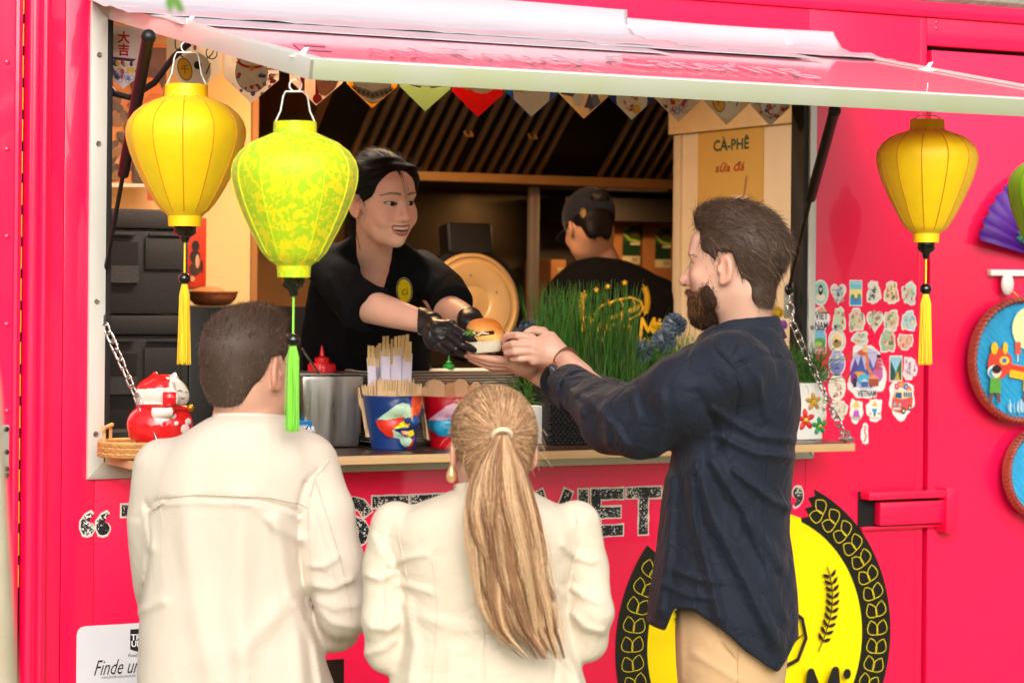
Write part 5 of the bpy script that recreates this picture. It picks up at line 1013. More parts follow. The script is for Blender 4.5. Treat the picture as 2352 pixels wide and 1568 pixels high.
        for sg in (-1, 1):
            for q in range(6): d.ell(sg*w*.36+w*.07*math.cos(q), w*.6+w*.07*math.sin(q), w*.045, w*.045, (210, 30, 40), 8)
            d.ell(sg*w*.36, w*.6, w*.03, w*.03, (240, 190, 60), 8)
        for k in range(10): d.ell(R_.uniform(-.2, .2)*w, w*R_.uniform(.15, .5), w*.05, w*.025, R_.choice([(210, 60, 60), (230, 170, 50), (220, 110, 120)]), 9, R_.uniform(0, 3))
        d.ell(w*.1, w*.22, w*.09, w*.09, (236, 176, 40), 8)
    for k in range(0): pass
    # clip: keep print inside the pentagon
    keepV = []
    for k, v in enumerate(d.V):
        u, q = v[0]-cx, v[2]-tz; lim = w*.485; u = max(-lim, min(lim, u)); q = max(q, abs(u)*2*0.42+0.002); q = min(q, w*1.30); d.V[k] = np.array([cx+u, v[1], tz+q])
    d.done('flag_print', fo)
# ================================================================ right: fan, woven discs, hook rail
y_ = -0.045; c = at(2425, 602, y_)
t = thing('paper_fan', 'large purple pleated paper fan with green pine motif on the truck door', 'fan', c)
VIO = S('fan_purple', 78, 14, 132, rough=0.55, var=0.06); n = 26; R = 0.285; a0, a1 = math.radians(60), math.radians(168); V = []; Fq = []
for k in range(n+1):
    a = a0+(a1-a0)*k/n; dy = 0.012 if k % 2 else -0.006
    for q, rr in enumerate((0.03, 0.14, R)): V.append((c.x+math.cos(a)*rr, y_+dy*(rr/R), c.z+math.sin(a)*rr))
for k in range(n):
    for q in range(2): Fq.append((k*3+q, k*3+q+1, (k+1)*3+q+1, (k+1)*3+q))
o = npmesh('pleated_paper', V, Fq, VIO, t, angle=5); md = o.modifiers.new('thick', 'SOLIDIFY'); md.thickness = 0.0015
a = []
for k in range(44):
    ang = RNG.uniform(2.2, 2.7); rr = RNG.uniform(0.10, 0.17); b_ = RNG.uniform(0, 6.28, 9); p = np.array([c.x+math.cos(ang)*rr, y_-0.018, c.z+math.sin(ang)*rr])
    for q in b_: a.append([p, p+np.array([math.cos(q)*.010, -.002, math.sin(q)*.010]), p+np.array([math.cos(q)*.020, 0, math.sin(q)*.020])])
strands('pine_motif', np.array(a), 0.0012, S('pine_teal', 60, 170, 130, rough=0.5), t, camframe=False, taper=0.6)
r0, r1 = at(2275, 626, -0.02), at(2700, 640, -0.02)
bm = BM(); bx(bm, (r0.x, -0.022, r0.z-0.009), (r0.x+0.9, -0.003, r0.z+0.009), 0.002); tag(obj('hook_rail', bm, WHITE), 'white hook rail on the truck door above the woven disc', 'rail')
def woven(cpx, cpy, rpx, pyr, label, deco, hook):
    y_ = -0.06; c = at(cpx, cpy, y_); s = F/float((np.array(c)-CAM) @ FWD); R = pyr/s
    t = thing('woven_disc', label, 'wall disc', c, 'painted woven discs on the truck door'); Mx = Matrix.Translation(c) @ Matrix.Rotation(math.pi/2, 4, 'X')
    bm = BM(); lathe(bm, [(0.001, 0.012), (R*.5, 0.008), (R*.95, 0.0), (R*.96, -0.01), (0.001, -0.01)], n=64, M=Mx, cap=False); obj('painted_weave', bm, WEAVE, t)
    bm = BM(); lathe(bm, [(R*.94, 0.006), (R*.97, 0.014), (R*1.0, 0.012), (R*1.02, -0.004), (R*1.0, -0.02), (R*.95, -0.02)], n=64, M=Mx, cap=False); obj('rim', bm, RIMW, t)
    for k in range(70):
        a = 2*math.pi*k/70; p = c+Vector((math.cos(a)*R*.985, -0.006, math.sin(a)*R*.985)); e = Vector((math.cos(a+.5), 0, math.sin(a+.5)))
        bm = BM(); tube(bm, [p-e*0.014, p+Vector((0, -0.010, 0)), p+e*0.014], 0.0022, 5); obj('rim_binding', bm, RIMB, t)
    if deco:
        d = Draw(c+Vector((0, -0.0135, 0)), (1, 0, 0), (0, 0, 1), base=0.001); deco(d, R); d.done('painting', t)
    if hook:
        h = at(hook[0], hook[1], -0.03); bm = BM(); ball(bm, h, (0.022, 0.012, 0.034), 12); ho = obj('hook', bm, WHITE, t); bm = BM(); tube(bm, [h+Vector((0.01, -0.01, -0.02)), c+Vector((0.0, 0, R))], 0.0015, 5); obj('loop', bm, TY, t)
def weave_mat():
    m = S('blue_weave', 40, 156, 206, rough=0.6, var=0.12, vscale=30); n = m.node_tree.nodes; l = m.node_tree.links
    w1 = n.new('ShaderNodeTexWave'); w1.inputs['Scale'].default_value = 22; w1.inputs['Distortion'].default_value = 2.0; tc = n.new('ShaderNodeTexCoord'); mp = n.new('ShaderNodeMapping'); mp.inputs['Rotation'].default_value = (0, 0.8, 0.5); l.new(tc.outputs['Object'], mp.inputs[0]); l.new(mp.outputs[0], w1.inputs['Vector'])
    bp = n.new('ShaderNodeBump'); bp.inputs['Strength'].default_value = 0.7; bp.inputs['Distance'].default_value = 0.004; l.new(w1.outputs['Fac'], bp.inputs['Height']); l.new(bp.outputs[0], n['Principled BSDF'].inputs['Normal'])
    return m
WEAVE = weave_mat(); RIMW = S('rim_rattan', 176, 84, 60, rough=0.5, var=0.15, vscale=30); RIMB = S('rim_binding', 150, 56, 44, rough=0.5, var=0.15)
def dragon(d, R):
    for q in range(18): d.ell(R*.10, R*.52, R*(.36-.005*q), R*(.36-.005*q), (90, 180, 214) if q < 2 else (248, 240, 170) if q > 6 else (220, 230, 170), 24); 
    for x, y in ((-.14, .2), (.06, .22)): d.rect(R*(x-.06), R*(y-.1), R*(x+.06), R*(y+.1), (214, 84, 70)); d.line([(R*x, R*(y-.1)), (R*x, R*(y-.22))], R*.02, (230, 200, 200))
    d.line([(R*x, R*y) for x, y in ((-.3, -.16), (-.05, -.2), (.2, -.26), (.45, -.2), (.7, -.3))], R*.22, (240, 180, 30)); d.line([(R*x, R*y) for x, y in ((-.3, -.1), (-.05, -.14), (.2, -.2), (.45, -.14), (.7, -.24))], R*.09, (214, 60, 40))
    d.poly([(R*x, R*y) for x, y in ((-.72, .1), (-.6, .22), (-.4, .18), (-.26, .04), (-.3, -.18), (-.48, -.3), (-.68, -.26), (-.76, -.08))], (216, 66, 46)); d.ell(-R*.62, R*.2, R*.07, R*.1, (240, 190, 40)); d.ell(-R*.4, R*.2, R*.05, R*.1, (240, 190, 40)); d.ell(-R*.42, R*.0, R*.1, R*.07, (240, 200, 60)); d.ell(-R*.42, R*.0, R*.05, R*.04, (60, 110, 180)); d.ell(-R*.62, -R*.18, R*.14, R*.11, (236, 236, 220)); d.ell(-R*.64, -R*.2, R*.1, R*.08, (60, 150, 200))
    for x, y, c_ in ((-.6, -.42, (90, 160, 60)), (.08, -.4, (240, 170, 40)), (.5, -.44, (90, 160, 60))): d.poly([(R*(x-.1), R*(y+.14)), (R*(x+.1), R*(y+.14)), (R*(x+.12), R*(y-.1)), (R*(x-.12), R*(y-.1))], c_); d.line([(R*(x-.06), R*(y-.1)), (R*(x-.1), R*(y-.26))], R*.06, (120, 70, 60)); d.line([(R*(x+.06), R*(y-.1)), (R*(x+.08), R*(y-.26))], R*.06, (120, 70, 60)); d.ell(R*(x+.02), R*(y+.24), R*.09, R*.1, (244, 214, 180)); d.ell(R*(x+.02), R*(y+.28), R*.095, R*.07, (40, 30, 30))
    R_ = random.Random(3)
    for k in range(46): x = R_.uniform(-.35, .5); d.line([(R*x, R*(-.62-R_.random()*.1)), (R*(x+.01), R*(-.8-R_.random()*.06))], R*.012, (200, 226, 240))
woven(2345, 827, 0, 141, 'round sky blue woven disc painted with a dragon dance', dragon, (2314, 652))
woven(2395, 1085, 0, 105, 'lower sky blue woven disc cut by the picture edge', None, None)
# ================================================================ things standing on the counter
def on(px, py): return atZ(px, py, CZ)
def zdepth(p): return float((np.array(p)-CAM) @ FWD)
# wicker tray
RAT = S('rattan', 214, 160, 96, rough=0.6, var=0.18, vscale=60, bump=0.3, bscale=200); RATD = S('rattan_dark', 186, 128, 70, rough=0.6, var=0.2, vscale=60)
c = on(316, 1034); c.y = -0.115; c.x = at(318, 1030, -0.115).x; c.z = CZ
t = thing('wicker_tray', 'round woven rattan tray with bamboo handles at the counter end', 'tray', c); r = 0.092
bm = BM(); lathe(bm, [(0.001, 0.001), (r*.97, 0.001), (r*.97, 0.004), (0.001, 0.004)], c, 40, cap=False); obj('tray_base', bm, RAT, t)
for k in range(5):
    z = 0.005+k*0.0062; bm = BM(); n = 96
    tube(bm, [(c.x+(r+0.0022*math.sin(i*math.pi/2+k*math.pi))*math.cos(2*math.pi*i/n), c.y+(r+0.0022*math.sin(i*math.pi/2+k*math.pi))*math.sin(2*math.pi*i/n), c.z+z) for i in range(n)], 0.0031, 6, closed=True); obj('woven_band', bm, RAT if k % 2 else RATD, t)
for k in range(48):
    a = 2*math.pi*k/48; bm = BM(); p = Vector((c.x+math.cos(a)*(r+.0015), c.y+math.sin(a)*(r+.0015), c.z)); tube(bm, [p+Vector((0, 0, 0.003)), p+Vector((0, 0, 0.034))], 0.0016, 5); obj('stake', bm, RATD, t)
bm = BM(); tube(bm, [(c.x+r*math.cos(2*math.pi*i/48), c.y+r*math.sin(2*math.pi*i/48), c.z+0.036) for i in range(48)], 0.0045, 8, closed=True); obj('tray_rim', bm, RAT, t)
for sg in (-1, 1):
    ax = Vector((RGT[0], RGT[1], 0))*sg; ay = Vector((FWD[0], FWD[1], 0)); b0 = c+ax*r*0.80+Vector((0, 0, 0.036))
    for q in (-1, 1): bm = BM(); p = b0+ay*q*0.045; tube(bm, [p, p+Vector((0, 0, 0.032))], 0.004, 8); obj('handle_post', bm, RAT, t)
    bm = BM(); tube(bm, [b0+ay*-0.062+Vector((0, 0, 0.034)), b0+ay*0.062+Vector((0, 0, 0.036))], 0.0055, 8); obj('handle_bar', bm, RAT, t)
# lucky cat figure (glazed, red robe) sitting in the tray
Zc = zdepth(c); sc = F/Zc
def K(px, py, dz=0.0): return cp(px, py, Zc+dz)
t = thing('lucky_cat_figure', 'glossy red and white lucky cat figurine sitting in the rattan tray', 'figurine', c+Vector((0, 0, 0.006)))
RED_G = (0.72, 0.012, 0.016); WHT = (0.80, 0.76, 0.68)
def catf(p):
    b = ell(p, K(367, 972), (0.078, 0.056, 0.07)); b = smin(b, ell(p, K(367, 1000), (0.062, 0.03, 0.06)), 0.03)
    h = ell(p, K(376, 900), (0.052, 0.043, 0.048)); h = smin(h, ell(p, K(408, 912), (0.026, 0.026, 0.03)), 0.02)
    for (px, py, dz) in ((352, 866, .01), (398, 868, 0.02)): h = smin(h, capd(p, K(px, py+8, dz), K(px+4, py-10, dz), 0.016, 0.004), 0.012)
    h = smin(h, ell(p, K(330, 905, 0.01), (0.02, 0.03, 0.03)), 0.02)
    d = smin(b, h, 0.012)
    ro = pld(p, [K(318, 932, -0.03), K(350, 934, -0.058), K(395, 934, -0.058), K(430, 938, -0.02)])-0.007
    arm = capd(p, K(362, 946, -0.058), K(388, 944, -0.066), 0.0165, 0.015)
    paw = ell(p, K(391, 915, -0.052), (0.022, 0.024, 0.02)); paw = smin(paw, ell(p, K(390, 885, -0.04), (0.012, 0.016, 0.014)), 0.012)
    return np.minimum(np.minimum(smin(d, ro, 0.003), smin(d, arm, 0.004)), smin(d, paw, 0.005))
def cat_pix(V): return CXP+V[:, 0]/V[:, 2]*F, HYP-V[:, 1]/V[:, 2]*F+9*(V[:, 0]*0+1)*0
def catcol(V):
    px = CXP+V[:, 0]/V[:, 2]*F; py = HYP-V[:, 1]/V[:, 2]*F+ROLL*(px-CXP); C = np.tile(np.array(RED_G), (len(V), 1))
    head = py < 931; C[head] = WHT; fz = V[:, 2] < Zc+0.03
    C[head & (py < 893-(px-330)*0.06) & (px < 392)] = RED_G
    C[head & (px > 376) & (px < 407) & (py > 900) & (V[:, 2] < Zc-0.03)] = RED_G
    C[(np.hypot(px-375, (py-946)*1.15) < 25) & (V[:, 2] < Zc-0.045) & (py > 934)] = WHT
    C[(py > 928) & (py < 936)] = (0.5, 0.006, 0.01)
    return C
CG = pm('glazed_ceramic', (1, 1, 1), attr='Col', rough=0.12, coat=0.6, var=0.02)
lo = K(280, 1022)-np.array([0, 0, 0.1]); hi = K(450, 842)+np.array([0, 0, 0.1])
sdf_obj('figure_body', catf, lo, hi, 0.0022, CG, t, catcol)
ax = Vector((RGT[0], RGT[1], 0))
def KW(px, py, dz): return Vector(c2w(K(px, py, dz)))
bm = BM(); ball(bm, KW(438, 936, -0.03), 0.0085, 12); obj('bell', bm, S('gold', 226, 160, 30, rough=0.25, metal=0.9), t)
for pts in ([(408, 900), (413, 895), (419, 899)], [(423, 903), (427, 899), (430, 903)], [(416, 912), (420, 916), (425, 912)]):
    bm = BM(); tube(bm, [KW(px, py, -0.034 if px < 421 else -0.02) for px, py in pts], 0.0011, 5); obj('face_line', bm, BLK, t)
for px, py, rr in ((320, 985, .008), (328, 1000, .006), (425, 985, .013), (432, 968, .009), (418, 1000, .008), (405, 972, .006), (398, 955, .008)):
    q = K(px, py); dxy = math.hypot((q[0]-K(367, 972)[0])/.078, (q[1]-K(367, 972)[1])/.056); dz = -0.07*math.sqrt(max(0.03, 1-dxy*dxy)); bm = BM(); ball(bm, Vector(c2w(K(px, py, dz+0.001))), (rr, 0.002, rr*.9), 10, Matrix.Rotation(-YAW, 3, 'Z').to_4x4() @ Matrix.Rotation((q[0]-K(367, 972)[0])/.078*0.9*1, 4, 'Z')); obj('petal_mark', bm, S('petal_cream', 232, 200, 196, rough=0.2), t)
# notebook / dark fabric behind the tray
bm = BM(); p0 = on(236, 1000); bx(bm, (CX0+0.02, 0.05, CZ+0.001), (CX0+0.14, 0.17, CZ+0.05), 0.004); tag(obj('black_basket', bm, S('basket_black', 24, 22, 22, rough=0.6, bump=0.8, bscale=90)), 'low black woven basket behind the rattan tray', 'basket')
# blue glove box
a = at(632, 968, -0.02); b = at(700, 1024, -0.02)
o = bm = BM(); bx(bm, (a.x, -0.02, CZ), (b.x+0.02, 0.09, a.z), 0.002)
GB = tag(obj('glove_box', bm, S('box_blue', 20, 120, 186, rough=0.35, var=0.05)), 'blue cardboard glove box with white lettering beside the steel container', 'box')
d = Draw((a.x, -0.02, a.z), (1, 0, 0), (0, 0, 1), base=0.0006); w = b.x-a.x; h = a.z-CZ
d.rect(w*.14, -h*.42, w*1.1, -h*.14, (240, 240, 240)); d.rect(w*.17, -h*.40, w*1.1, -h*.16, (26, 50, 90)); d.text('HYGOSTAR', w*.2, -h*.36, 0.018, (240, 240, 240), center=False, bold=0.0006, width=w*1.15); d.text('SAFE LIGHT', w*.14, -h*.54, 0.010, (170, 214, 236), center=False)
for k in range(2): d.rect(w*.14, -h*(.64+.07*k), w*.75, -h*(.655+.07*k), (170, 214, 236))
d.rect(w*.66, -h*.92, w*1.1, -h*.78, (222, 170, 110)); d.text('8/M', w*.72, -h*.9, 0.011, (250, 236, 214), center=False); d.done('box_print', GB)
# steel container
xa0, xb0 = at(702, 1025, 0.02).x, at(830, 1025, 0.02).x; xa1, xb1 = at(694, 862, 0.01).x, at(838, 862, 0.01).x; zt = at(765, 858, 0.01).z
t = thing('steel_container', 'deep brushed steel food container with folded rim behind the glove box', 'container', ((xa0+xb0)/2, 0.1, CZ))
STB = S('streaked_steel', 186, 182, 174, rough=0.30, metal=1.0, var=0.30, vscale=9, rvar=0.18, stretch=(3, 3, 0.12), bump=.15, bscale=7)  # vertical reflections put into the colour as streaks
bm = BM(); hexa(bm, [(xa0, 0.02, CZ+0.001), (xb0, 0.02, CZ+0.001), (xb0, 0.20, CZ+0.001), (xa0, 0.20, CZ+0.001), (xa1, 0.01, zt-0.004), (xb1, 0.01, zt-0.004), (xb1, 0.21, zt-0.004), (xa1, 0.21, zt-0.004)], 0.012); obj('container_body', bm, STB, t)
bm = BM()
for q0, q1 in (((xa1-.01, 0.0, zt-.003), (xb1+.01, 0.012, zt)), ((xa1-.01, 0.208, zt-.003), (xb1+.01, 0.22, zt)), ((xa1-.01, 0.0125, zt-.003), (xa1+.003, 0.2075, zt)), ((xb1-.003, 0.0125, zt-.003), (xb1+.01, 0.2075, zt))): bx(bm, q0, q1, 0.001)
obj('folded_rim', bm, STEEL, t)
bm = BM(); tube(bm, [at(735, 862, 0.05), at(694, 800, 0.02)], 0.003, 6); obj('tongs_arm', bm, STEEL, t)
# squeeze bottles
def squeeze(px, py_tip, py_base, Y, rpx, mat, label, name='squeeze_bottle'):
    tip = at(px, py_tip, Y); s = F/zdepth(tip); r = rpx/s; zb = at(px, py_base, Y).z; h = tip.z-zb
    t = thing(name, label, 'bottle', (tip.x, Y, CZ), 'squeeze bottles behind the counter things')
    bm = BM(); lathe(bm, [(r*.98, zb), (r*1.0, zb+h*.05), (r*1.0, zb+h*.30), (r*.92, zb+h*.36), (r*.55, zb+h*.38), (r*.55, zb+h*.55), (r*.35, zb+h*.57), (r*.2, zb+h*.62), (r*.13, zb+h*.85), (r*.05, zb+h)], (tip.x, Y, 0), 28); obj('nozzle_cap', bm, mat, t)
    for k in range(22):
        a = 2*math.pi*k/22; bm = BM(); p = Vector((tip.x+math.cos(a)*r*1.0, Y+math.sin(a)*r*1.0, zb)); tube(bm, [p+Vector((0, 0, h*.06)), p+Vector((0, 0, h*.29))], r*.06, 4); obj('cap_ridge', bm, mat, t)
    bm = BM(); lathe(bm, [(r*.9, CZ+0.001), (r*1.15, CZ+0.004), (r*1.18, zb-0.03), (r*.95, zb-0.001)], (tip.x, Y, 0), 28); obj('bottle_body', bm, mat, t)
RB = S('bottle_red', 206, 8, 20, rough=0.3, coat=0.2); GBm = S('bottle_green', 8, 128, 40, rough=0.35, coat=0.2)
squeeze(740, 793, 856, 0.24, 31, RB, 'red squeeze bottle with pointed nozzle behind the steel container')
squeeze(977, 812, 852, 0.26, 13, GBm, 'green squeeze bottle nearest the chopsticks')
squeeze(1031, 813, 852, 0.25, 13, GBm, 'green squeeze bottle under the handed sandwich')
squeeze(946, 790, 856, 0.27, 12, RB, 'red squeeze bottle half hidden by the chopsticks')
# stack of pulp trays
PULP = S('grey_pulp', 176, 160, 142, rough=0.85, var=0.12, vscale=20, bump=0.3, bscale=90)
xa, xb = at(832, 950, 0.10).x, at(1180, 950, 0.10).x; n = 26; zt_ = at(1000, 852, 0.1).z; hh = (zt_-CZ-0.004)/n
def tray_mesh():
    bm = BM(); w, dd = (xb-xa)/2, 0.09; O = [(-w, -dd), (w, -dd), (w, dd), (-w, dd)]
    def ring(k, z, cr=0.03):
        return [bm.verts.new((sx*(w*k-cr)+cr*math.cos(a), sy*(dd*k-cr)+cr*math.sin(a), z)) for sx, sy, a0 in ((1, 1, 0), (-1, 1, 90), (-1, -1, 180), (1, -1, 270)) for a in [math.radians(a0+q) for q in (0, 30, 60, 90)]]
    R_ = [ring(.86, 0), ring(.96, 0.010), ring(1.0, 0.012), ring(1.0, 0.009), ring(.94, 0.008)]
    for A, B in zip(R_, R_[1:]):
        for k in range(16): bm.faces.new((A[k], A[(k+1) % 16], B[(k+1) % 16], B[k]))
    bm.faces.new(R_[0]); bmesh.ops.recalc_face_normals(bm, faces=bm.faces); me = bpy.data.meshes.new('pulp_tray'); bm.to_mesh(me); bm.free(); fin(me, 50); me.materials.append(PULP); return me
TM = tray_mesh()
for k in range(n):
    o = link('pulp_tray', TM); o.matrix_basis = Matrix.Translation(((xa+xb)/2+random.uniform(-.006, .006), 0.145+random.uniform(-.006, .006), CZ+0.001+k*hh)) @ Matrix.Rotation(random.uniform(-.02, .02), 4, 'Z')
    tag(o, 'topmost grey pulp tray of the stack behind the two face pots' if k == n-1 else 'lowest grey pulp tray of the stack, on the counter' if k == 0 else 'grey pulp tray inside the tall stack behind the two face pots', 'tray', 'pulp trays in the stack')
# face pots
def inpoly(px, py, poly):
    r = np.zeros(len(px), bool); n = len(poly)
    for i in range(n):
        x0, y0 = poly[i]; x1, y1 = poly[(i+1) % n]; m = ((y0 > py) != (y1 > py)); r ^= m & (px < (x1-x0)*(py-y0)/((y1-y0) or 1e-9)+x0)
    return r
def zz(pts): return [(612.5+x*.3125, 735+y*.3125) for x, y in pts]
def facepot(cx0, cx1, py0, py1, r0, r1, Y, base, regions, nose, label, dxf=0):
    p = at(cx1, py1, Y); Zp = zdepth((p.x, Y, CZ)); s = F/Zp; A_ = cp(cx0, py0, Zp); B_ = cp(cx1, py1, Zp)
    t = thing('face_pot', label, 'pot', (p.x, Y, CZ), 'cutlery pots shaped with a face')
    def N(px, py, dz): return cp(px+dxf, py, Zp+dz)
    def fn(p):
        u = np.clip((p[:, 1]-B_[1])/(A_[1]-B_[1]), 0, 1); R = (r1+(r0-r1)*u)/s; cxx = B_[0]+(A_[0]-B_[0])*u
        rad = np.hypot(p[:, 0]-cxx, (p[:, 2]-Zp)); d = rad-R
        f = smin(d, capd(p, N(946, 925, -.058), N(947, 968, -.074), .010, .013), 0.018)               # nose ridge
        f = smin(f, ell(p, N(938, 968, -.066), (.012, .010, .012)), 0.008); f = smin(f, ell(p, N(955, 968, -.058), (.010, .010, .014)), 0.008)
        f = smin(f, ell(p, N(914, 938, -.056), (.030, .020, .022)), 0.014)                             # lid
        f = smin(f, ell(p, N(925, 983, -.062), (.026, .007, .014)), 0.008); f = smin(f, ell(p, N(932, 995, -.060), (.022, .009, .014)), 0.008)  # lips
        f = smin(f, ell(p, N(900, 980, -.054), (.026, .022, .016)), 0.012); f = smin(f, ell(p, N(938, 1012, -.052), (.020, .016, .016)), 0.014)
        f = smin(f, ell(p, N(960, 940, -.046), (.012, .02, .016)), 0.012)
        f = smax(f, p[:, 1]-A_[1], 0.003); f = smax(f, B_[1]-p[:, 1], 0.004)
        cav = np.maximum(rad-(R-0.004), (A_[1]-0.02)-p[:, 1])
        return np.maximum(f, -cav)
    def colf(V):
        px = CXP+V[:, 0]/V[:, 2]*F-dxf; py = HYP-V[:, 1]/V[:, 2]*F+ROLL*(px-CXP); C = np.tile(np.array(srgb(*base)), (len(V), 1)); fr = V[:, 2] < Zp
        for poly, col in regions: C[inpoly(px, py, zz(poly)) & fr] = srgb(*col)
        return C
    sdf_obj('pot_body', fn, B_-np.array([.10, .004, .10]), A_+np.array([.10, .008, .08]), 0.0018, POTM, t, colf, it=2)
    return t, Zp, s
POTM = pm('pot_glaze', (1, 1, 1), attr='Col', rough=0.35, var=0.02, coat=0.1)
MINT, ORG, YLW, NVY = (186, 222, 190), (236, 84, 40), (250, 220, 20), (16, 52, 120)
REG = [([(820, 730), (900, 670), (960, 625), (1010, 605), (1060, 620), (1078, 690), (1070, 715), (960, 728), (880, 732)], MINT), ([(808, 735), (880, 735), (1025, 710), (965, 790), (940, 820), (948, 868), (890, 850), (835, 800)], (226, 50, 30)),
       ([(945, 795), (1020, 735), (1065, 760), (1055, 785), (980, 802)], YLW), ([(1080, 545), (1160, 540), (1145, 640), (1130, 700), (1085, 700), (1072, 640)], ORG), ([(1085, 705), (1130, 705), (1135, 760), (1100, 785), (1080, 760)], (24, 90, 170)),
       ([(935, 800), (985, 830), (1020, 855), (1070, 865), (1080, 885), (1060, 925), (1030, 935), (1000, 910), (985, 870), (945, 860)], MINT), ([(1050, 815), (1090, 800), (1095, 845), (1055, 862)], YLW), ([(1000, 812), (1052, 812), (1052, 852), (1010, 838)], (240, 150, 90)),
       ([(962, 798), (1030, 783), (1060, 790), (1085, 778), (1102, 795), (1060, 814), (1010, 814)], (18, 40, 100)), ([(1078, 885), (1100, 850), (1075, 945), (1030, 950), (1060, 925)], (226, 60, 36)), ([(1018, 735), (1050, 713), (1078, 730), (1074, 757), (1045, 765), (1022, 752)], NVY), ([(1066, 640), (1082, 640), (1085, 720), (1074, 735), (1068, 700)], (244, 150, 70))]
t1, Z1, s1 = facepot(901, 904, 906, 1031, 69, 51, -0.045, (20, 56, 120), REG, 0, 'navy blue cutlery pot with a colourful sleeping face')
REG2 = [([(820, 730), (900, 670), (960, 625), (1010, 605), (1060, 620), (1078, 690), (1070, 715), (960, 728), (880, 732)], (240, 190, 214)), ([(808, 735), (880, 735), (1025, 718), (1090, 720), (1090, 850), (900, 850), (835, 800)], (40, 160, 206))]
t2, Z2, s2 = facepot(1036, 1040, 908, 1031, 67, 51, -0.03, (206, 10, 34), REG2, 0, 'red cutlery pot with a pink and blue sleeping face', dxf=117)
# lashes on the pots
for dx, Zp, tt, cl in ((0, Z1, t1, (196, 150, 100)), (117, Z2, t2, (200, 60, 110))):
    for k in range(5):
        x = 908+k*4.2+dx; bm = BM(); tube(bm, [Vector(c2w(cp(x, 952+abs(k-2)*-.8, Zp-.0815))), Vector(c2w(cp(x-1.5, 959, Zp-.079)))], 0.0008, 4); obj('eyelash', bm, S('lash%d' % dx, *cl), tt)
# wooden cutlery
WOOD = S('birch_wood', 232, 196, 148, rough=0.65, var=0.10, vscale=25, stretch=(1, 1, .2)); WOOD2 = S('bamboo_wood', 226, 190, 124, rough=0.6, var=0.1, vscale=30)
def fork_mesh():
    bm = BM(); prism(bm, [(-.006, 0), (.006, 0), (.007, .07), (.012, .09), (.0125, .128), (.0095, .128), (.0085, .100), (.0065, .100), (.006, .128), (.003, .128), (.0022, .100), (-.0022, .100), (-.003, .128), (-.006, .128), (-.0065, .100), (-.0085, .100), (-.0095, .128), (-.0125, .128), (-.012, .09), (-.007, .07)], (0, 0, 0), (1, 0, 0), (0, 0, 1), 0.0020)
    me = bpy.data.meshes.new('wooden_fork'); bm.to_mesh(me); bm.free(); me.materials.append(WOOD); return me
def spoon_mesh():
    bm = BM(); P = [(-.005, 0), (.005, 0), (.006, .075)]+[(.0165*math.cos(a), .105+.026*math.sin(a)) for a in [math.radians(-60+q*300/14) for q in range(15)] if True][0:0]
    P = [(-.005, 0), (.005, 0), (.0055, .078), (.012, .090), (.0165, .104), (.0165, .116), (.013, .128), (.006, .134), (0, .1355), (-.006, .134), (-.013, .128), (-.0165, .116), (-.0165, .104), (-.012, .090), (-.0055, .078)]
    prism(bm, P, (0, 0, 0), (1, 0, 0), (0, 0, 1), 0.0018); me = bpy.data.meshes.new('wooden_spoon'); bm.to_mesh(me); bm.free(); me.materials.append(WOOD); return me
FM, SM = fork_mesh(), spoon_mesh(); RZ = Matrix.Rotation(-YAW, 4, 'Z')
def pot_fill(n, me, name, cpx, py_top, Zp, sx, sy, label, cat_, grp, L, tops=None):
    for k in range(n):
        u = -1+2*(k+.5)/n if name == 'wooden_fork' else RNG.uniform(-1, 1); v = RNG.uniform(-1, 1)
        c = cp(cpx+u*sx, py_top+RNG.uniform(-4, 8)+(8 if abs(u) > .6 else 0), Zp+v*sy); M = Matrix.Translation(Vector(c2w(c))-Vector((0, 0, L))) @ RZ @ Matrix.Rotation(u*.10+RNG.normal(0, .04), 4, 'Y') @ Matrix.Rotation(v*.12, 4, 'X') @ Matrix.Rotation(RNG.uniform(-.45, .45) if name != 'wooden_spoon' else RNG.uniform(-.5, .5), 4, 'Z')
        o = link(name, me); o.matrix_basis = M; tag(o, label, cat_, grp)
pot_fill(26, FM, 'wooden_fork', 901, 872, Z1, 56, 0.03, 'pale wooden fork standing in the navy face pot', 'fork', 'wooden forks in the navy pot', .128)
pot_fill(18, SM, 'wooden_spoon', 1030, 872, Z2, 60, 0.035, 'pale wooden spoon standing in the red face pot', 'spoon', 'wooden spoons in the red pot', .135)
PAP = S('sleeve_paper', 226, 218, 240, rough=0.6, var=0.03)
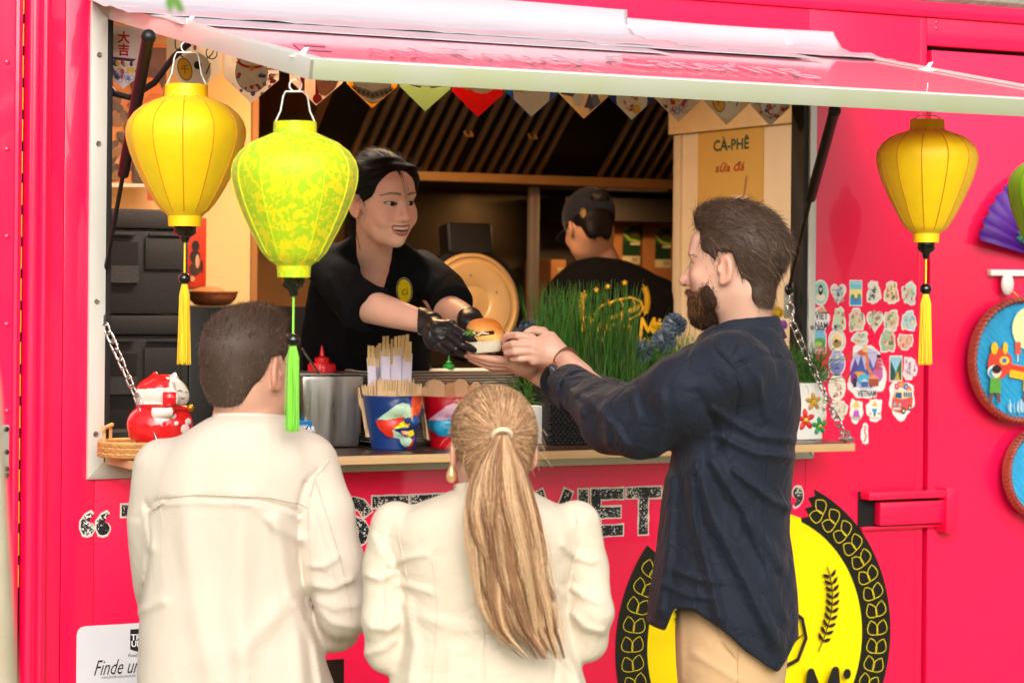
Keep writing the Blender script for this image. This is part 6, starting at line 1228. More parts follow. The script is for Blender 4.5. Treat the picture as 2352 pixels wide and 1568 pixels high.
for k, (px, pys, pyt) in enumerate(((852, 822, 792), (864, 826, 796), (876, 812, 784), (886, 800, 768), (896, 818, 790), (905, 810, 780), (913, 798, 775), (922, 806, 772), (932, 800, 770), (938, 812, 786), (868, 806, 800), (926, 800, 778))):
    t = thing('chopstick_pair', 'paper sleeved pair of bamboo chopsticks standing in the navy face pot', 'chopsticks', c2w(cp(px, 990, Z1+.03)), 'sleeved chopsticks in the navy pot')
    dz = .018+.006*(k % 3); tilt = (px-895)*.02; B0 = cp(895+(px-895)*.8, 985, Z1+dz); T0 = cp(px, pys, Z1+dz); w = .0105
    def q3(c, dx, dz_=0.0): return Vector(c2w(c+np.array([dx, 0, dz_])))
    bm = BM(); hexa(bm, [q3(B0, -w, -.0015), q3(B0, w, -.0015), q3(B0, w, .0015), q3(B0, -w, .0015), q3(T0, -w, -.0015), q3(T0, w, -.0015), q3(T0, w, .0015), q3(T0, -w, .0015)]); obj('paper_sleeve', bm, PAP, t)
    for sg in (-1, 1):
        T1 = cp(px+sg*4, pyt+random.uniform(-3, 5), Z1+dz); b0 = T0+np.array([sg*.0045, -.02, 0]); bm = BM()
        hexa(bm, [q3(b0, -.0038, -.0034), q3(b0, .0038, -.0034), q3(b0, .0038, -.0018), q3(b0, -.0038, -.0018), q3(T1, -.0038, -.0034), q3(T1, .0038, -.0034), q3(T1, .0038, -.0018), q3(T1, -.0038, -.0018)]); obj('chopstick', bm, WOOD2, t)
# ================================================================ planters
def blades(name, n, box, pyb, pyt, Zr, mats, parent, spread=10, wid=0.0022, curl=0.02, k=7, droop=0.0):
    u = RNG.uniform(box[0], box[1], n); z = RNG.uniform(Zr[0], Zr[1], n); tp = RNG.uniform(pyt[0], pyt[1], n); P = np.zeros((n, k, 3))
    for i in range(n):
        b = cp(u[i], pyb, z[i]); tpp = cp(u[i]+RNG.normal(0, spread), tp[i], z[i]+RNG.normal(0, .02)); bow = RNG.normal(0, curl, 3); bow[1] = 0
        for j, q in enumerate(np.linspace(0, 1, k)):
            P[i, j] = b+(tpp-b)*q+bow*(q**2.2)*(1 if droop else .6)+np.array([0, -droop*abs(RNG.normal(0, .3)+1)*q**3, 0])*(np.linalg.norm(bow)/max(curl, 1e-6))
    c = np.stack([RNG.uniform(.03, .13, n), RNG.uniform(.13, .34, n), RNG.uniform(.012, .05, n)], -1)
    o = strands(name, P, wid, mats, parent, cols=c, taper=0.12); o['kind'] = 'stuff'; return o
GR = pm('grass_blade', (1, 1, 1), attr='Col', rough=0.45, var=0.15, vscale=30, translucent=0.3)
GRL = pm('grass_blade_light', (1, 1, 1), attr='Col', rough=0.45, var=0.15, vscale=30, translucent=0.35)
def potbox(name, parent, px0, px1, py0, py1, Y, mat, dep=0.10, bev=0.004):
    a, b = at(px0, py0, Y), at(px1, py1, Y); bm = BM(); bx(bm, (a.x, Y, CZ+0.001), (b.x, Y+dep, a.z), bev); return obj(name, bm, mat, parent)
BASK = S('woven_black', 26, 24, 24, rough=0.55, var=0.2, vscale=40)
# tall grass block
Yp = -0.06; Zt = zdepth(at(1345, 900, Yp+.05))
t = thing('tall_grass_planter', 'dense block of tall upright green grass in a black woven planter', 'planter', at(1345, 1020, Yp))
a, b = at(1262, 885, Yp), at(1470, 1020, Yp); bm = BM(); bx(bm, (a.x, Yp, CZ+.001), (b.x, Yp+.10, a.z-.004), .004); obj('planter_box', bm, BASK, t)
for k in range(17):
    z = CZ+.004+k*.0078
    bm = BM(); tube(bm, [Vector((a.x+(b.x-a.x)*i/40, Yp-.003-.0022*math.cos(i*math.pi+k*math.pi), z)) for i in range(41)], .0042, 5); obj('weave_strand', bm, BASK, t)
blades('upright_grass', 520, (1234, 1458), 900, (640, 730), (Zt-.035, Zt+.05), GR, t, spread=20, wid=.0024, curl=.024)
blades('stray_grass', 60, (1250, 1500), 900, (700, 820), (Zt-.06, Zt-.02), GRL, t, spread=60, wid=.0014, curl=.05)
# white pot with grass in front of the server's side
def planter(label, px0, px1, py0, py1, Y, mat, grass, group=None, deco=None):
    t = thing('grass_planter', label, 'planter', at((px0+px1)/2, py1, Y), group); p_ = potbox('plant_pot', t, px0, px1, py0, py1, Y, mat); Zq = zdepth(at((px0+px1)/2, py0, Y+.05))
    for (n, bx0, bx1, tops, sp, cu, dr, m_) in grass: blades('grass_blades', n, (bx0, bx1), py0+6, tops, (Zq-.04, Zq+.04), m_, t, spread=sp, wid=.0021, curl=cu, droop=dr)
    return t, Zq
PW = S('pot_white', 236, 234, 226, rough=0.4, var=0.04)
planter('small white pot of loose grass in front of the handed tray', 1222, 1260, 932, 1016, -0.02, PW, [(150, 1195, 1262, (795, 915), 26, .045, .02, GRL)])
planter('white pot of loose grass half hidden by the raised blue sleeve', 1412, 1466, 892, 1014, 0.06, PW, [(260, 1440, 1560, (735, 880), 30, .05, .02, GR), (150, 1470, 1625, (725, 860), 28, .05, .015, GRL)])
planter('long pot of loose grass behind the man in the navy shirt', 1500, 1640, 900, 1012, 0.04, PW, [(280, 1500, 1640, (735, 880), 30, .06, .02, GRL)])
t, Zq = planter('white square pot with relief flowers and grass at the counter end', 1828, 1889, 880, 1007, -0.10, PW, [(330, 1800, 1880, (752, 860), 26, .05, .02, GRL)])
def relief_flower(px, py, rp, col, mid):
    for q in range(5):
        a = q*1.2566+.4; p = at(px, py, -0.101); s = F/zdepth(p); L = rp/s; e = Vector((math.cos(a), 0, math.sin(a)))
        bm = BM(); ball(bm, p+e*L*.62, (L*.48, .006, L*.27), 12, Matrix.Rotation(-a, 4, 'Y')); obj('petal', bm, col, t)
    bm = BM(); ball(bm, p+Vector((0, -.003, 0)), L*.22, 10); obj('flower_centre', bm, mid, t)
FM_Y = S('petal_mid', 246, 206, 20, rough=.3)
relief_flower(1868, 922, 20, S('petal_gold', 196, 150, 50, rough=.3), FM_Y); relief_flower(1850, 964, 24, S('petal_red', 214, 40, 34, rough=.3), FM_Y); relief_flower(1882, 978, 20, S('petal_green', 20, 150, 84, rough=.3), FM_Y)
# thistles, craspedia and a purple flower head on stems
def thistle(px, py, rp, Z, label, col, name='thistle_flower', pyb=900, spike=.45, n=260):
    c = cp(px, py, Z); R = rp/(F/Z); t = thing(name, label, 'flower', c2w(cp(px, pyb, Z)), None)
    v = RNG.normal(size=(n, 3)); v /= np.linalg.norm(v, axis=1, keepdims=True); P = np.stack([c+v*R*.5, c+v*R*.82, c+v*R*(1+RNG.uniform(-.08, .1, (n, 1)))], 1)
    strands('flower_spikes', P, R*.05, col, t, taper=1.3); bm = BM(); ball(bm, Vector(c2w(c)), R*.6, 12); obj('flower_core', bm, col, t)
    bm = BM(); tube(bm, [Vector(c2w(cp(px+6, pyb, Z))), Vector(c2w(cp(px+2, (py+pyb)/2, Z))), Vector(c2w(c))], .0022, 6); obj('stem', bm, S('stem_green', 70, 100, 40, rough=.6), t)
TH = S('thistle_blue', 104, 120, 140, rough=.6, var=.25, vscale=60); THD = S('thistle_dark', 74, 86, 104, rough=.6, var=.25, vscale=60); CR = S('craspedia', 232, 196, 20, rough=.8, var=.15, vscale=90)
ZT = zdepth(at(1540, 760, 0.0))
thistle(1212, 752, 20, zdepth(at(1212, 752, .05)), 'dark blue thistle head by the raised hand', THD, pyb=930)
thistle(1188, 768, 14, zdepth(at(1188, 768, .07)), 'small dark thistle head behind the sandwich tray', THD, pyb=930)
thistle(1549, 746, 28, ZT, 'upper blue thistle head beside the bearded man', TH); thistle(1524, 781, 28, ZT-.05, 'middle blue thistle head beside the bearded man', TH); thistle(1474, 806, 27, ZT-.02, 'lower blue thistle head next to the tall grass', TH)
thistle(1512, 756, 17, ZT+.02, 'round yellow flower head among the thistles', CR, 'craspedia_flower', n=260)
Zr = zdepth(at(1790, 720, .0)); 
for (px, py) in ((1778, 708), (1784, 716), (1790, 725)): pass
thistle(1784, 718, 15, Zr, 'yellow flower spike behind the navy collar', CR, 'craspedia_flower', pyb=890, n=260); thistle(1797, 746, 12, Zr-.01, 'small purple flower head behind the navy collar', S('flower_purple', 170, 84, 190, rough=.6, var=.2, vscale=80), 'purple_flower', pyb=890, n=120)
# ================================================================ people
SK = pm('skin', (1, 1, 1), attr='Col', rough=0.48, var=0.05, vscale=25, sss=0.25, bump=0.05, bscale=300, spec=0.4)
CLOTH = lambda name, c, **k: pm(name, c, **dict(dict(rough=0.85, var=0.04, vscale=8, bump=0.12, bscale=420, sheen=0.15, spec=0.2), **k))
HAIRM = pm('hair', (1, 1, 1), attr='Col', rough=0.55, var=0.10, vscale=30, spec=0.3)
_k = RNG.normal(size=(14, 3)); _ph = RNG.uniform(0, 6.28, 14)
def fnoise(p, sc, st=(1, 1, 1)):
    q = p*np.asarray(st, f32)*sc; a = 0
    for i in range(14): a = a+np.sin(q @ _k[i].astype(f32)+_ph[i])
    return a/5.3
def unpx(p):
    px = CXP+p[:, 0]/p[:, 2]*F; py = HYP-p[:, 1]/p[:, 2]*F; return px, py+ROLL*(px-CXP)
def pld2(px, py, pts):
    d = None
    for (x0, y0), (x1, y1) in zip(pts, pts[1:]):
        dx, dy = x1-x0, y1-y0; t = np.clip(((px-x0)*dx+(py-y0)*dy)/(dx*dx+dy*dy+1e-9), 0, 1); e = np.hypot(px-x0-t*dx, py-y0-t*dy); d = e if d is None else np.minimum(d, e)
    return d
def folds(p, lst, d=None, tol=.035):
    a = np.zeros(len(p), f32)
    m = np.ones(len(p), bool) if d is None else np.abs(d) < tol
    if not m.any(): return a
    px, py = unpx(p[m]); b = np.zeros(len(px), f32)
    for pts, amp, w in lst:
        xs = [q[0] for q in pts]; ys = [q[1] for q in pts]; r = 2.4*w
        k = (px > min(xs)-r) & (px < max(xs)+r) & (py > min(ys)-r) & (py < max(ys)+r)
        if k.any(): b[k] += amp*np.exp(-(pld2(px[k], py[k], pts)/w)**2)
    a[m] = b; return a
class Head:
    def __init__(s, px, py, Z, fwd, up=(0, 1, 0), k=1.0):
        s.o = cp(px, py, Z); f = np.array(fwd, float); f /= np.linalg.norm(f); u = np.array(up, float); u -= f*(u @ f); u /= np.linalg.norm(u)
        s.f, s.u = f, u; s.l = np.cross(f, u) ; s.k = k      # cross in the left-handed camera frame: fixed below
        # choose l so that it is the person's left: seen from behind (fwd = +depth) left is -x
        ref = np.array([-f[2], 0, f[0]]); s.l = s.l if s.l @ ref > 0 else -s.l
    def loc(s, p): q = (p-s.o.astype(f32))/s.k; return np.stack([q @ s.l.astype(f32), q @ s.u.astype(f32), q @ s.f.astype(f32)], -1)
    def cam(s, q): q = np.asarray(q, float)*s.k; return s.o+q[..., 0:1]*s.l+q[..., 1:2]*s.u+q[..., 2:3]*s.f
def rotx(a): c, s = math.cos(a), math.sin(a); return np.array([[1, 0, 0], [0, c, -s], [0, s, c]])
def roty(a): c, s = math.cos(a), math.sin(a); return np.array([[c, 0, s], [0, 1, 0], [-s, 0, c]])
def rotz(a): c, s = math.cos(a), math.sin(a); return np.array([[c, -s, 0], [s, c, 0], [0, 0, 1]])
def head_sdf(q, sex='m', smile=False, eye=0.0046):
    m = np.abs(q[:, 0]); qm = np.stack([m, q[:, 1], q[:, 2]], -1); fem = sex == 'f'
    d = ell(q, (0, .030, -.014), (.074, .086, .096))
    d = smin(d, ell(q, (0, -.018, .030), (.063, .082, .060)), .035)
    d = smin(d, ell(q, (0, -.066, .036), (.050 if fem else .054, .044, .050)), .03)
    d = smin(d, ell(q, (0, -.100, .066), (.019 if fem else .023, .015, .019)), .024)
    d = smin(d, ell(qm, (.040, -.026, .062), (.023, .019, .020)), .022)
    d = smin(d, ell(qm, (.024, .020, .081), (.024, .008, .010)), .016)
    d = smin(d, ell(q, (0, .048, .066), (.045, .030, .028)), .03)
    d = smax(d, -ell(qm, (.031, .000, .103), (.019, .0115, .017)), .012)
    # eyelids over the eyeball, opened by a slit
    lid = ell(qm, (.031, -.001, .0745), (.0155, .0135, .0138))
    ey = q[:, 1]+.0012+(m-.031)*(-.10)
    slit = np.maximum((np.sqrt(((m-.0312)/.0150)**2+(ey/eye)**2)-1)*eye, .07-q[:, 2])
    lid = np.maximum(lid, -slit); d = smin(d, lid, .004)
    d = np.maximum(d, -np.maximum(slit, .0745-q[:, 2]))
    # nose
    n = chain(q, [(0, .014, .0835), (0, -.010, .0945 if fem else .099), (0, -.034, .105 if fem else .112)], [.0075, .0085, .0105]); n = smin(n, ell(q, (0, -.038, .106 if fem else .113), (.0115, .0105, .0110)), .008)
    n = smin(n, ell(qm, (.0125, -.041, .0945), (.0088, .0085, .011)), .008); d = smin(d, n, .010)
    d = smax(d, -ell(qm, (.0062, -.0485, .103), (.0036, .0040, .0055)), .003)
    # mouth
    cy = -.0665; lift = (m/.026)**2*(.005 if smile else 0)
    ql = np.stack([q[:, 0], q[:, 1]-lift, q[:, 2]+ (m/.026)**2*.007], -1)
    wm = .0305 if smile else .024
    d = smin(d, ell(ql, (0, cy+(.0068 if smile else .0050), .0925), (wm, .0050, .0095)), .005); d = smin(d, ell(ql, (0, cy-(.0112 if smile else .0060), .0905), (wm*.80, .0062, .0100)), .005)
    if smile:
        op = np.maximum((np.sqrt((ql[:, 0]/.0250)**2+((ql[:, 1]-cy+.0016)/.0066)**2)-1)*.0066, .074-q[:, 2]); d = smax(d, -op, .0015)
        d = smin(d, ell(qm, (.040, -.044, .066), (.020, .018, .018)), .014)
    else: d = smax(d, -(np.maximum(np.abs(ql[:, 1]-cy)-.0007, np.maximum(m-.023, .08-q[:, 2]))), .002)
    # ears
    R = roty(-.35) @ rotx(.12); e = ell(qm, (.0785, -.008, -.012), (.0075, .032, .0185), R); e = smax(e, -ell(qm, (.0865, -.004, -.009), (.0060, .021, .0105), R), .004)
    e = smin(e, ell(qm, (.079, -.034, -.004), (.006, .010, .008)), .008); e = smin(e, ell(qm, (.078, -.010, .004), (.005, .008, .005)), .005)
    d = smin(d, e, .006)
    return d
def face_cols(q, base, lip, brow, browdark, blush=0.25, browlift=0.0, smile=False, eye=.0046):
    m = np.abs(q[:, 0]); C = np.tile(np.array(base, float), (len(q), 1)); x, y, z = q[:, 0], q[:, 1], q[:, 2]
    def mix(w, col): nonlocal C; w = np.clip(w, 0, 1)[:, None]; C = C*(1-w)+np.array(col)*w
    mix(blush*np.exp(-(((m-.042)/.022)**2+((y+.030)/.020)**2))*(z > .02), (base[0]*1.0, base[1]*.62, base[2]*.60))
    mix(blush*.9*np.exp(-((m/.016)**2+((y+.036)/.016)**2))*(z > .09), (base[0]*1.0, base[1]*.68, base[2]*.66))
    mix(blush*1.2*(m > .0745)*(z < .02), (base[0]*1.0, base[1]*.66, base[2]*.58))
    lift = (m/.026)**2*(.005 if smile else 0); ly = y-lift; lo_, hi_ = (-.0855, -.0555) if smile else (-.0795, -.0575)
    mix(1.0*((ly > lo_+(m/.030)**2*.010) & (ly < hi_-(m/.030)**2*.007) & (m < (.0300 if smile else .0265)) & (z > .070)), lip)
    if smile: mix(1.0*((np.abs(ly+.0681) < .0058*np.sqrt(np.clip(1-(m/.0245)**2, 0, 1))) & (z > .06) & (z < .0945)), (lip[0]*.4, lip[1]*.3, lip[2]*.3))
    by = .0195+browlift+.0042*np.sin(np.clip((m-.010)/.036, 0, 1)*2.2)-np.clip(m-.044, 0, 1)*.45; mix(brow*np.clip(1.5-np.abs(y-by)/(.0024*np.clip(1.15-(m-.02)*16, .45, 1.1)), 0, 1)*(m > .010)*(m < .056)*(z > .03), browdark)
    ey = y+.0012-(m-.031)*.10; e = np.sqrt(((m-.0312)/.0150)**2+(ey/eye)**2)
    mix(.92*(e > .8)*(e < 1.30)*(ey > -.0006)*(z > .06)*(m > .015)*(m < .05), (.02, .012, .01)); mix(.45*(e > .8)*(e < 1.16)*(ey <= -.0006)*(z > .06)*(m > .015)*(m < .05), (.06, .03, .025))
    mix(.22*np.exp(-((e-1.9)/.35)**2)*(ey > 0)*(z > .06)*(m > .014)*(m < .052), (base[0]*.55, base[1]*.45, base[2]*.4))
    return C
def eyes(h, parent, gaze, iris=(.025, .014, .008)):
    g = np.array(gaze, float); g /= np.linalg.norm(g)
    for sg in (1, -1):
        bm = BM(); bmesh.ops.create_uvsphere(bm, u_segments=32, v_segments=20, radius=.0127); V = np.array([v.co[:] for v in bm.verts]); Fq = [[v.index for v in f.verts] for f in bm.faces]; bm.free()
        cosg = V @ g/.0127; C = np.tile(np.array([.62, .57, .53]), (len(V), 1)); C[cosg > .80] = iris; C[cosg > .95] = (.004, .004, .004)
        P = c2w(h.cam(V+np.array([sg*.031, -.001, .0742]))); me = bpy.data.meshes.new('eye'); me.from_pydata([tuple(v) for v in P], [], Fq)
        a = me.color_attributes.new('Col', 'FLOAT_COLOR', 'POINT'); a.data.foreach_set('color', np.concatenate([C, np.ones((len(C), 1))], 1).astype(np.float32).ravel()); fin(me, None)
        link('eye', me, parent, pm('eye_wet', (1, 1, 1), attr='Col', rough=.15, var=0, spec=.3))
def hair_keep(z, pts):
    pts = sorted(pts); return np.interp(z, [a for a, _ in pts], [b for _, b in pts])
def grad(fn, P, e=.002):
    g = np.stack([fn((P+np.eye(3)[i]*e).astype(f32))-fn((P-np.eye(3)[i]*e).astype(f32)) for i in range(3)], -1); return g/(np.linalg.norm(g, axis=1, keepdims=True)+1e-9)
def tufts(h, fn, V, n, flow, length, wid, col, jit=.3, lift=.35, k=5, wav=0.0, colj=.3, sel=None, tap=.25):
    """strands growing from the hair surface V (local head coordinates)"""
    if sel is not None: V = V[sel(V)]
    P0 = V[RNG.integers(0, len(V), n)]+RNG.normal(0, .0012, (n, 3)); N = grad(fn, P0); D = np.array([flow(p) for p in P0]); D = D-N*(D*N).sum(1, keepdims=True); D /= np.linalg.norm(D, axis=1, keepdims=True)+1e-9
    D = D+RNG.normal(0, jit, (n, 3)); L = (length(P0) if callable(length) else np.full(n, length))*RNG.uniform(.6, 1.25, n); u = np.linspace(0, 1, k)
    S_ = (P0-N*.003)[:, None]+D[:, None]*(L[:, None]*u)[..., None]+N[:, None]*(lift*L[:, None]*(u-.75*u*u)+.0)[..., None]
    if wav: S_ += (RNG.normal(0, 1, (n, 1, 3))*wav*np.sin(u*4+RNG.uniform(0, 6, (n, 1)))[..., None])
    c = np.array(col)[None]*(1+RNG.normal(0, colj, (n, 1)).clip(-.7, 1.2))
    return h.cam(S_), np.clip(c, .002, 1)
def legs(t, hips, Z, sep, mat, r=.085, shoe=(.03, .025, .02), name='trousers', top=None, fwd=(0, 0, 1)):
    g = -CAM[2]; pts = []
    fx = np.array(fwd, float)
    hx = cp(*hips, Z); L_ = [hx+np.array([sg*sep, 0, 0]) for sg in (-1, 1)]
    def fn(p):
        d = None
        for a in L_:
            e = chain(p, [a, np.array([a[0], (a[1]+g)/2+.03, Z]), np.array([a[0], g+.06, Z+.01])], [r, r*.72, r*.58]); d = e if d is None else smin(d, e, .03)
        d = smin(d, ell(p, hx+np.array([0, .02, 0]), (sep+r*.9, .14, r*1.25)), .05)
        return d+.003*fnoise(p, 9, (1, 1.2, 1))
    sdf_obj(name, fn, np.array([hx[0]-sep-.2, g+.03, Z-.2]), np.array([hx[0]+sep+.2, hx[1]+.2, Z+.2]), .011, mat, t)
    for a in L_:
        c = np.array([a[0], g+.045, Z])+fx*.06
        def sf(p): return np.maximum(smin(ell(p, c, (.045, .05, .13) if abs(fx[2]) > .6 else (.13, .05, .045)), ell(p, np.array([a[0], g+.07, Z]), (.045, .055, .05)), .04), g-p[:, 1]+.002)
        sdf_obj('shoe', sf, c-.2, c+.2, .009, S('shoe_leather', 60, 50, 44, rough=.5), t)
def joined(p, base, parts):                # one body: the trunk and limbs, with finely modelled ends blended in where they are near
    d = base(p)
    for fn, c, r, k in parts:
        m = ((p-np.asarray(c, f32))**2).sum(-1) < r*r
        if m.any(): d[m] = smin(d[m], fn(p[m]), k)
    return d
def person(label, px, py, Z):
    b = c2w(cp(px, py, Z)); return thing('person', label, 'person', (b[0], b[1], 0 if Z < 5.6 else Z_IN))
def finger(p, pts, r0, r1): return chain(p, pts, list(np.linspace(r0, r1, len(pts))))
# ---------------------------------------------------------------- the server leaning out with the sandwich
t = person('smiling person in black shirt and black gloves handing a sandwich over the counter', 850, 800, 6.2); SRV = t
H = Head(877, 463, 5.95, (math.sin(math.radians(40)), -.07, -math.cos(math.radians(40))), up=(-.06, 1, 0), k=.935)
SKIN_S = (.86, .50, .37)
wr, wl = cp(978, 741, 5.80), cp(1078, 733, 5.90); elR, elL = cp(838, 700, 5.96), cp(1028, 712, 6.08); shR, shL = cp(752, 610, 6.12), cp(975, 612, 6.25)
def srv_head(p):
    d = head_sdf(H.loc(p), 'f', True, .0050)
    nk = chain(p, [H.cam((0, -.045, -.022)), cp(860, 560, 6.04), cp(858, 640, 6.17)], [.050, .0465, .050]); d = smin(d, nk, .022)
    d = smin(d, ell(p, cp(866, 650, 6.21), (.070, .05, .055)), .03)
    return d+.0006*folds(p, [([(862, 545), (880, 600), (900, 640)], -2.5, 5)])
def srv_cols(V):
    q = H.loc(V.astype(f32)); C = face_cols(q, SKIN_S, (.52, .17, .15), .85, (.03, .018, .014), .36, .0030, True, .0050); return C
def srv_limbs(p):
    a = chain(p, [shR, elR, (elR*.55+wr*.45), wr], [.030, .043, .037, .026]); b = chain(p, [shL+np.array([-.02, -.02, .02]), elL, (elL*.5+wl*.5), wl], [.026, .040, .036, .027])
    c = chain(p, [shR, cp(862, 668, 6.23), shL+np.array([-.02, -.02, .02])], [.030, .040, .026]); return np.minimum(np.minimum(a, b), c)
hc = H.cam((0, -.06, -.02)); lo, hi = cp(700, 800, 5.72), cp(1110, 350, 6.35)
mb = sdf_mesh(lambda p: joined(p, srv_limbs, [(srv_head, hc, .27, .01)]), np.minimum(lo, hi)-.01, np.maximum(lo, hi)+.01, .0027)
sdf_obj('body', None, 0, 0, 0, SK, t, srv_cols, mesh=(relax(mb[0], mb[1], 2), mb[1]))
eyes(H, t, (.18, -.02, 1))
tq = []
for k in range(-4, 4):
    x = (k+.5)*.0058; bm = BM(); z = .0892-(x/.026)**2*.0080; w_ = .0036
    ball(bm, Vector(c2w(H.cam((x, -.0652+(abs(x)/.026)**2*.004, z)))), (w_, .0022, .0055), 10, Matrix.Rotation(-YAW-.6, 4, 'Z')); obj('tooth', bm, S('tooth_white', 236, 222, 200, rough=.25), t)
# hair, swept back with loose strands
def srv_hair(q):
    d = ell(q, (0, .040, -.020), (.087, .097, .106)); d = smin(d, ell(q, (.060, .055, .040), (.024, .046, .030)), .02); d = smin(d, ell(q, (0, .0, -.085), (.055, .06, .04)), .03); d = smin(d, ell(q, (0, -.045, -.095), (.035, .045, .030)), .03)
    low = hair_keep(q[:, 2], [(.13, .080), (.078, .076), (.066, .058), (.052, .028), (.038, -.004), (.026, -.026), (.017, -.018), (.008, .020), (-.03, .018), (-.042, -.03), (-.06, -.075), (-.14, -.095)])+np.where(q[:, 0] > 0, 0, 0)
    d = smax(d, (low-q[:, 1])*.75, .008)
    return d+.0013*np.sin(q[:, 1]*190+np.sin(q[:, 2]*60)*2)*np.clip((q[:, 2]+.14)*9, 0, 1)
V, Q = sdf_mesh(srv_hair, (-.11, -.12, -.15), (.11, .15, .12), .0028); V = relax(V, Q, 1); VS = V
HAIRK = pm('hair_black', (1, 1, 1), attr='Col', rough=0.5, var=0.1, vscale=30, spec=0.18)
sdf_obj('hair', None, 0, 0, 0, HAIRK, t, lambda P: np.tile(np.array([.005, .004, .0035]), (len(P), 1)), mesh=(H.cam(V), Q))
fl = lambda p: np.array([0, -.25-.6*(p[1] < .03), -1.0])
a, c = tufts(H, srv_hair, V, 4200, fl, lambda P: .045+0*P[:, 0], .0006, (.006, .0045, .004), jit=.06, lift=.02, colj=.5)
a2, c2 = tufts(H, srv_hair, V, 220, fl, .045, .0005, (.03, .015, .006), jit=.14, lift=.10, sel=lambda P: P[:, 1] > .085)
LS = []
for q0, q1, q2, q3 in (((-.010, .095, .070), (-.004, .070, .096), (.0, .040, .101), (.004, .008, .100)), ((-.006, .094, .070), (.004, .066, .096), (.010, .035, .100), (.012, .012, .098)), ((.030, .09, .06), (.046, .055, .075), (.052, .02, .072), (.052, -.03, .066)), ((.034, .09, .058), (.052, .05, .070), (.060, .01, .062), (.060, -.05, .052)), ((.022, .092, .066), (.036, .06, .086), (.042, .03, .086), (.043, .01, .082)), 
                       ((-.07, .0, -.03), (-.072, -.05, -.03), (-.066, -.09, -.02), (-.06, -.13, -.01)), ((-.066, -.02, -.04), (-.07, -.07, -.045), (-.066, -.12, -.03), (-.06, -.15, -.03))):
    for r in range(7):
        j = RNG.normal(0, .0016, 3); T_ = np.linspace(0, 1, 5)[:, None]; q0_, q1_, q2_, q3_ = [np.array(v)+j*(1+i*.5) for i, v in enumerate((q0, q1, q2, q3))]
        LS.append((1-T_)**3*q0_+3*(1-T_)**2*T_*q1_+3*(1-T_)*T_**2*q2_+T_**3*q3_)
a3 = H.cam(np.array(LS)); c3 = np.tile(np.array([[.010, .007, .006]]), (len(LS), 1))
strands('loose_hair', np.concatenate([a, a2, a3]), .0005, HAIRK, t, np.concatenate([c, c2, c3]))
# black shirt
TL = Loft([(530, 812, 912, 6.05, .062), (556, 786, 934, 6.09, .088), (590, 746, 972, 6.15, .100), (630, 718, 998, 6.21, .112), (690, 700, 1010, 6.29, .115), (760, 692, 996, 6.38, .115), (850, 690, 985, 6.47, .115), (960, 694, 985, 6.52, .12), (1080, 700, 985, 6.55, .13)])
slR = (cp(745, 606, 6.10), cp(800, 678, 5.99), cp(845, 712, 5.935)); slL = (cp(970, 618, 6.24), cp(1024, 668, 6.13), cp(1040, 700, 6.07))
def srv_shirt(p):
    d = TL(p, top=.03)
    d = smin(d, chain(p, slR, [.056, .060, .062]), .04); d = smin(d, chain(p, slL, [.050, .052, .053]), .04)
    # flat sleeve hems and a neck opening
    for sl_, L in ((slR, .006), (slL, .004)):
        a = sl_[2]-sl_[1]; a = a/np.linalg.norm(a); s_ = (p-sl_[2].astype(f32)) @ a.astype(f32); near = np.linalg.norm(p-sl_[2].astype(f32), axis=1) < .12; d = np.where(near, np.maximum(d, s_-L), d)
    px, py = unpx(p); nk = chain(p, [cp(864, 500, 6.0), cp(866, 552, 6.02), cp(876, 618, 6.03)], [.047, .050, .016]); d = smax(d, -nk, .005)
    d = d-folds(p, d=d, lst=[([(760, 640), (790, 720), (800, 790)], .010, 12), ([(830, 600), (780, 690)], .006, 14), ([(900, 620), (870, 740), (860, 830)], .009, 16), ([(960, 640), (930, 740)], .008, 14), ([(720, 700), (735, 800)], .007, 12), ([(1000, 640), (960, 700)], .006, 10), ([(770, 610), (840, 690)], .006, 9)])
    return d+.0035*fnoise(p, 16, (1, .8, 1))
def shirt_col(P):
    px, py = unpx(P); C = np.tile(np.array([.0065, .0065, .0075]), (len(P), 1)); r = np.hypot((px-927)/17, (py-668)/29); fr = P[:, 2] < 6.24
    return C
lo, hi = cp(660, 1075, 5.8), cp(1080, 520, 6.75); sdf_obj('shirt', srv_shirt, np.minimum(lo, hi)-.02, np.maximum(lo, hi)+.02, .0048, CLOTH('shirt_black', (1, 1, 1), attr='Col', rough=.95, sheen=.0, spec=.08, wrk=(11, .5, .015)), t, shirt_col)
def lay_on(d, fn, z0, gap=.003):          # drop every vertex of a print onto the cloth behind it
    q = np.array(d.V)-CAM; P = np.stack([q @ RGT, q @ UP, np.full(len(q), z0)], -1).astype(f32); live = np.ones(len(P), bool)
    for _ in range(70):
        dd = fn(P[live]); i = np.where(live)[0]; live[i[dd < .0012]] = False; j = i[dd >= .0012]
        if not len(j): break
        P[j, 2] += np.maximum(dd[dd >= .0012]*.6, .0005)
    P[:, 2] -= gap; d.V = list(c2w(P))
def seam(fn, pts, z0, mat, parent, r=.0013, n=60):    # a stitched seam lying on the cloth
    xs = np.linspace(0, 1, n); sl_ = np.cumsum([0]+[math.dist(p, q) for p, q in zip(pts, pts[1:])]); sl_ = sl_/sl_[-1]; Zs = z0+.05
    P = np.array([cp(np.interp(u, sl_, [p[0] for p in pts]), np.interp(u, sl_, [p[1] for p in pts]), Zs) for u in xs]); w_ = c2w(P)
    class _D: pass
    d = _D(); d.V = [v for v in w_]; lay_on(d, fn, z0, .0006)
    bm = BM(); tube(bm, [Vector(v) for v in d.V], r, 5); obj('seam', bm, mat, parent)
u_ = 6.2/F; d = Draw(Vector(c2w(cp(927, 668, 6.1))), Vector(RGT), (0, 0, 1), base=0.0)
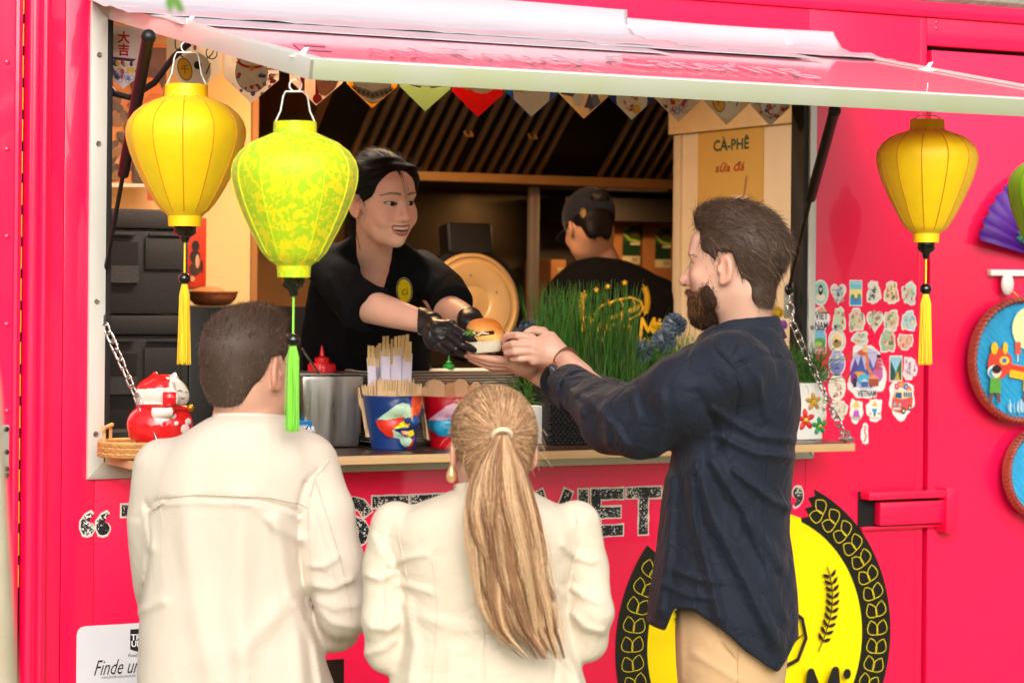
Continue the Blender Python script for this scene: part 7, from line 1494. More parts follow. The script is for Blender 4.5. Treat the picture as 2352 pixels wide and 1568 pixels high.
for rx, ry, col in ((19, 31, (150, 150, 140)), (17, 28.5, (20, 20, 20)), (15.5, 26.5, (240, 216, 20))):
    n = 6
    for i in range(n):
        for jj in range(24):
            a0, a1 = jj*math.pi/12, (jj+1)*math.pi/12; r0, r1 = i/n, (i+1)/n
            d.poly([(rx*r*math.cos(a)*u_, ry*r*math.sin(a)*u_) for r, a in ((r0, a0), (r1, a0), (r1, a1), (r0, a1))][(1 if i == 0 else 0):], col)
gaps = len(d.V); d.line([(-6*u_, -4*u_), (0, 4*u_), (7*u_, 2*u_), (6*u_, -6*u_), (-4*u_, -9*u_)], .002, (30, 30, 20), closed=True)
for k in range(len(d.V)): pass
V0 = [np.array(v) for v in d.V]; lay_on(d, srv_shirt, 5.95, .002)
for k in range(len(d.V)): d.V[k] = d.V[k]-FWD*(.0004*(0 if k < gaps/3 else 1 if k < 2*gaps/3 else 2 if k < gaps else 3))
d.done('shirt_badge', t)
# nitrile gloves
GLV = pm('nitrile', (.010, .010, .012), rough=.34, var=.1, vscale=60, bump=.35, bscale=70, spec=.5)
def J(px, py, Z): return cp(px, py, Z)
def glove_r(p):
    palm = rbox(p, J(1018, 766, 5.735), (.040, .026, .020), .018, rotz(-.42).T @ roty(.25)); palm = smin(palm, ell(p, J(1008, 776, 5.74), (.036, .030, .024)), .02)
    d = smin(palm, chain(p, [wr, J(996, 752, 5.77), J(1010, 762, 5.745)], [.030, .028, .026]), .02)
    for pts, r0, r1 in (([J(1038, 752, 5.715), J(1066, 768, 5.69), J(1092, 783, 5.70)], .0112, .0088), ([J(1034, 772, 5.70), J(1062, 792, 5.675), J(1088, 803, 5.69)], .0115, .009), ([J(1024, 788, 5.71), J(1046, 802, 5.69), J(1064, 807, 5.70)], .011, .009), ([J(1010, 796, 5.72), J(1030, 808, 5.71), J(1046, 810, 5.72)], .0105, .009), ([J(1012, 756, 5.77), J(1044, 764, 5.80), J(1066, 776, 5.80)], .0115, .0095)): d = smin(d, finger(p, pts, r0, r1), .0045)
    ax = (wr-elR)/np.linalg.norm(wr-elR); s_ = (p-wr.astype(f32)) @ ax.astype(f32); rad = np.linalg.norm(p-wr.astype(f32)-s_[:, None]*ax.astype(f32), axis=1); cuff = np.maximum(rad-(.0335-.10*np.clip(s_+.012, -.03, .05)*.6), np.abs(s_-.004)-.026); d = smin(d, cuff, .006)
    return d+.0014*fnoise(p, 55)+.0010*fnoise(p, 120)-folds(p, [([(1000, 745), (1040, 760)], .002, 3), ([(1005, 775), (1035, 790)], .002, 3), ([(985, 725), (992, 770)], -.003, 3)])
lo, hi = J(950, 830, 5.6), J(1110, 690, 5.9); sdf_obj('glove', glove_r, np.minimum(lo, hi), np.maximum(lo, hi), .0024, GLV, t, it=1)
def glove_l(p):
    palm = ell(p, J(1082, 742, 5.88), (.030, .024, .036)); d = smin(palm, chain(p, [wl, J(1082, 740, 5.88)], [.031, .028]), .02)
    for pts, r0, r1 in (([J(1095, 745, 5.86), J(1130, 752, 5.85), J(1160, 772, 5.80)], .011, .009), ([J(1098, 758, 5.87), J(1140, 775, 5.85), J(1158, 796, 5.79)], .011, .009), ([J(1090, 775, 5.86), J(1110, 806, 5.82), J(1098, 814, 5.76)], .012, .0095), ([J(1100, 780, 5.86), J(1130, 808, 5.80), J(1118, 816, 5.74)], .012, .0095), ([J(1085, 770, 5.87), J(1088, 802, 5.82), J(1076, 812, 5.77)], .0115, .009)): d = smin(d, finger(p, pts, r0, r1), .0045)
    return d+.0015*fnoise(p, 60)
lo, hi = J(1040, 835, 5.68), J(1180, 700, 6.0); sdf_obj('glove', glove_l, np.minimum(lo, hi), np.maximum(lo, hi), .003, GLV, t, it=1)
# ---------------------------------------------------------------- sandwich and its tray, passed from hand to hand
ZS = 5.72
t = thing('sandwich', 'golden crusty filled bread roll sitting in the cream paper tray', 'sandwich', c2w(cp(1112, 785, ZS)))
def bun(p):
    a = ell(p, J(1112, 764, ZS), (.043, .032, .036), rotz(.55)); a = smin(a, ell(p, J(1135, 775, ZS), (.024, .026, .03)), .02); a = smin(a, ell(p, J(1098, 754, ZS), (.025, .020, .030)), .015)
    px, py = unpx(p); cut = pld2(px, py, [(1070, 759), (1100, 768), (1132, 764)])*ZS/F-.0035
    return smax(a, -np.maximum(cut, p[:, 2]-(ZS+.01)), .004)+.0012*fnoise(p, 60)+.0018*fnoise(p, 24)
def buncol(P):
    px, py = unpx(P); g = np.clip((772-py+(px-1110)*.15)/26, 0, 1)[:, None]; n = np.clip(.5+.35*fnoise(P.astype(f32), 45), 0, 1)[:, None]; g = np.clip(g*(.7+.6*n), 0, 1)
    return np.array(srgb(240, 190, 112))*(1-g)+np.array(srgb(206, 118, 34))*g
lo, hi = J(1055, 810, ZS-.07), J(1170, 715, ZS+.07); sdf_obj('bread', bun, np.minimum(lo, hi), np.maximum(lo, hi), .002, pm('crust', (1, 1, 1), attr='Col', rough=.7, var=.16, vscale=50, bump=.5, bscale=110, spec=.25), t, buncol)
for k in range(9):
    px = 1074+k*5; bm = BM(); c = J(px, 765+RNG.uniform(-2, 3), ZS-.034-.006*RNG.random()); ball(bm, Vector(c2w(c)), (.012, .004, .0032), 8, Matrix.Rotation(RNG.uniform(-.6, .6), 4, 'Y')); obj('salad_leaf', bm, S('lettuce', 74, 120, 30, rough=.5, var=.2, vscale=80) if k < 4 else S('filling_brown', 130, 66, 26, rough=.4, var=.2) if k % 2 else S('filling_white', 226, 206, 170, rough=.5), t)
t = thing('paper_tray', 'small cream fluted paper tray holding the sandwich', 'tray', c2w(cp(1112, 806, ZS)))
c = Vector(c2w(cp(1110, 810, ZS))); Mt = Matrix.Translation(c) @ Matrix.Rotation(-YAW, 4, 'Z') @ Matrix.Rotation(math.radians(-5), 4, 'Y')
bm = BM(); nT = 132; ringsT = []
for rx, ry, z in ((.001, .001, 0), (.038, .030, 0), (.041, .033, .003), (.0535, .043, .027), (.056, .0455, .0275), (.056, .0455, .0262), (.0522, .042, .0262), (.040, .032, .0045), (.001, .001, .002)):
    fl_ = .0 if z < .002 or rx > .055 else .016
    ringsT.append([bm.verts.new(Mt @ Vector((rx*(1+fl_*math.sin(k*math.pi))*math.cos(2*math.pi*k/nT), ry*(1+fl_*(1 if k % 2 else -1))*math.sin(2*math.pi*k/nT), z))) for k in range(nT)])
for A_, B_ in zip(ringsT, ringsT[1:]):
    for k in range(nT): bm.faces.new((A_[k], A_[(k+1) % nT], B_[(k+1) % nT], B_[k]))
bmesh.ops.recalc_face_normals(bm, faces=bm.faces); obj('tray_shell', bm, S('tray_cream', 240, 228, 204, rough=.6, var=.03), t, angle=50)
# ---------------------------------------------------------------- man in the navy shirt reaching for the sandwich
t = person('bearded person in dark navy shirt and beige trousers taking the sandwich', 1690, 1400, 5.3); NAV = t
H = Head(1684, 610, 5.30, (-.906, .02, .42), up=(0, 1, 0), k=1.0)
SKIN_N = (.66, .385, .285); Zh = 5.68
wN = cp(1296, 826, 5.66); eN = cp(1425, 965, 5.30); sN = cp(1672, 850, 5.16); wF = cp(1226, 852, 5.80); eF = cp(1440, 960, 5.72)
def nav_head(p):
    d = head_sdf(H.loc(p), 'm', False, .0042)
    nk = chain(p, [H.cam((0, -.05, -.030)), cp(1712, 735, 5.31), cp(1725, 800, 5.32)], [.060, .058, .075]); d = smin(d, nk, .025)
    return smin(d, ell(p, cp(1712, 815, 5.32), (.075, .05, .10)), .04)
def hand_n(p):   # near left hand: back of the hand to us, fingers closing on the tray rim
    d = rbox(p, J(1246, 800, 5.665), (.043, .030, .015), .014, rotz(.42)); d = smin(d, ell(p, J(1262, 806, 5.665), (.036, .032, .019)), .015)
    d = smin(d, chain(p, [J(1262, 808, 5.665), wN, wN*.7+eN*.3], [.026, .0265, .033]), .02)
    for pts, r0, r1 in (([J(1222, 775, 5.66), J(1188, 770, 5.655), J(1164, 772, 5.68), J(1157, 783, 5.695)], .0105, .0080), ([J(1216, 791, 5.655), J(1178, 790, 5.645), J(1162, 795, 5.67), J(1160, 802, 5.69)], .0107, .0085), ([J(1216, 806, 5.655), J(1182, 808, 5.645), J(1164, 811, 5.67)], .0104, .0085), ([J(1222, 820, 5.66), J(1194, 824, 5.655), J(1178, 824, 5.67)], .0095, .0078), ([J(1268, 786, 5.69), J(1248, 762, 5.70), J(1226, 757, 5.70), J(1209, 764, 5.70)], .0145, .0082)): d = smin(d, finger(p, pts, r0*.96, r1*.97), .0035)
    return d-folds(p, [([(1216, 776), (1258, 800)], .0012, 3.5), ([(1214, 792), (1258, 808)], .0012, 3.5), ([(1216, 808), (1258, 816)], .0012, 3.5)])
def hand_f(p):   # far right hand: open palm under the tray
    d = ell(p, J(1192, 838, 5.75), (.045, .018, .034), rotz(-.16)); d = smin(d, chain(p, [J(1200, 840, 5.76), wF, wF*.75+eF*.25], [.024, .026, .031]), .02)
    for pts, r0, r1 in (([J(1168, 828, 5.725), J(1128, 824, 5.715), J(1096, 816, 5.71), J(1079, 812, 5.71)], .0105, .0075), ([J(1166, 834, 5.735), J(1124, 832, 5.725), J(1092, 821, 5.72), J(1071, 815, 5.72)], .0107, .0078), ([J(1168, 842, 5.75), J(1128, 842, 5.74), J(1098, 832, 5.735), J(1080, 824, 5.73)], .0102, .0075), ([J(1172, 850, 5.77), J(1140, 850, 5.77), J(1112, 838, 5.76)], .0095, .0075), ([J(1200, 828, 5.72), J(1182, 814, 5.70), J(1166, 812, 5.69)], .0125, .009)): d = smin(d, finger(p, pts, r0*.96, r1*.97), .0035)
    return d
def nav_limbs(p):
    nb = cp(1715, 830, 5.32); sF = cp(1625, 860, 5.46); a = chain(p, [nb, sN+np.array([0, -.01, .04]), eN+np.array([.02, 0, .02]), wN*.7+eN*.3], [.045, .036, .034, .030]); b = chain(p, [nb, sF, eF, wF*.75+eF*.25], [.045, .03, .03, .029]); return np.minimum(a, b)
hc = H.cam((0, -.05, -.02)); lo, hi = cp(1050, 1000, 5.10), cp(1840, 470, 5.90)
mb = sdf_mesh(lambda p: joined(p, nav_limbs, [(nav_head, hc, .28, .01), (hand_n, J(1240, 800, 5.66), .17, .004), (hand_f, J(1165, 835, 5.75), .17, .004)]), np.minimum(lo, hi)-.01, np.maximum(lo, hi)+.01, .0030)
mb = (relax(mb[0], mb[1], 1), mb[1])
def nav_cols(V):
    q = H.loc(V.astype(f32)); C = face_cols(q, SKIN_N, (.50, .20, .16), .8, (.05, .03, .018), .30); px, py = unpx(V); hnd = px < 1480
    C[hnd] = SKIN_N
    w = (np.clip((1185-px)/60, 0, 1)*.35)[:, None]*hnd[:, None]; C = C*(1-w)+np.array((.66, .28, .20))*w
    return C
sdf_obj('body', None, 0, 0, 0, SK, t, nav_cols, mesh=mb)
eyes(H, t, (0, -.05, 1), iris=(.05, .06, .06))
# hair: thick and brown, brushed back from a quiff
def nav_hair(q):
    d = ell(q, (0, .040, -.022), (.085, .096, .106)); d = smin(d, ell(q, (0, .104, .052), (.050, .032, .040)), .03); d = smin(d, ell(q, (0, .112, .0), (.06, .028, .05)), .03)
    low = hair_keep(q[:, 2], [(.13, .074), (.080, .076), (.066, .070), (.058, .050), (.050, .010), (.043, -.036), (.024, -.040), (.016, -.012), (.010, .030), (-.024, .030), (-.036, -.01), (-.048, -.055), (-.07, -.088), (-.14, -.105)])
    d = smin(d, ell(q, (0, -.052, -.066), (.052, .058, .031)), .025); d = smax(d, (low-q[:, 1])*.75, .008); d = smax(d, (q[:, 2]-.090)-np.clip(q[:, 1]-.07, 0, .05)*.3, .01)
    return d+.0016*fnoise(q, 60)
V, Q = sdf_mesh(nav_hair, (-.11, -.14, -.15), (.11, .16, .13), .003); V = relax(V, Q, 1)
HB = (.075, .044, .029)
sdf_obj('hair', None, 0, 0, 0, HAIRM, t, lambda P: np.tile(np.array(HB)*.7, (len(P), 1)), mesh=(H.cam(V), Q))
def flow_n(p):
    if p[1] > .075: return np.array([p[0]*3, .12 if p[2] > .04 else -.2, -1.0])
    return np.array([0, -.75, -.65])
a, c = tufts(H, nav_hair, V, 13000, flow_n, lambda P: np.where(P[:, 1] > .07, .024, np.where(P[:, 1] < -.03, .011, .016)), .0009, HB, jit=.26, lift=.14, colj=.55, wav=.0022)
a2, c2 = tufts(H, nav_hair, V, 1500, flow_n, .026, .0009, (.20, .13, .095), jit=.28, lift=.18, colj=.35, wav=.0024)
strands('hair_strands', np.concatenate([a, a2]), .00055, HAIRM, t, np.concatenate([c, c2]))
def nav_beard(q):
    qm = np.stack([np.abs(q[:, 0]), q[:, 1], q[:, 2]], -1)
    d = ell(q, (0, -.068, .040), (.059, .052, .058)); d = smin(d, ell(q, (0, -.110, .062), (.035, .036, .036)), .03); d = smin(d, ell(q, (0, -.058, .094), (.026, .007, .011)), .012); d = smin(d, ell(qm, (.050, -.044, .032), (.0175, .046, .024)), .02)
    up = hair_keep(q[:, 2], [(.14, -.0525), (.095, -.0535), (.088, -.058), (.072, -.058), (.060, -.050), (.050, -.030), (.046, -.005), (.030, .004), (.018, -.02), (.010, -.052), (-.004, -.078), (-.03, -.13)])
    d = smax(d, (q[:, 1]-up)*.8, .006); d = smax(d, -ell(q, (0, -.0690, .103), (.019, .0062, .010)), .004)
    return d+.0016*fnoise(q, 70)
V, Q = sdf_mesh(nav_beard, (-.10, -.17, -.03), (.10, .02, .14), .003); V = relax(V, Q, 1); Vb = V-grad(nav_beard, V)*.0045; BB = (.075, .034, .018)
sdf_obj('beard', None, 0, 0, 0, HAIRM, t, lambda P: np.tile(np.array(BB)*.5, (len(P), 1)), mesh=(H.cam(Vb), Q))
a, c = tufts(H, nav_beard, V, 7500, lambda p: np.array([0, -1, .1]), .009, .0007, BB, jit=.28, lift=.10, colj=.5, sel=lambda P: (P[:, 1] < -.030) | (P[:, 2] < .040)); a2, c2 = tufts(H, nav_beard, V, 1300, lambda p: np.array([0, -1, .1]), .010, .0007, (.30, .13, .05), jit=.28, lift=.14, colj=.3, sel=lambda P: (P[:, 2] > .05) & (P[:, 1] > -.11))
strands('beard_strands', np.concatenate([a, a2]), .0005, HAIRM, t, np.concatenate([c, c2]))
# brow hairs
BR = [];
for k in range(90): x = RNG.uniform(.012, .052); y = .024-.25*max(0, x-.036)+RNG.normal(0, .002); b = np.array([x, y, .0872-((x-.01)/.055)**2*.026]); BR.append([b, b+np.array([.004, .0012, -.0006]), b+np.array([.008, .0006, -.003])])
strands('eyebrow', H.cam(np.array(BR)), .0004, HAIRM, t, np.tile(np.array([[.045, .026, .016]]), (90, 1)))
# navy shirt
NL = Loft([(738, 1640, 1784, 5.31, .080), (775, 1602, 1800, 5.31, .115), (820, 1580, 1822, 5.30, .145), (880, 1566, 1836, 5.30, .160), (940, 1558, 1840, 5.30, .160), (1000, 1548, 1832, 5.30, .155), (1060, 1538, 1826, 5.30, .150), (1150, 1522, 1815, 5.31, .145), (1220, 1514, 1814, 5.31, .145), (1300, 1505, 1824, 5.31, .150), (1400, 1492, 1832, 5.31, .160), (1480, 1488, 1832, 5.31, .165), (1560, 1488, 1832, 5.31, .165)])
aN = [cp(1676, 846, 5.155), cp(1570, 905, 5.18), cp(1470, 966, 5.24), cp(1412, 968, 5.32), cp(1378, 936, 5.40), cp(1324, 895, 5.50)]; rN = [.086, .084, .080, .072, .060, .052]
aF = [cp(1610, 860, 5.46), cp(1480, 950, 5.56), cp(1400, 930, 5.66), cp(1285, 876, 5.77)]; rF = [.075, .068, .060, .048]
HEM = [(1470, 1420), (1490, 1424), (1535, 1442), (1556, 1392), (1600, 1398), (1660, 1436), (1720, 1494), (1770, 1528), (1795, 1540), (1815, 1512), (1834, 1470), (1850, 1450)]
def nav_shirt(p):
    d = NL(p, top=.03); px, py = unpx(p)
    hem = np.interp(px, [a for a, _ in HEM], [b for _, b in HEM]); d = np.maximum(d, (py-hem)*p[:, 2]/F)
    arm = chain(p, aN, rN, .02); fm = chain(p, aF, rF, .02)
    for ar, k_ in ((aN, .008), (aF, .004)):
        pass
    ax = (aN[5]-aN[4])/np.linalg.norm(aN[5]-aN[4]); arm = np.maximum(arm, ((p-aN[5].astype(f32)) @ ax.astype(f32))-.018)
    cav = chain(p, [aN[4], aN[5]+ax*.05], [.030, .043]); arm = smax(arm, -cav, .004)
    d = smin(d, arm, .035); d = smin(d, fm, .035)
    d = smax(d, -chain(p, [cp(1700, 690, 5.31), cp(1712, 745, 5.31)], [.060, .066]), .006)
    # stand-up collar
    d = d-1.45*folds(p, d=d, lst=[([(1600, 1060), (1640, 1180), (1720, 1330), (1790, 1470)], .016, 17), ([(1640, 1060), (1720, 1180), (1800, 1300)], .012, 13), ([(1585, 1080), (1600, 1200), (1640, 1330), (1660, 1420)], .013, 11), ([(1545, 1100), (1540, 1250), (1520, 1400)], .010, 13), ([(1690, 1080), (1780, 1150), (1815, 1165)], .009, 9), ([(1650, 1000), (1740, 1040), (1820, 1050)], .008, 9), ([(1640, 940), (1740, 1000), (1825, 1010)], .006, 8), ([(1560, 1310), (1610, 1330), (1660, 1335)], .007, 7), ([(1530, 1340), (1580, 1365), (1640, 1375)], .006, 6), ([(1720, 1200), (1770, 1300), (1810, 1420)], .007, 10),
                    ([(1330, 900), (1400, 960), (1440, 1020)], .008, 9), ([(1450, 900), (1470, 960), (1450, 1030)], .007, 9), ([(1520, 900), (1530, 980), (1510, 1040)], .006, 10), ([(1300, 870), (1340, 950)], .007, 7), ([(1600, 900), (1640, 960), (1660, 1040)], -.006, 10), ([(1390, 930), (1400, 1020)], .006, 7), ([(1700, 800), (1745, 870), (1765, 960)], .005, 9)])
    d = d-folds(p, d=d, lst=[([(1640, 800), (1690, 850), (1700, 900), (1690, 960), (1650, 1040)], -.006, 4), ([(1692, 838), (1750, 815), (1830, 828)], -.006, 4), ([(1610, 1060), (1615, 1200), (1625, 1300)], -.004, 3.5)])
    return d+.0042*fnoise(p, 15, (1, .7, 1))+.0020*np.abs(fnoise(p, 34, (1, .6, 1)))+.0010*fnoise(p, 60)
lo, hi = cp(1200, 1600, 5.05), cp(1870, 715, 5.9); NVYM = pm('linen_navy', (.0088, .0125, .0240), rough=.74, var=.22, vscale=9, bump=.25, bscale=500, sheen=.06, spec=.25, wrk=(17, .75, .016, (1, 1, .75)))
sdf_obj('shirt', nav_shirt, np.minimum(lo, hi)-.03, np.maximum(lo, hi)+.02, .0046, NVYM, t, it=1)
for pts in ([(1652, 806), (1684, 838), (1703, 880), (1700, 950), (1672, 1030)], [(1697, 842), (1750, 818), (1832, 830)], [(1608, 1060), (1612, 1180), (1622, 1290)], [(1775, 1080), (1768, 1200), (1772, 1330)]): seam(nav_shirt, pts, 5.0, NVYM, t)
def collar(p):
    # folded collar: a band round the neck, higher at the back
    A_ = np.array([cp(1713, 0, 5.31)[0], 0, 5.31]); yb = cp(1713, 745, 5.31)[1]; q = p-np.array([A_[0], yb, 5.31], f32); r = np.hypot(q[:, 0]/1.0, q[:, 2]/.92); ang = np.arctan2(q[:, 2], q[:, 0])
    back = .5+.5*np.cos(ang+.35); R = .0745+np.clip(-q[:, 1]+.02, 0, .06)*.40; band = np.abs(r-R)-.0042
    topc = .004+.016*back; botc = -.036+.006*back; fr = np.clip(np.cos(ang-math.pi+.3), 0, 1); botc = botc-.028*fr**3; topc = topc-.030*fr**2
    return np.maximum(band, np.maximum(q[:, 1]-topc, botc-q[:, 1]))
lo, hi = cp(1600, 840, 5.18), cp(1830, 700, 5.44); sdf_obj('collar', collar, lo-.01, hi+.01, .0028, NVYM, t, it=2)
# cuff, rolled open at the near wrist
def cuff(p):
    ax = (aN[5]-aN[4])/np.linalg.norm(aN[5]-aN[4]); o_ = aN[5]+ax*.012; s_ = (p-o_.astype(f32)) @ ax.astype(f32); w = p-o_.astype(f32)-s_[:, None]*ax.astype(f32); r = np.linalg.norm(w, axis=1); ang = np.arctan2(w[:, 1], w[:, 2])
    R = .0520-.05*np.clip(s_, -.03, .04)+.004*np.sin(3*ang); return np.maximum(np.abs(r-R)-.0026, np.abs(s_)-(.030+.004*np.sin(2*ang+1)))
sdf_obj('cuff', cuff, aN[5]-.12, aN[5]+.12, .0024, NVYM, t, it=1)
# beige trousers
KH = CLOTH('chino_beige', srgb(206, 168, 126), rough=.8, var=.05, wrk=(12, .4, .01))
TRL = Loft([(1370, 1556, 1808, 5.31, .118), (1440, 1553, 1812, 5.31, .125), (1520, 1556, 1806, 5.31, .122), (1600, 1560, 1796, 5.31, .115), (1720, 1566, 1780, 5.31, .105)])
def nav_tr(p): return TRL(p, top=.01)+.0025*fnoise(p, 14)-folds(p, [([(1650, 1420), (1665, 1480), (1700, 1520)], -.005, 3), ([(1600, 1500), (1700, 1560)], .004, 8), ([(1570, 1400), (1575, 1560)], .004, 8), ([(1706, 1440), (1710, 1568)], -.003, 2)])
lo, hi = cp(1540, 1725, 5.15), cp(1830, 1360, 5.48); sdf_obj('trousers', nav_tr, np.minimum(lo, hi), np.maximum(lo, hi), .005, KH, t)
for pts in ([(1648, 1425), (1662, 1480), (1702, 1528)], [(1707, 1500), (1712, 1640)]): seam(nav_tr, pts, 5.0, KH, t, .0012)
legs(t, (1680, 1700), 5.31, .075, KH, .082, fwd=(-.9, 0, .4), name='trouser_leg')
# wristwatch
w = thing('wristwatch', 'wristwatch with dark blue dial, gold case and brown leather strap on the reaching wrist', 'watch', c2w(wN))
ax = (eN-wN)/np.linalg.norm(eN-wN); c0 = wN+ax*.006
def strap(p): s_ = (p-c0.astype(f32)) @ ax.astype(f32); r = np.linalg.norm(p-c0.astype(f32)-s_[:, None]*ax.astype(f32), axis=1); return np.maximum(np.abs(r-.0300)-.0022, np.abs(s_)-.0095)
sdf_obj('strap', strap, c0-.06, c0+.06, .0018, S('strap_leather', 104, 60, 40, rough=.5, var=.1), w, it=1)
fc = c0+np.array([-.020, -.021, -.018])*1.0; nrm_ = np.array([-.62, -.42, -.66]); nrm_ /= np.linalg.norm(nrm_); fW, nW = Vector(c2w(fc)), Vector(c2w(fc+nrm_))-Vector(c2w(fc)); Mq = Matrix.Translation(fW) @ nW.to_track_quat('Z', 'Y').to_matrix().to_4x4()
bm = BM(); lathe(bm, [(.001, -.004), (.019, -.004), (.0205, 0.0), (.0205, .004), (.0185, .006), (.0182, .0045), (.001, .0045)], n=40, M=Mq, cap=False); obj('case', bm, S('rose_gold', 224, 160, 100, rough=.25, metal=1.0), w)
bm = BM(); lathe(bm, [(.001, .0052), (.0181, .0050)], n=40, M=Mq, cap=False); obj('dial', bm, S('dial_blue', 16, 44, 70, rough=.12, coat=.8), w)
for a, L in ((.4, .010), (2.3, .014)): bm = BM(); tube(bm, [Mq @ Vector((0, 0, .0058)), Mq @ Vector((L*math.cos(a), L*math.sin(a), .0058))], .0006, 4); obj('hand', bm, STEEL, w)
# ---------------------------------------------------------------- man in the cream jacket, back to us
t = person('short haired person in cream jacket standing with back to the camera', 550, 1400, 4.9)
H = Head(574, 846, 4.90, (.56, .03, .83), k=.99)
SKIN_L = (.66, .36, .26)
def lm_head(p):
    d = head_sdf(H.loc(p), 'm', False); nk = chain(p, [H.cam((0, -.04, -.030)), cp(566, 930, 4.9), cp(562, 1000, 4.9)], [.062, .063, .075]); return smin(d, nk, .025)
m1 = sdf_mesh(lm_head, cp(440, 1030, 4.72), cp(720, 690, 5.10), .0034); m1 = (relax(m1[0], m1[1], 2), m1[1])
sdf_obj('body', None, 0, 0, 0, SK, t, lambda V: face_cols(H.loc(V.astype(f32)), SKIN_L, (.5, .2, .16), .7, (.04, .025, .016), .3), mesh=m1)
def lm_hair(q):
    d = ell(q, (0, .036, -.018), (.0815, .0945, .103)); d = smin(d, ell(q, (0, .098, .03), (.05, .03, .06)), .03); d = smin(d, ell(q, (0, -.03, -.075), (.055, .05, .032)), .03)
    low = hair_keep(q[:, 2], [(.13, .07), (.08, .07), (.06, .055), (.048, .0), (.03, -.02), (.02, -.01), (.012, .026), (-.024, .026), (-.036, -.005), (-.05, -.055), (-.07, -.075), (-.14, -.085)]); return smax(d, (low-q[:, 1])*.75, .01)+.001*fnoise(q, 60)
V, Q = sdf_mesh(lm_hair, (-.11, -.13, -.15), (.11, .16, .13), .0034); V = relax(V, Q, 1)
HL = (.085, .050, .036)
sdf_obj('hair', None, 0, 0, 0, HAIRM, t, lambda P: np.tile(np.array(HL)*.75, (len(P), 1)), mesh=(H.cam(V), Q))
fl_ = lambda p: np.array([.25, .9 if p[1] > .06 else -1.0, .6 if p[1] > .06 else -.1])
a, c = tufts(H, lm_hair, V, 15000, fl_, lambda P: np.where(P[:, 1] > .06, .014, np.where(P[:, 1] < -.02, .005, .0075)), .0009, HL, jit=.35, lift=.4, colj=.5)
a2, c2 = tufts(H, lm_hair, V, 3200, fl_, .008, .0009, (.20, .135, .105), jit=.4, lift=.5, colj=.3, sel=lambda P: P[:, 1] < .08)
strands('hair_strands', np.concatenate([a, a2]), .00055, HAIRM, t, np.concatenate([c, c2]))
CRM = CLOTH('jacket_cream', srgb(206, 193, 178), rough=.8, var=.03, bscale=600, bump=.08, sheen=.1, wrk=(7, .35, .02, (1, 1, .6)))
JL = Loft([(942, 498, 640, 4.90, .085), (968, 462, 678, 4.90, .105), (1000, 415, 712, 4.90, .12), (1040, 370, 740, 4.90, .13), (1085, 343, 752, 4.90, .135), (1150, 330, 745, 4.90, .135), (1230, 328, 722, 4.90, .13), (1330, 328, 712, 4.90, .13), (1430, 322, 722, 4.90, .135), (1510, 318, 745, 4.90, .14), (1600, 316, 772, 4.90, .145), (1760, 316, 780, 4.90, .145)])
sR = [cp(700, 1070, 4.90), cp(738, 1180, 4.88), cp(768, 1300, 4.87), cp(790, 1405, 4.86), cp(770, 1440, 4.93), cp(720, 1430, 5.12)]; rR = [.070, .066, .060, .050, .046, .042]
sL = [cp(372, 1075, 4.90), cp(350, 1190, 4.90), cp(350, 1300, 4.93), cp(362, 1400, 5.0), cp(420, 1410, 5.15)]; rL = [.062, .053, .044, .04, .038]
def lm_jacket(p):
    d = JL(p, top=.03); d = smin(d, chain(p, sL, rL), .03); ar = chain(p, sR, rR, .015); d = smin(d, ar, .018)
    d = d-folds(p, d=d, lst=[([(430, 1160), (445, 1300), (470, 1450), (500, 1568)], .010, 26), ([(560, 1150), (555, 1350), (570, 1568)], .012, 30), ([(640, 1200), (660, 1330), (690, 1450), (700, 1568)], .014, 22), ([(700, 1240), (640, 1210), (600, 1170)], .007, 12), ([(720, 1330), (650, 1400), (560, 1500)], .006, 22),
                    ([(690, 1390), (730, 1480), (745, 1568)], .010, 10), ([(780, 1280), (750, 1300), (720, 1300)], .009, 8), ([(815, 1330), (770, 1350), (730, 1345)], .010, 8), ([(825, 1390), (770, 1395), (735, 1380)], .008, 9), ([(820, 1440), (770, 1430), (740, 1400)], .007, 8), ([(340, 1180), (352, 1260)], .006, 10), ([(330, 1400), (380, 1380)], .006, 10)])
    d = d-folds(p, d=d, lst=[([(350, 1168), (365, 1150), (430, 1143), (520, 1146), (600, 1150), (670, 1168), (692, 1180)], -.008, 5), ([(735, 1080), (705, 1110), (690, 1160), (690, 1250), (700, 1330), (712, 1420)], -.005, 5), ([(340, 1155), (350, 1240), (340, 1330), (325, 1400)], -.005, 5), ([(705, 1110), (760, 1280), (790, 1400), (800, 1470)], -.0035, 4.5), ([(318, 1190), (350, 1168)], -.004, 4.5)])
    d = d-folds(p, d=d, lst=[([(350, 1177), (365, 1159), (430, 1152), (520, 1155), (600, 1159), (670, 1177), (692, 1189)], .0055, 5)])
    d = smax(d, -chain(p, [cp(566, 900, 4.90), cp(566, 950, 4.90)], [.064, .066]), .006)
    return d+.0035*fnoise(p, 9, (1, .6, 1))+.0008*fnoise(p, 40)
lo, hi = cp(270, 1765, 4.68), cp(880, 925, 5.26); sdf_obj('jacket', lm_jacket, np.minimum(lo, hi)-.02, np.maximum(lo, hi)+.02, .0052, CRM, t, it=1)
for pts in ([(352, 1172), (368, 1154), (430, 1147), (520, 1149), (600, 1154), (668, 1171), (690, 1182)], [(738, 1075), (706, 1112), (692, 1170), (691, 1250), (702, 1330)], [(706, 1112), (745, 1230), (775, 1330), (795, 1440)], [(338, 1155), (350, 1220), (345, 1300)], [(316, 1192), (350, 1170)], [(560, 1568), (560, 1700)]): seam(lm_jacket, pts, 4.6, CRM, t, .0012)
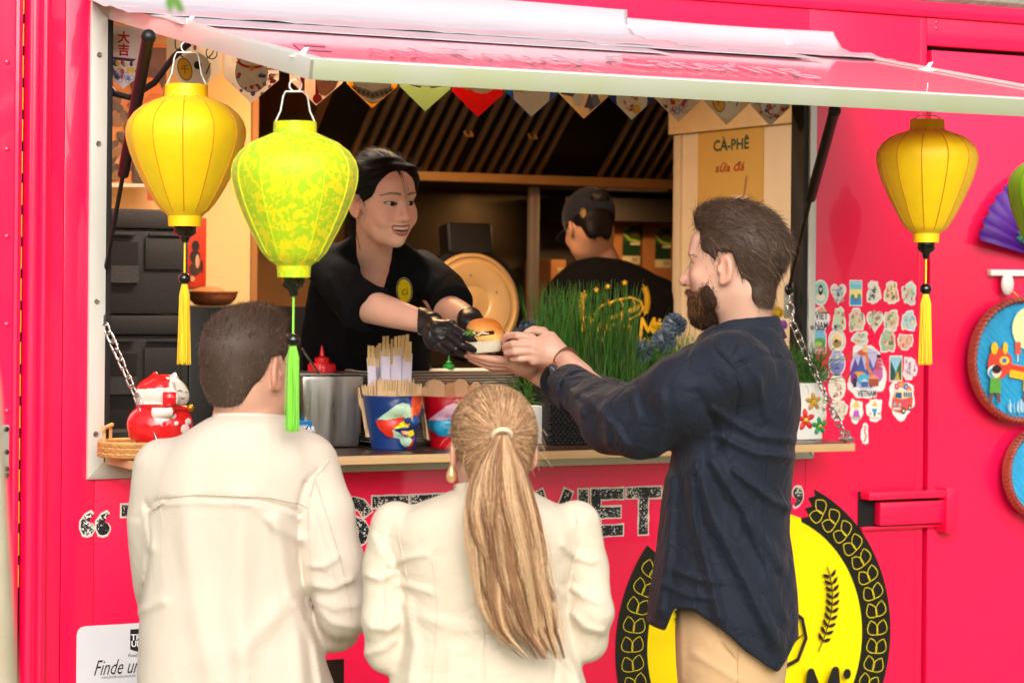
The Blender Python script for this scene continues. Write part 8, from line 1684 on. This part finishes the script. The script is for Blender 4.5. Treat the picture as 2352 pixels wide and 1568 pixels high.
def lm_collar(p):
    o_ = cp(566, 962, 4.9); q = p-o_.astype(f32); r = np.hypot(q[:, 0], q[:, 2]/.95); ang = np.arctan2(q[:, 2], q[:, 0]); R = .0735+np.clip(-q[:, 1], 0, .05)*.30; fr = .5+.5*np.sin(ang)
    return np.maximum(np.abs(r-R)-.0045, np.maximum(q[:, 1]-(.017-.02*fr), -.026-q[:, 1]))
sdf_obj('collar', lm_collar, cp(480, 1010, 4.8), cp(655, 930, 5.0), .003, CRM, t)
legs(t, (550, 1720), 4.9, .085, CLOTH('trousers_grey', srgb(90, 92, 96)), .085, fwd=(.3, 0, .9))
# ---------------------------------------------------------------- blonde woman in the cream blazer, back to us
t = person('person with long blonde ponytail and cream blazer with back to the camera', 1120, 1400, 4.6)
H = Head(1130, 1030, 4.60, (-.20, .0, .98), k=.97)
SKIN_B = (.68, .39, .29)
def bl_head(p):
    d = head_sdf(H.loc(p), 'f', False); nk = chain(p, [H.cam((0, -.04, -.026)), cp(1125, 1110, 4.6), cp(1122, 1180, 4.6)], [.052, .05, .062]); return smin(d, nk, .025)
m1 = sdf_mesh(bl_head, cp(1000, 1200, 4.44), cp(1270, 875, 4.78), .0034); m1 = (relax(m1[0], m1[1], 2), m1[1])
sdf_obj('body', None, 0, 0, 0, SK, t, lambda V: face_cols(H.loc(V.astype(f32)), SKIN_B, (.5, .2, .16), .5, (.2, .12, .07), .3), mesh=m1)
def bl_hair(q):
    d = ell(q, (0, .034, -.020), (.0835, .0915, .103)); d = smin(d, ell(q, (0, -.03, -.062), (.058, .055, .040)), .03)
    low = hair_keep(q[:, 2], [(.13, .08), (.08, .08), (.065, .06), (.045, .0), (.03, -.03), (.02, -.01), (.014, .012), (-.02, .012), (-.034, -.03), (-.05, -.075), (-.07, -.095), (-.14, -.1)]); return smax(d, (low-q[:, 1])*.75, .012)
V, Q = sdf_mesh(bl_hair, (-.11, -.14, -.15), (.11, .16, .13), .0034); V = relax(V, Q, 2)
BLC = np.array([.48, .260, .132]); BLD = np.array([.25, .122, .058]); BLL = np.array([.76, .50, .29])
sdf_obj('hair', None, 0, 0, 0, HAIRM, t, lambda P: np.tile(BLC*.9, (len(P), 1)), mesh=(H.cam(V), Q))
tie = H.loc(cp(1153, 1002, 4.475)[None].astype(f32))[0]
# combed strands over the scalp to the tie
n = 9000; P0 = V[RNG.integers(0, len(V), n)]; P0 = P0[P0[:, 2] < .085]; n = len(P0); k = 9; u = np.linspace(0, 1, k)
cen = np.array([0, .02, -.02]); d0 = P0-cen; dt = tie-cen; r0 = np.linalg.norm(d0, axis=1); d0n = d0/r0[:, None]; dtn = dt/np.linalg.norm(dt)
om = np.arccos(np.clip(d0n @ dtn, -.999, .999)); S_ = np.zeros((n, k, 3)); rl = np.minimum(1, .055/np.maximum(om*.095, .02))
for j, w in enumerate(u):
    ww = w*rl; a = np.sin((1-ww)*om)/np.sin(om); b = np.sin(ww*om)/np.sin(om); dirs = d0n*a[:, None]+dtn*b[:, None]; dirs /= np.linalg.norm(dirs, axis=1, keepdims=True)
    R = np.full(n, .10)
    for _ in range(5): R = R-bl_hair((cen+dirs*R[:, None]).astype(f32))
    S_[:, j] = cen+dirs*(R+.0008+RNG.uniform(0, .0018, n)*math.sin(math.pi*w))[:, None]
mixc = RNG.random((n, 1)); colr = np.where(mixc < .25, BLD, np.where(mixc < .7, BLC, BLL))*(1+RNG.normal(0, .18, (n, 1))).clip(.4, 1.6)
A_all = [H.cam(S_)]; C_all = [colr]
# flyaways
n = 240; P0 = V[RNG.integers(0, len(V), n)]; N = grad(bl_hair, P0); A2 = P0[:, None]+N[:, None]*(u*RNG.uniform(.002, .013, (n, 1)))[..., None]+RNG.normal(0, 1, (n, 1, 3))*(u*.012)[None, :, None]+np.array([0, -.02, -.01])*(u**2)[None, :, None]
A_all.append(H.cam(A2)); C_all.append(np.tile(BLL, (n, 1)))
strands('hair_strands', np.concatenate(A_all), .00055, HAIRM, t, np.concatenate(C_all), taper=.5)
# ponytail: locks that spread, wave and thin out
rows = np.array([(1000, 1140, 1168, 4.470), (1025, 1122, 1180, 4.455), (1060, 1102, 1196, 4.440), (1110, 1084, 1212, 4.430), (1180, 1076, 1230, 4.420), (1250, 1080, 1244, 4.420), (1320, 1094, 1254, 4.425), (1390, 1108, 1272, 4.43), (1450, 1136, 1282, 4.435), (1512, 1205, 1294, 4.44)], float)
tt = (rows[:, 0]-1000)/512; ks = 26; us = np.linspace(0, 1, ks)
yy = np.interp(us, np.linspace(0, 1, 10), rows[:, 0]); Ls, Rs, Zs = [np.interp(us, tt, rows[:, i]) for i in (1, 2, 3)]
yy = 1000+512*us
nl, ns = 60, 120; PT, PC = [], []
for l in range(nl):
    lu, lv = RNG.uniform(-1, 1), RNG.uniform(-1, 1); ln = RNG.uniform(.62, 1.0) if abs(lu) > .4 else RNG.uniform(.8, 1.0); wa, wf, wp = RNG.uniform(.03, .15), RNG.uniform(3, 9), RNG.uniform(0, 6.28); base = (BLD, BLD*1.3, BLC, BLC, BLL, BLL*1.1)[RNG.integers(0, 6)]
    for s in range(ns):
        e = us*ln*RNG.uniform(.94, 1.04); e = np.clip(e, 0, 1); L_, R_, Z_ = np.interp(e, tt, rows[:, 1]), np.interp(e, tt, rows[:, 2]), np.interp(e, tt, rows[:, 3])
        jx = lu*.92+RNG.normal(0, .10)*np.clip(1.2-e, .25, 1)+wa*np.sin(wf*e+wp)*np.clip(e*3, 0, 1)*2; px = (L_+R_)/2+(R_-L_)/2*np.clip(jx, -1.12, 1.12); py = 1000+512*e
        th = np.interp(e, [0, .08, .3, .7, 1], [.012, .02, .032, .028, .012]); z = Z_-th*math.sqrt(max(0, 1-min(1, lu*lu)))*(.2+.8*abs(lv))+RNG.normal(0, .004)
        P = np.stack([(px-CXP)/F*z-(HYP-py)*ROLL/F*z, (HYP-py)/F*z+(px-CXP)*ROLL/F*z, z], -1); PT.append(P); PC.append(base*(1+RNG.normal(0, .25)))
for _ in range(420):      # stray wisps outside the mass
    e = us*RNG.uniform(.35, .95); L_, R_, Z_ = np.interp(e, tt, rows[:, 1]), np.interp(e, tt, rows[:, 2]), np.interp(e, tt, rows[:, 3]); sd_ = RNG.choice([-1, 1]); fr = 3+5*RNG.random(); ph = RNG.uniform(0, 6.28)
    px = (L_+R_)/2+sd_*(R_-L_)/2*(.85+.28*RNG.random()*np.sin(fr*e+ph)*np.clip(e*4, 0, 1)+.22*e*RNG.random()); py = 1000+512*e; z = Z_-.012*RNG.random()
    PT.append(np.stack([(px-CXP)/F*z-(HYP-py)*ROLL/F*z, (HYP-py)/F*z+(px-CXP)*ROLL/F*z, z], -1)); PC.append(BLL*(1+RNG.normal(0, .2)))
strands('ponytail', np.array(PT), .00055, HAIRM, t, np.clip(np.array(PC), .01, 1), taper=.55)
def pony_core(p):
    py = unpx(p)[1]; px = unpx(p)[0]; e = np.clip((py-1000)/512, 0, .93); L_, R_, Z_ = np.interp(e, tt, rows[:, 1]), np.interp(e, tt, rows[:, 2]), np.interp(e, tt, rows[:, 3]); w = (R_-L_)/2*.80; th = np.interp(e, [0, .08, .3, .7, .93], [.012, .016, .022, .018, .005]); q = np.hypot((px-(L_+R_)/2)/w, (p[:, 2]-Z_)/th); d = (q-1)*np.minimum(th, w*Z_/F)
    return np.maximum(d, np.maximum(1002-py, py-1455)*4.4/F)+.0015*np.sin(px*.9+py*.05)
lo, hi = cp(1040, 1480, 4.36), cp(1310, 990, 4.5); sdf_obj('ponytail_core', pony_core, np.minimum(lo, hi), np.maximum(lo, hi), .0045, HAIRM, t, lambda P: np.tile(BLC*.85, (len(P), 1)))
# hair tie and drop earring
c = cp(1153, 1000, 4.466); bm = BM(); ax_ = np.array([.1, -.55, -.6]); ax_ /= np.linalg.norm(ax_); e1 = np.cross(ax_, [1, 0, 0]); e1 /= np.linalg.norm(e1); e2 = np.cross(ax_, e1)
tube(bm, [Vector(c2w(c+.0165*(math.cos(a)*e1+math.sin(a)*e2))) for a in [2*math.pi*k/24 for k in range(24)]], .0042, 8, closed=True); tag(obj('hair_tie', bm, S('tie_cream', 232, 214, 180, rough=.6)), 'cream hair tie gathering the blonde ponytail', 'hair tie')
ew = thing('earring', 'drop earring with pale gold teardrop on the blonde person', 'earring', c2w(cp(1037, 1080, 4.57)))
bm = BM(); tube(bm, [Vector(c2w(cp(1038, 1058, 4.57))), Vector(c2w(cp(1037, 1070, 4.565)))], .0014, 6); obj('ear_wire', bm, S('gold', 226, 160, 30), ew)
bm = BM(); lathe(bm, [(.0005, .018), (.004, .012), (.0085, .002), (.0098, -.006), (.0085, -.013), (.005, -.017), (.0005, -.0185)], Vector(c2w(cp(1037, 1086, 4.565))), 18); obj('drop', bm, S('pale_gold', 236, 190, 130, rough=.3, metal=.6), ew)
# blazer
BZ = CLOTH('blazer_cream', srgb(212, 198, 178), rough=.82, var=.03, bump=.16, bscale=700, sheen=.08, wrk=(11, .4, .015, (1, 1, 1.5)))
BLo = Loft([(1112, 1072, 1198, 4.60, .072), (1138, 1010, 1244, 4.60, .09), (1166, 940, 1296, 4.60, .102), (1200, 902, 1330, 4.60, .108), (1260, 902, 1326, 4.60, .112), (1340, 918, 1312, 4.60, .112), (1440, 922, 1314, 4.60, .11), (1510, 910, 1330, 4.60, .112), (1600, 884, 1356, 4.60, .12), (1760, 850, 1386, 4.60, .135)])
bL = [cp(908, 1206, 4.60), cp(892, 1300, 4.60), cp(882, 1420, 4.58), cp(890, 1496, 4.60), cp(945, 1520, 4.80)]; brL = [.047, .046, .040, .039, .036]
bR = [cp(1322, 1206, 4.60), cp(1340, 1300, 4.60), cp(1360, 1405, 4.58), cp(1345, 1470, 4.61), cp(1280, 1490, 4.84)]; brR = [.047, .046, .041, .040, .036]
def bl_blazer(p):
    d = BLo(p, top=.02); d = smin(d, chain(p, bL, brL, .012), .014); d = smin(d, chain(p, bR, brR, .012), .014)
    d = d-folds(p, d=d, lst=[([(850, 1320), (880, 1330), (910, 1318)], .009, 8), ([(905, 1300), (940, 1280), (985, 1272)], .006, 7), ([(912, 1340), (950, 1345), (1000, 1360)], .005, 8), ([(860, 1440), (900, 1445), (920, 1430)], .006, 8), ([(850, 1500), (890, 1490), (915, 1470)], .006, 8), ([(1390, 1385), (1350, 1370), (1320, 1350)], .008, 8), ([(1370, 1290), (1330, 1280), (1300, 1250)], .007, 8), ([(1310, 1370), (1280, 1350), (1250, 1345)], .005, 8), ([(1390, 1450), (1350, 1440), (1325, 1410)], .007, 8), ([(980, 1420), (1060, 1440), (1150, 1440)], .005, 14), ([(940, 1390), (960, 1480), (950, 1568)], .006, 14), ([(1050, 1500), (1040, 1568)], .006, 18), ([(860, 1230), (880, 1270)], .005, 9),
                    ([(1280, 1470), (1330, 1540), (1345, 1600)], .008, 10)])
    d = d-folds(p, d=d, lst=[([(903, 1195), (898, 1240), (915, 1300), (924, 1350)], -.0042, 5), ([(1332, 1200), (1336, 1250), (1322, 1310), (1312, 1370)], -.0042, 5), ([(1118, 1160), (1110, 1300), (1112, 1568)], -.0025, 4.5), ([(1290, 1490), (1282, 1568)], -.006, 5)])
    d = smax(d, -chain(p, [cp(1124, 1070, 4.60), cp(1124, 1122, 4.60)], [.052, .054]), .006)
    return d+.0022*fnoise(p, 14, (1, .8, 1))+.0006*fnoise(p, 55)
lo, hi = cp(830, 1765, 4.42), cp(1420, 1095, 4.95); sdf_obj('blazer', bl_blazer, np.minimum(lo, hi)-.02, np.maximum(lo, hi)+.02, .005, BZ, t, it=1)
for pts in ([(906, 1192), (900, 1240), (914, 1300), (924, 1352)], [(1330, 1196), (1335, 1250), (1322, 1310), (1312, 1372)], [(1110, 1170), (1106, 1300), (1108, 1440), (1112, 1600)], [(985, 1300), (1000, 1420), (985, 1600)], [(885, 1260), (872, 1380), (868, 1480)]): seam(bl_blazer, pts, 4.3, BZ, t, .0010)
def bl_collar(p):
    o_ = cp(1124, 1124, 4.6); q = p-o_.astype(f32); r = np.hypot(q[:, 0], q[:, 2]/.95); ang = np.arctan2(q[:, 2], q[:, 0]); R = .064+np.clip(-q[:, 1], 0, .06)*.55; fr = .5+.5*np.sin(ang)
    return np.maximum(np.abs(r-R)-.004, np.maximum(q[:, 1]-(.020-.02*fr), -.034-q[:, 1]))
sdf_obj('collar', bl_collar, cp(1020, 1190, 4.48), cp(1230, 1095, 4.72), .003, BZ, t)
legs(t, (1120, 1720), 4.6, .075, CLOTH('trousers_cream', srgb(230, 220, 200)), .08, fwd=(-.2, 0, .9))
# ---------------------------------------------------------------- the cook at the back
ZK = zdepth(at(1400, 650, 0.95)); KS = ZK/7.2
t = person('cook in black printed shirt and dark cap bending over the bench', 1400, 900, ZK)
H = Head(1352, 522, ZK-.02, (-.38, -.42, .82), up=(-.05, 1, .2), k=.88)
def ck_head(p):
    d = head_sdf(H.loc(p), 'm', False); nk = chain(p, [H.cam((0, -.03, -.03)), cp(1372, 570, ZK), cp(1392, 640, ZK+.02)], [.052, .050, .066]); return smin(d, nk, .025)
lo, hi = cp(1270, 670, ZK-.2), cp(1470, 430, ZK+.2); 
def ck_arms(p):
    return np.minimum(chain(p, [cp(1300, 680, ZK), cp(1270, 820, ZK+.05), cp(1330, 860, ZK+.3)], [.05, .042, .03]), chain(p, [cp(1520, 690, ZK), cp(1530, 820, ZK+.05), cp(1480, 860, ZK+.3)], [.05, .042, .03]))
lo, hi = cp(1215, 900, ZK-.2), cp(1585, 430, ZK+.36); mb = sdf_mesh(lambda p: joined(p, lambda q: np.minimum(ck_arms(q), chain(q, [cp(1300, 690, ZK+.02), cp(1396, 660, ZK+.04), cp(1520, 690, ZK+.02)], [.04, .05, .04])), [(ck_head, H.cam((0, -.05, -.02)), .27, .01)]), np.minimum(lo, hi), np.maximum(lo, hi), .0045)
sdf_obj('body', None, 0, 0, 0, SK, t, lambda V: np.tile(np.array([.58, .31, .19]), (len(V), 1)), mesh=(relax(mb[0], mb[1], 2), mb[1]))
def ck_hair(q):
    d = ell(q, (0, .030, -.020), (.080, .090, .101)); d = smin(d, ell(q, (0, -.04, -.066), (.052, .05, .032)), .025); low = hair_keep(q[:, 2], [(.13, .07), (.06, .05), (.045, -.02), (.02, -.02), (.012, .024), (-.024, .024), (-.04, -.03), (-.06, -.07), (-.14, -.075)])-np.abs(q[:, 0])*.25; return smax(d, (low-q[:, 1])*.75, .01)
V, Q = sdf_mesh(ck_hair, (-.11, -.13, -.15), (.11, .16, .13), .004); sdf_obj('hair', None, 0, 0, 0, HAIRK, t, lambda P: np.tile(np.array([.006, .0045, .004]), (len(P), 1)), mesh=(H.cam(relax(V, Q, 1)), Q))
a, c = tufts(H, ck_hair, V, 1200, lambda p: np.array([0, -1, -.1]), .018, .0008, (.01, .007, .006), jit=.2, lift=.15, sel=lambda P: P[:, 1] < 0); strands('hair_strands', a, .0008, HAIRK, t, c)
def ck_cap(q):
    d = np.abs(ell(q, (0, .040, -.015), (.088, .094, .112)))-.002; d = np.maximum(d, .004-q[:, 1]-q[:, 2]*.05); d = np.maximum(d, -(np.hypot(q[:, 0]/.034, (q[:, 1]-.050)/.036)-1)*.03 if False else d)
    d = np.maximum(d, -np.maximum((np.hypot(q[:, 0]/.036, (q[:, 1]-.048)/.034)-1)*.03, np.maximum(q[:, 2]+.03, .046-q[:, 1])))
    bill = np.maximum(np.abs(q[:, 1]-.028+(q[:, 0]/.09)**2*.02)-.002, ell(q*np.array([1, 0, 1], f32), (0, 0, .10), (.07, 1, .09))); return np.minimum(d, bill)
V, Q = sdf_mesh(ck_cap, (-.12, -.02, -.15), (.12, .16, .22), .003); sdf_obj('cap', None, 0, 0, 0, CLOTH('cap_navy', (.012, .015, .024)), t, mesh=(H.cam(relax(V, Q, 1)), Q))
def bun_(q): return ell(q, (0, .062, -.112), (.034, .028, .03))+.003*np.sin(q[:, 0]*120+q[:, 1]*80)
V, Q = sdf_mesh(bun_, (-.06, .0, -.17), (.06, .12, -.06), .003); sdf_obj('hair_bun', None, 0, 0, 0, HAIRM, t, lambda P: np.tile(np.array([.012, .008, .006]), (len(P), 1)), mesh=(H.cam(V), Q))
bm = BM(); ball(bm, Vector(c2w(cp(1339, 489, ZK-.155))), (.011, .004, .016), 10); obj('hair_clip', bm, S('clip_shine', 230, 200, 140, rough=.15, metal=.9), t)
CK = Loft([(588, 1345, 1412, ZK, .07), (606, 1312, 1462, ZK, .10), (632, 1282, 1508, ZK, .115), (668, 1266, 1540, ZK, .125), (720, 1258, 1556, ZK, .13), (800, 1262, 1552, ZK, .13), (900, 1270, 1546, ZK, .13), (1040, 1280, 1540, ZK, .13)])
def ck_shirt(p): 
    d = CK(p, top=.03); d = smin(d, chain(p, [cp(1300, 690, ZK), cp(1268, 800, ZK+.04)], [.065, .06]), .03); d = smin(d, chain(p, [cp(1518, 690, ZK), cp(1535, 800, ZK+.04)], [.065, .06]), .03)
    d = smax(d, -chain(p, [cp(1380, 560, ZK), cp(1384, 592, ZK+.01)], [.058, .060]), .006)
    return d+.003*fnoise(p, 14)
lo, hi = cp(1225, 1040, ZK-.2), cp(1600, 570, ZK+.25); sdf_obj('shirt', ck_shirt, np.minimum(lo, hi), np.maximum(lo, hi), .0065, CLOTH('shirt_black_cook', (.0065, .006, .0065), rough=.95, sheen=.0, spec=.08), t)
# yellow print on the cook's back, laid on the cloth
o_ = Vector(c2w(cp(1420, 720, ZK-.25))); d = Draw(o_, Vector(RGT), (0, 0, 1), base=0.0); yl = (250, 196, 24); u_ = ZK/F
def kq(px, py): return ((px-1420)*u_+0*py, (720-py)*u_)
d.poly([((1438-1420)*u_+.010*(1 if k % 2 == 0 else .42)*math.sin(k*math.pi/5), (720-651)*u_+.010*(1 if k % 2 == 0 else .42)*math.cos(k*math.pi/5)) for k in range(10)], yl)
for px, py in ((1400, 660), (1374, 668)): d.poly([((px-1420)*u_+.010*(1 if k % 2 == 0 else .42)*math.sin(k*math.pi/5), (720-py)*u_+.010*(1 if k % 2 == 0 else .42)*math.cos(k*math.pi/5)) for k in range(10)], yl)
d.line([kq(*p) for p in ((1372, 742), (1370, 724), (1385, 704), (1420, 690), (1452, 684), (1474, 692), (1480, 706), (1472, 722), (1440, 738), (1400, 752), (1380, 752))], .006, yl, closed=True); d.poly([kq(*p) for p in ((1476, 700), (1440, 712), (1400, 730), (1396, 738), (1440, 724), (1470, 712))], yl)
for px in (1400, 1428, 1456): d.line([kq(px, 690), kq(px+6, 698), kq(px+5, 706)], .004, yl)
pts = [kq(1486+18*math.sin(.5+2.0*q)-14, 655+70*q) for q in np.linspace(0, 1, 14)]; d.line(pts, .003, yl)
for k in range(2, 13):
    for sg in (-1, 1): dx, dy = pts[k][0]-pts[k-1][0], pts[k][1]-pts[k-1][1]; d.poly(leaf2(pts[k][0], pts[k][1], math.atan2(dy, dx)+math.pi+sg*.9, .0125, sg*.20), yl)
pts = [kq(1345-14*math.sin(.5+2.0*q)+10, 670+70*q) for q in np.linspace(0, 1, 14)]; d.line(pts, .003, yl)
for k in range(2, 13):
    for sg in (-1, 1): dx, dy = pts[k][0]-pts[k-1][0], pts[k][1]-pts[k-1][1]; d.poly(leaf2(pts[k][0], pts[k][1], math.atan2(dy, dx)+math.pi+sg*.9, .0125, sg*.20), yl)
x, y = kq(1432, 770); d.brush('Bánh Mi', x, y, .235, .052, .0095, yl); x, y = kq(1432, 786); d.text('TASTE OF VIETNAM', x, y, .024, yl, width=.215)
lay_on(d, ck_shirt, ZK-.25)
d.done('shirt_print', t)
# ---------------------------------------------------------------- tree beside the camera: pale trunk at the edge, one leaf hanging into view
BARK = S('birch_bark', 206, 194, 170, rough=.85, var=.18, vscale=9, bump=.4, bscale=30, col2=srgb(170, 158, 132))
Zt_ = 3.0; b0 = dp(-22, 1568, Zt_); 
t = thing('birch_tree', 'pale birch trunk cut by the picture edge with a leaf hanging above', 'tree', (b0.x, b0.y, 0))
tp = dp(-46, 900, Zt_); top = tp+(tp-b0)*1.6; bm = BM()
tube(bm, [Vector((b0.x+.01, b0.y, 0)), b0+Vector((0, 0, -.5)), b0, tp, top+Vector((-.05, 0, 0)), top+Vector((-.1, 0, 1.0))], [.05, .040, .034, .026, .022, .012], 16); obj('trunk', bm, BARK, t)
lf = dp(398, 4, 3.1); br = lf+Vector((0, 0, .12)); bm = BM(); tube(bm, [top+Vector((-.05, 0, .2)), (top+br)/2+Vector((0, 0, .25)), br+Vector((0, 0, .06)), br], [.012, .008, .004, .002], 8); obj('branch', bm, BARK, t)
LEAFM = S('leaf_green', 96, 150, 40, rough=.5, translucent=.3, var=.12, vscale=40)
lp = [(0, .0), (.006, -.012), (.014, -.010), (.010, .004), (.018, .020), (.012, .032), (.004, .03), (0, .045), (-.004, .03), (-.010, .03), (-.013, .018), (-.008, .010), (-.010, .0), (-.004, -.012)]
for k in range(14):
    p = lf+Vector((0, 0, -.004)) if k == 0 else br+Vector((random.uniform(-.35, .1), random.uniform(-.1, .1), random.uniform(.09, .3)))
    a = random.uniform(-.3, .3) if k else 0.15; ex = Vector((RGT[0]*math.cos(a), RGT[1]*math.cos(a), math.sin(a))); ey = Vector((-RGT[0]*math.sin(a), -RGT[1]*math.sin(a), math.cos(a)))
    bm = BM(); prism(bm, lp, p, ex, ey, .0006); obj('leaf', bm, LEAFM, t)
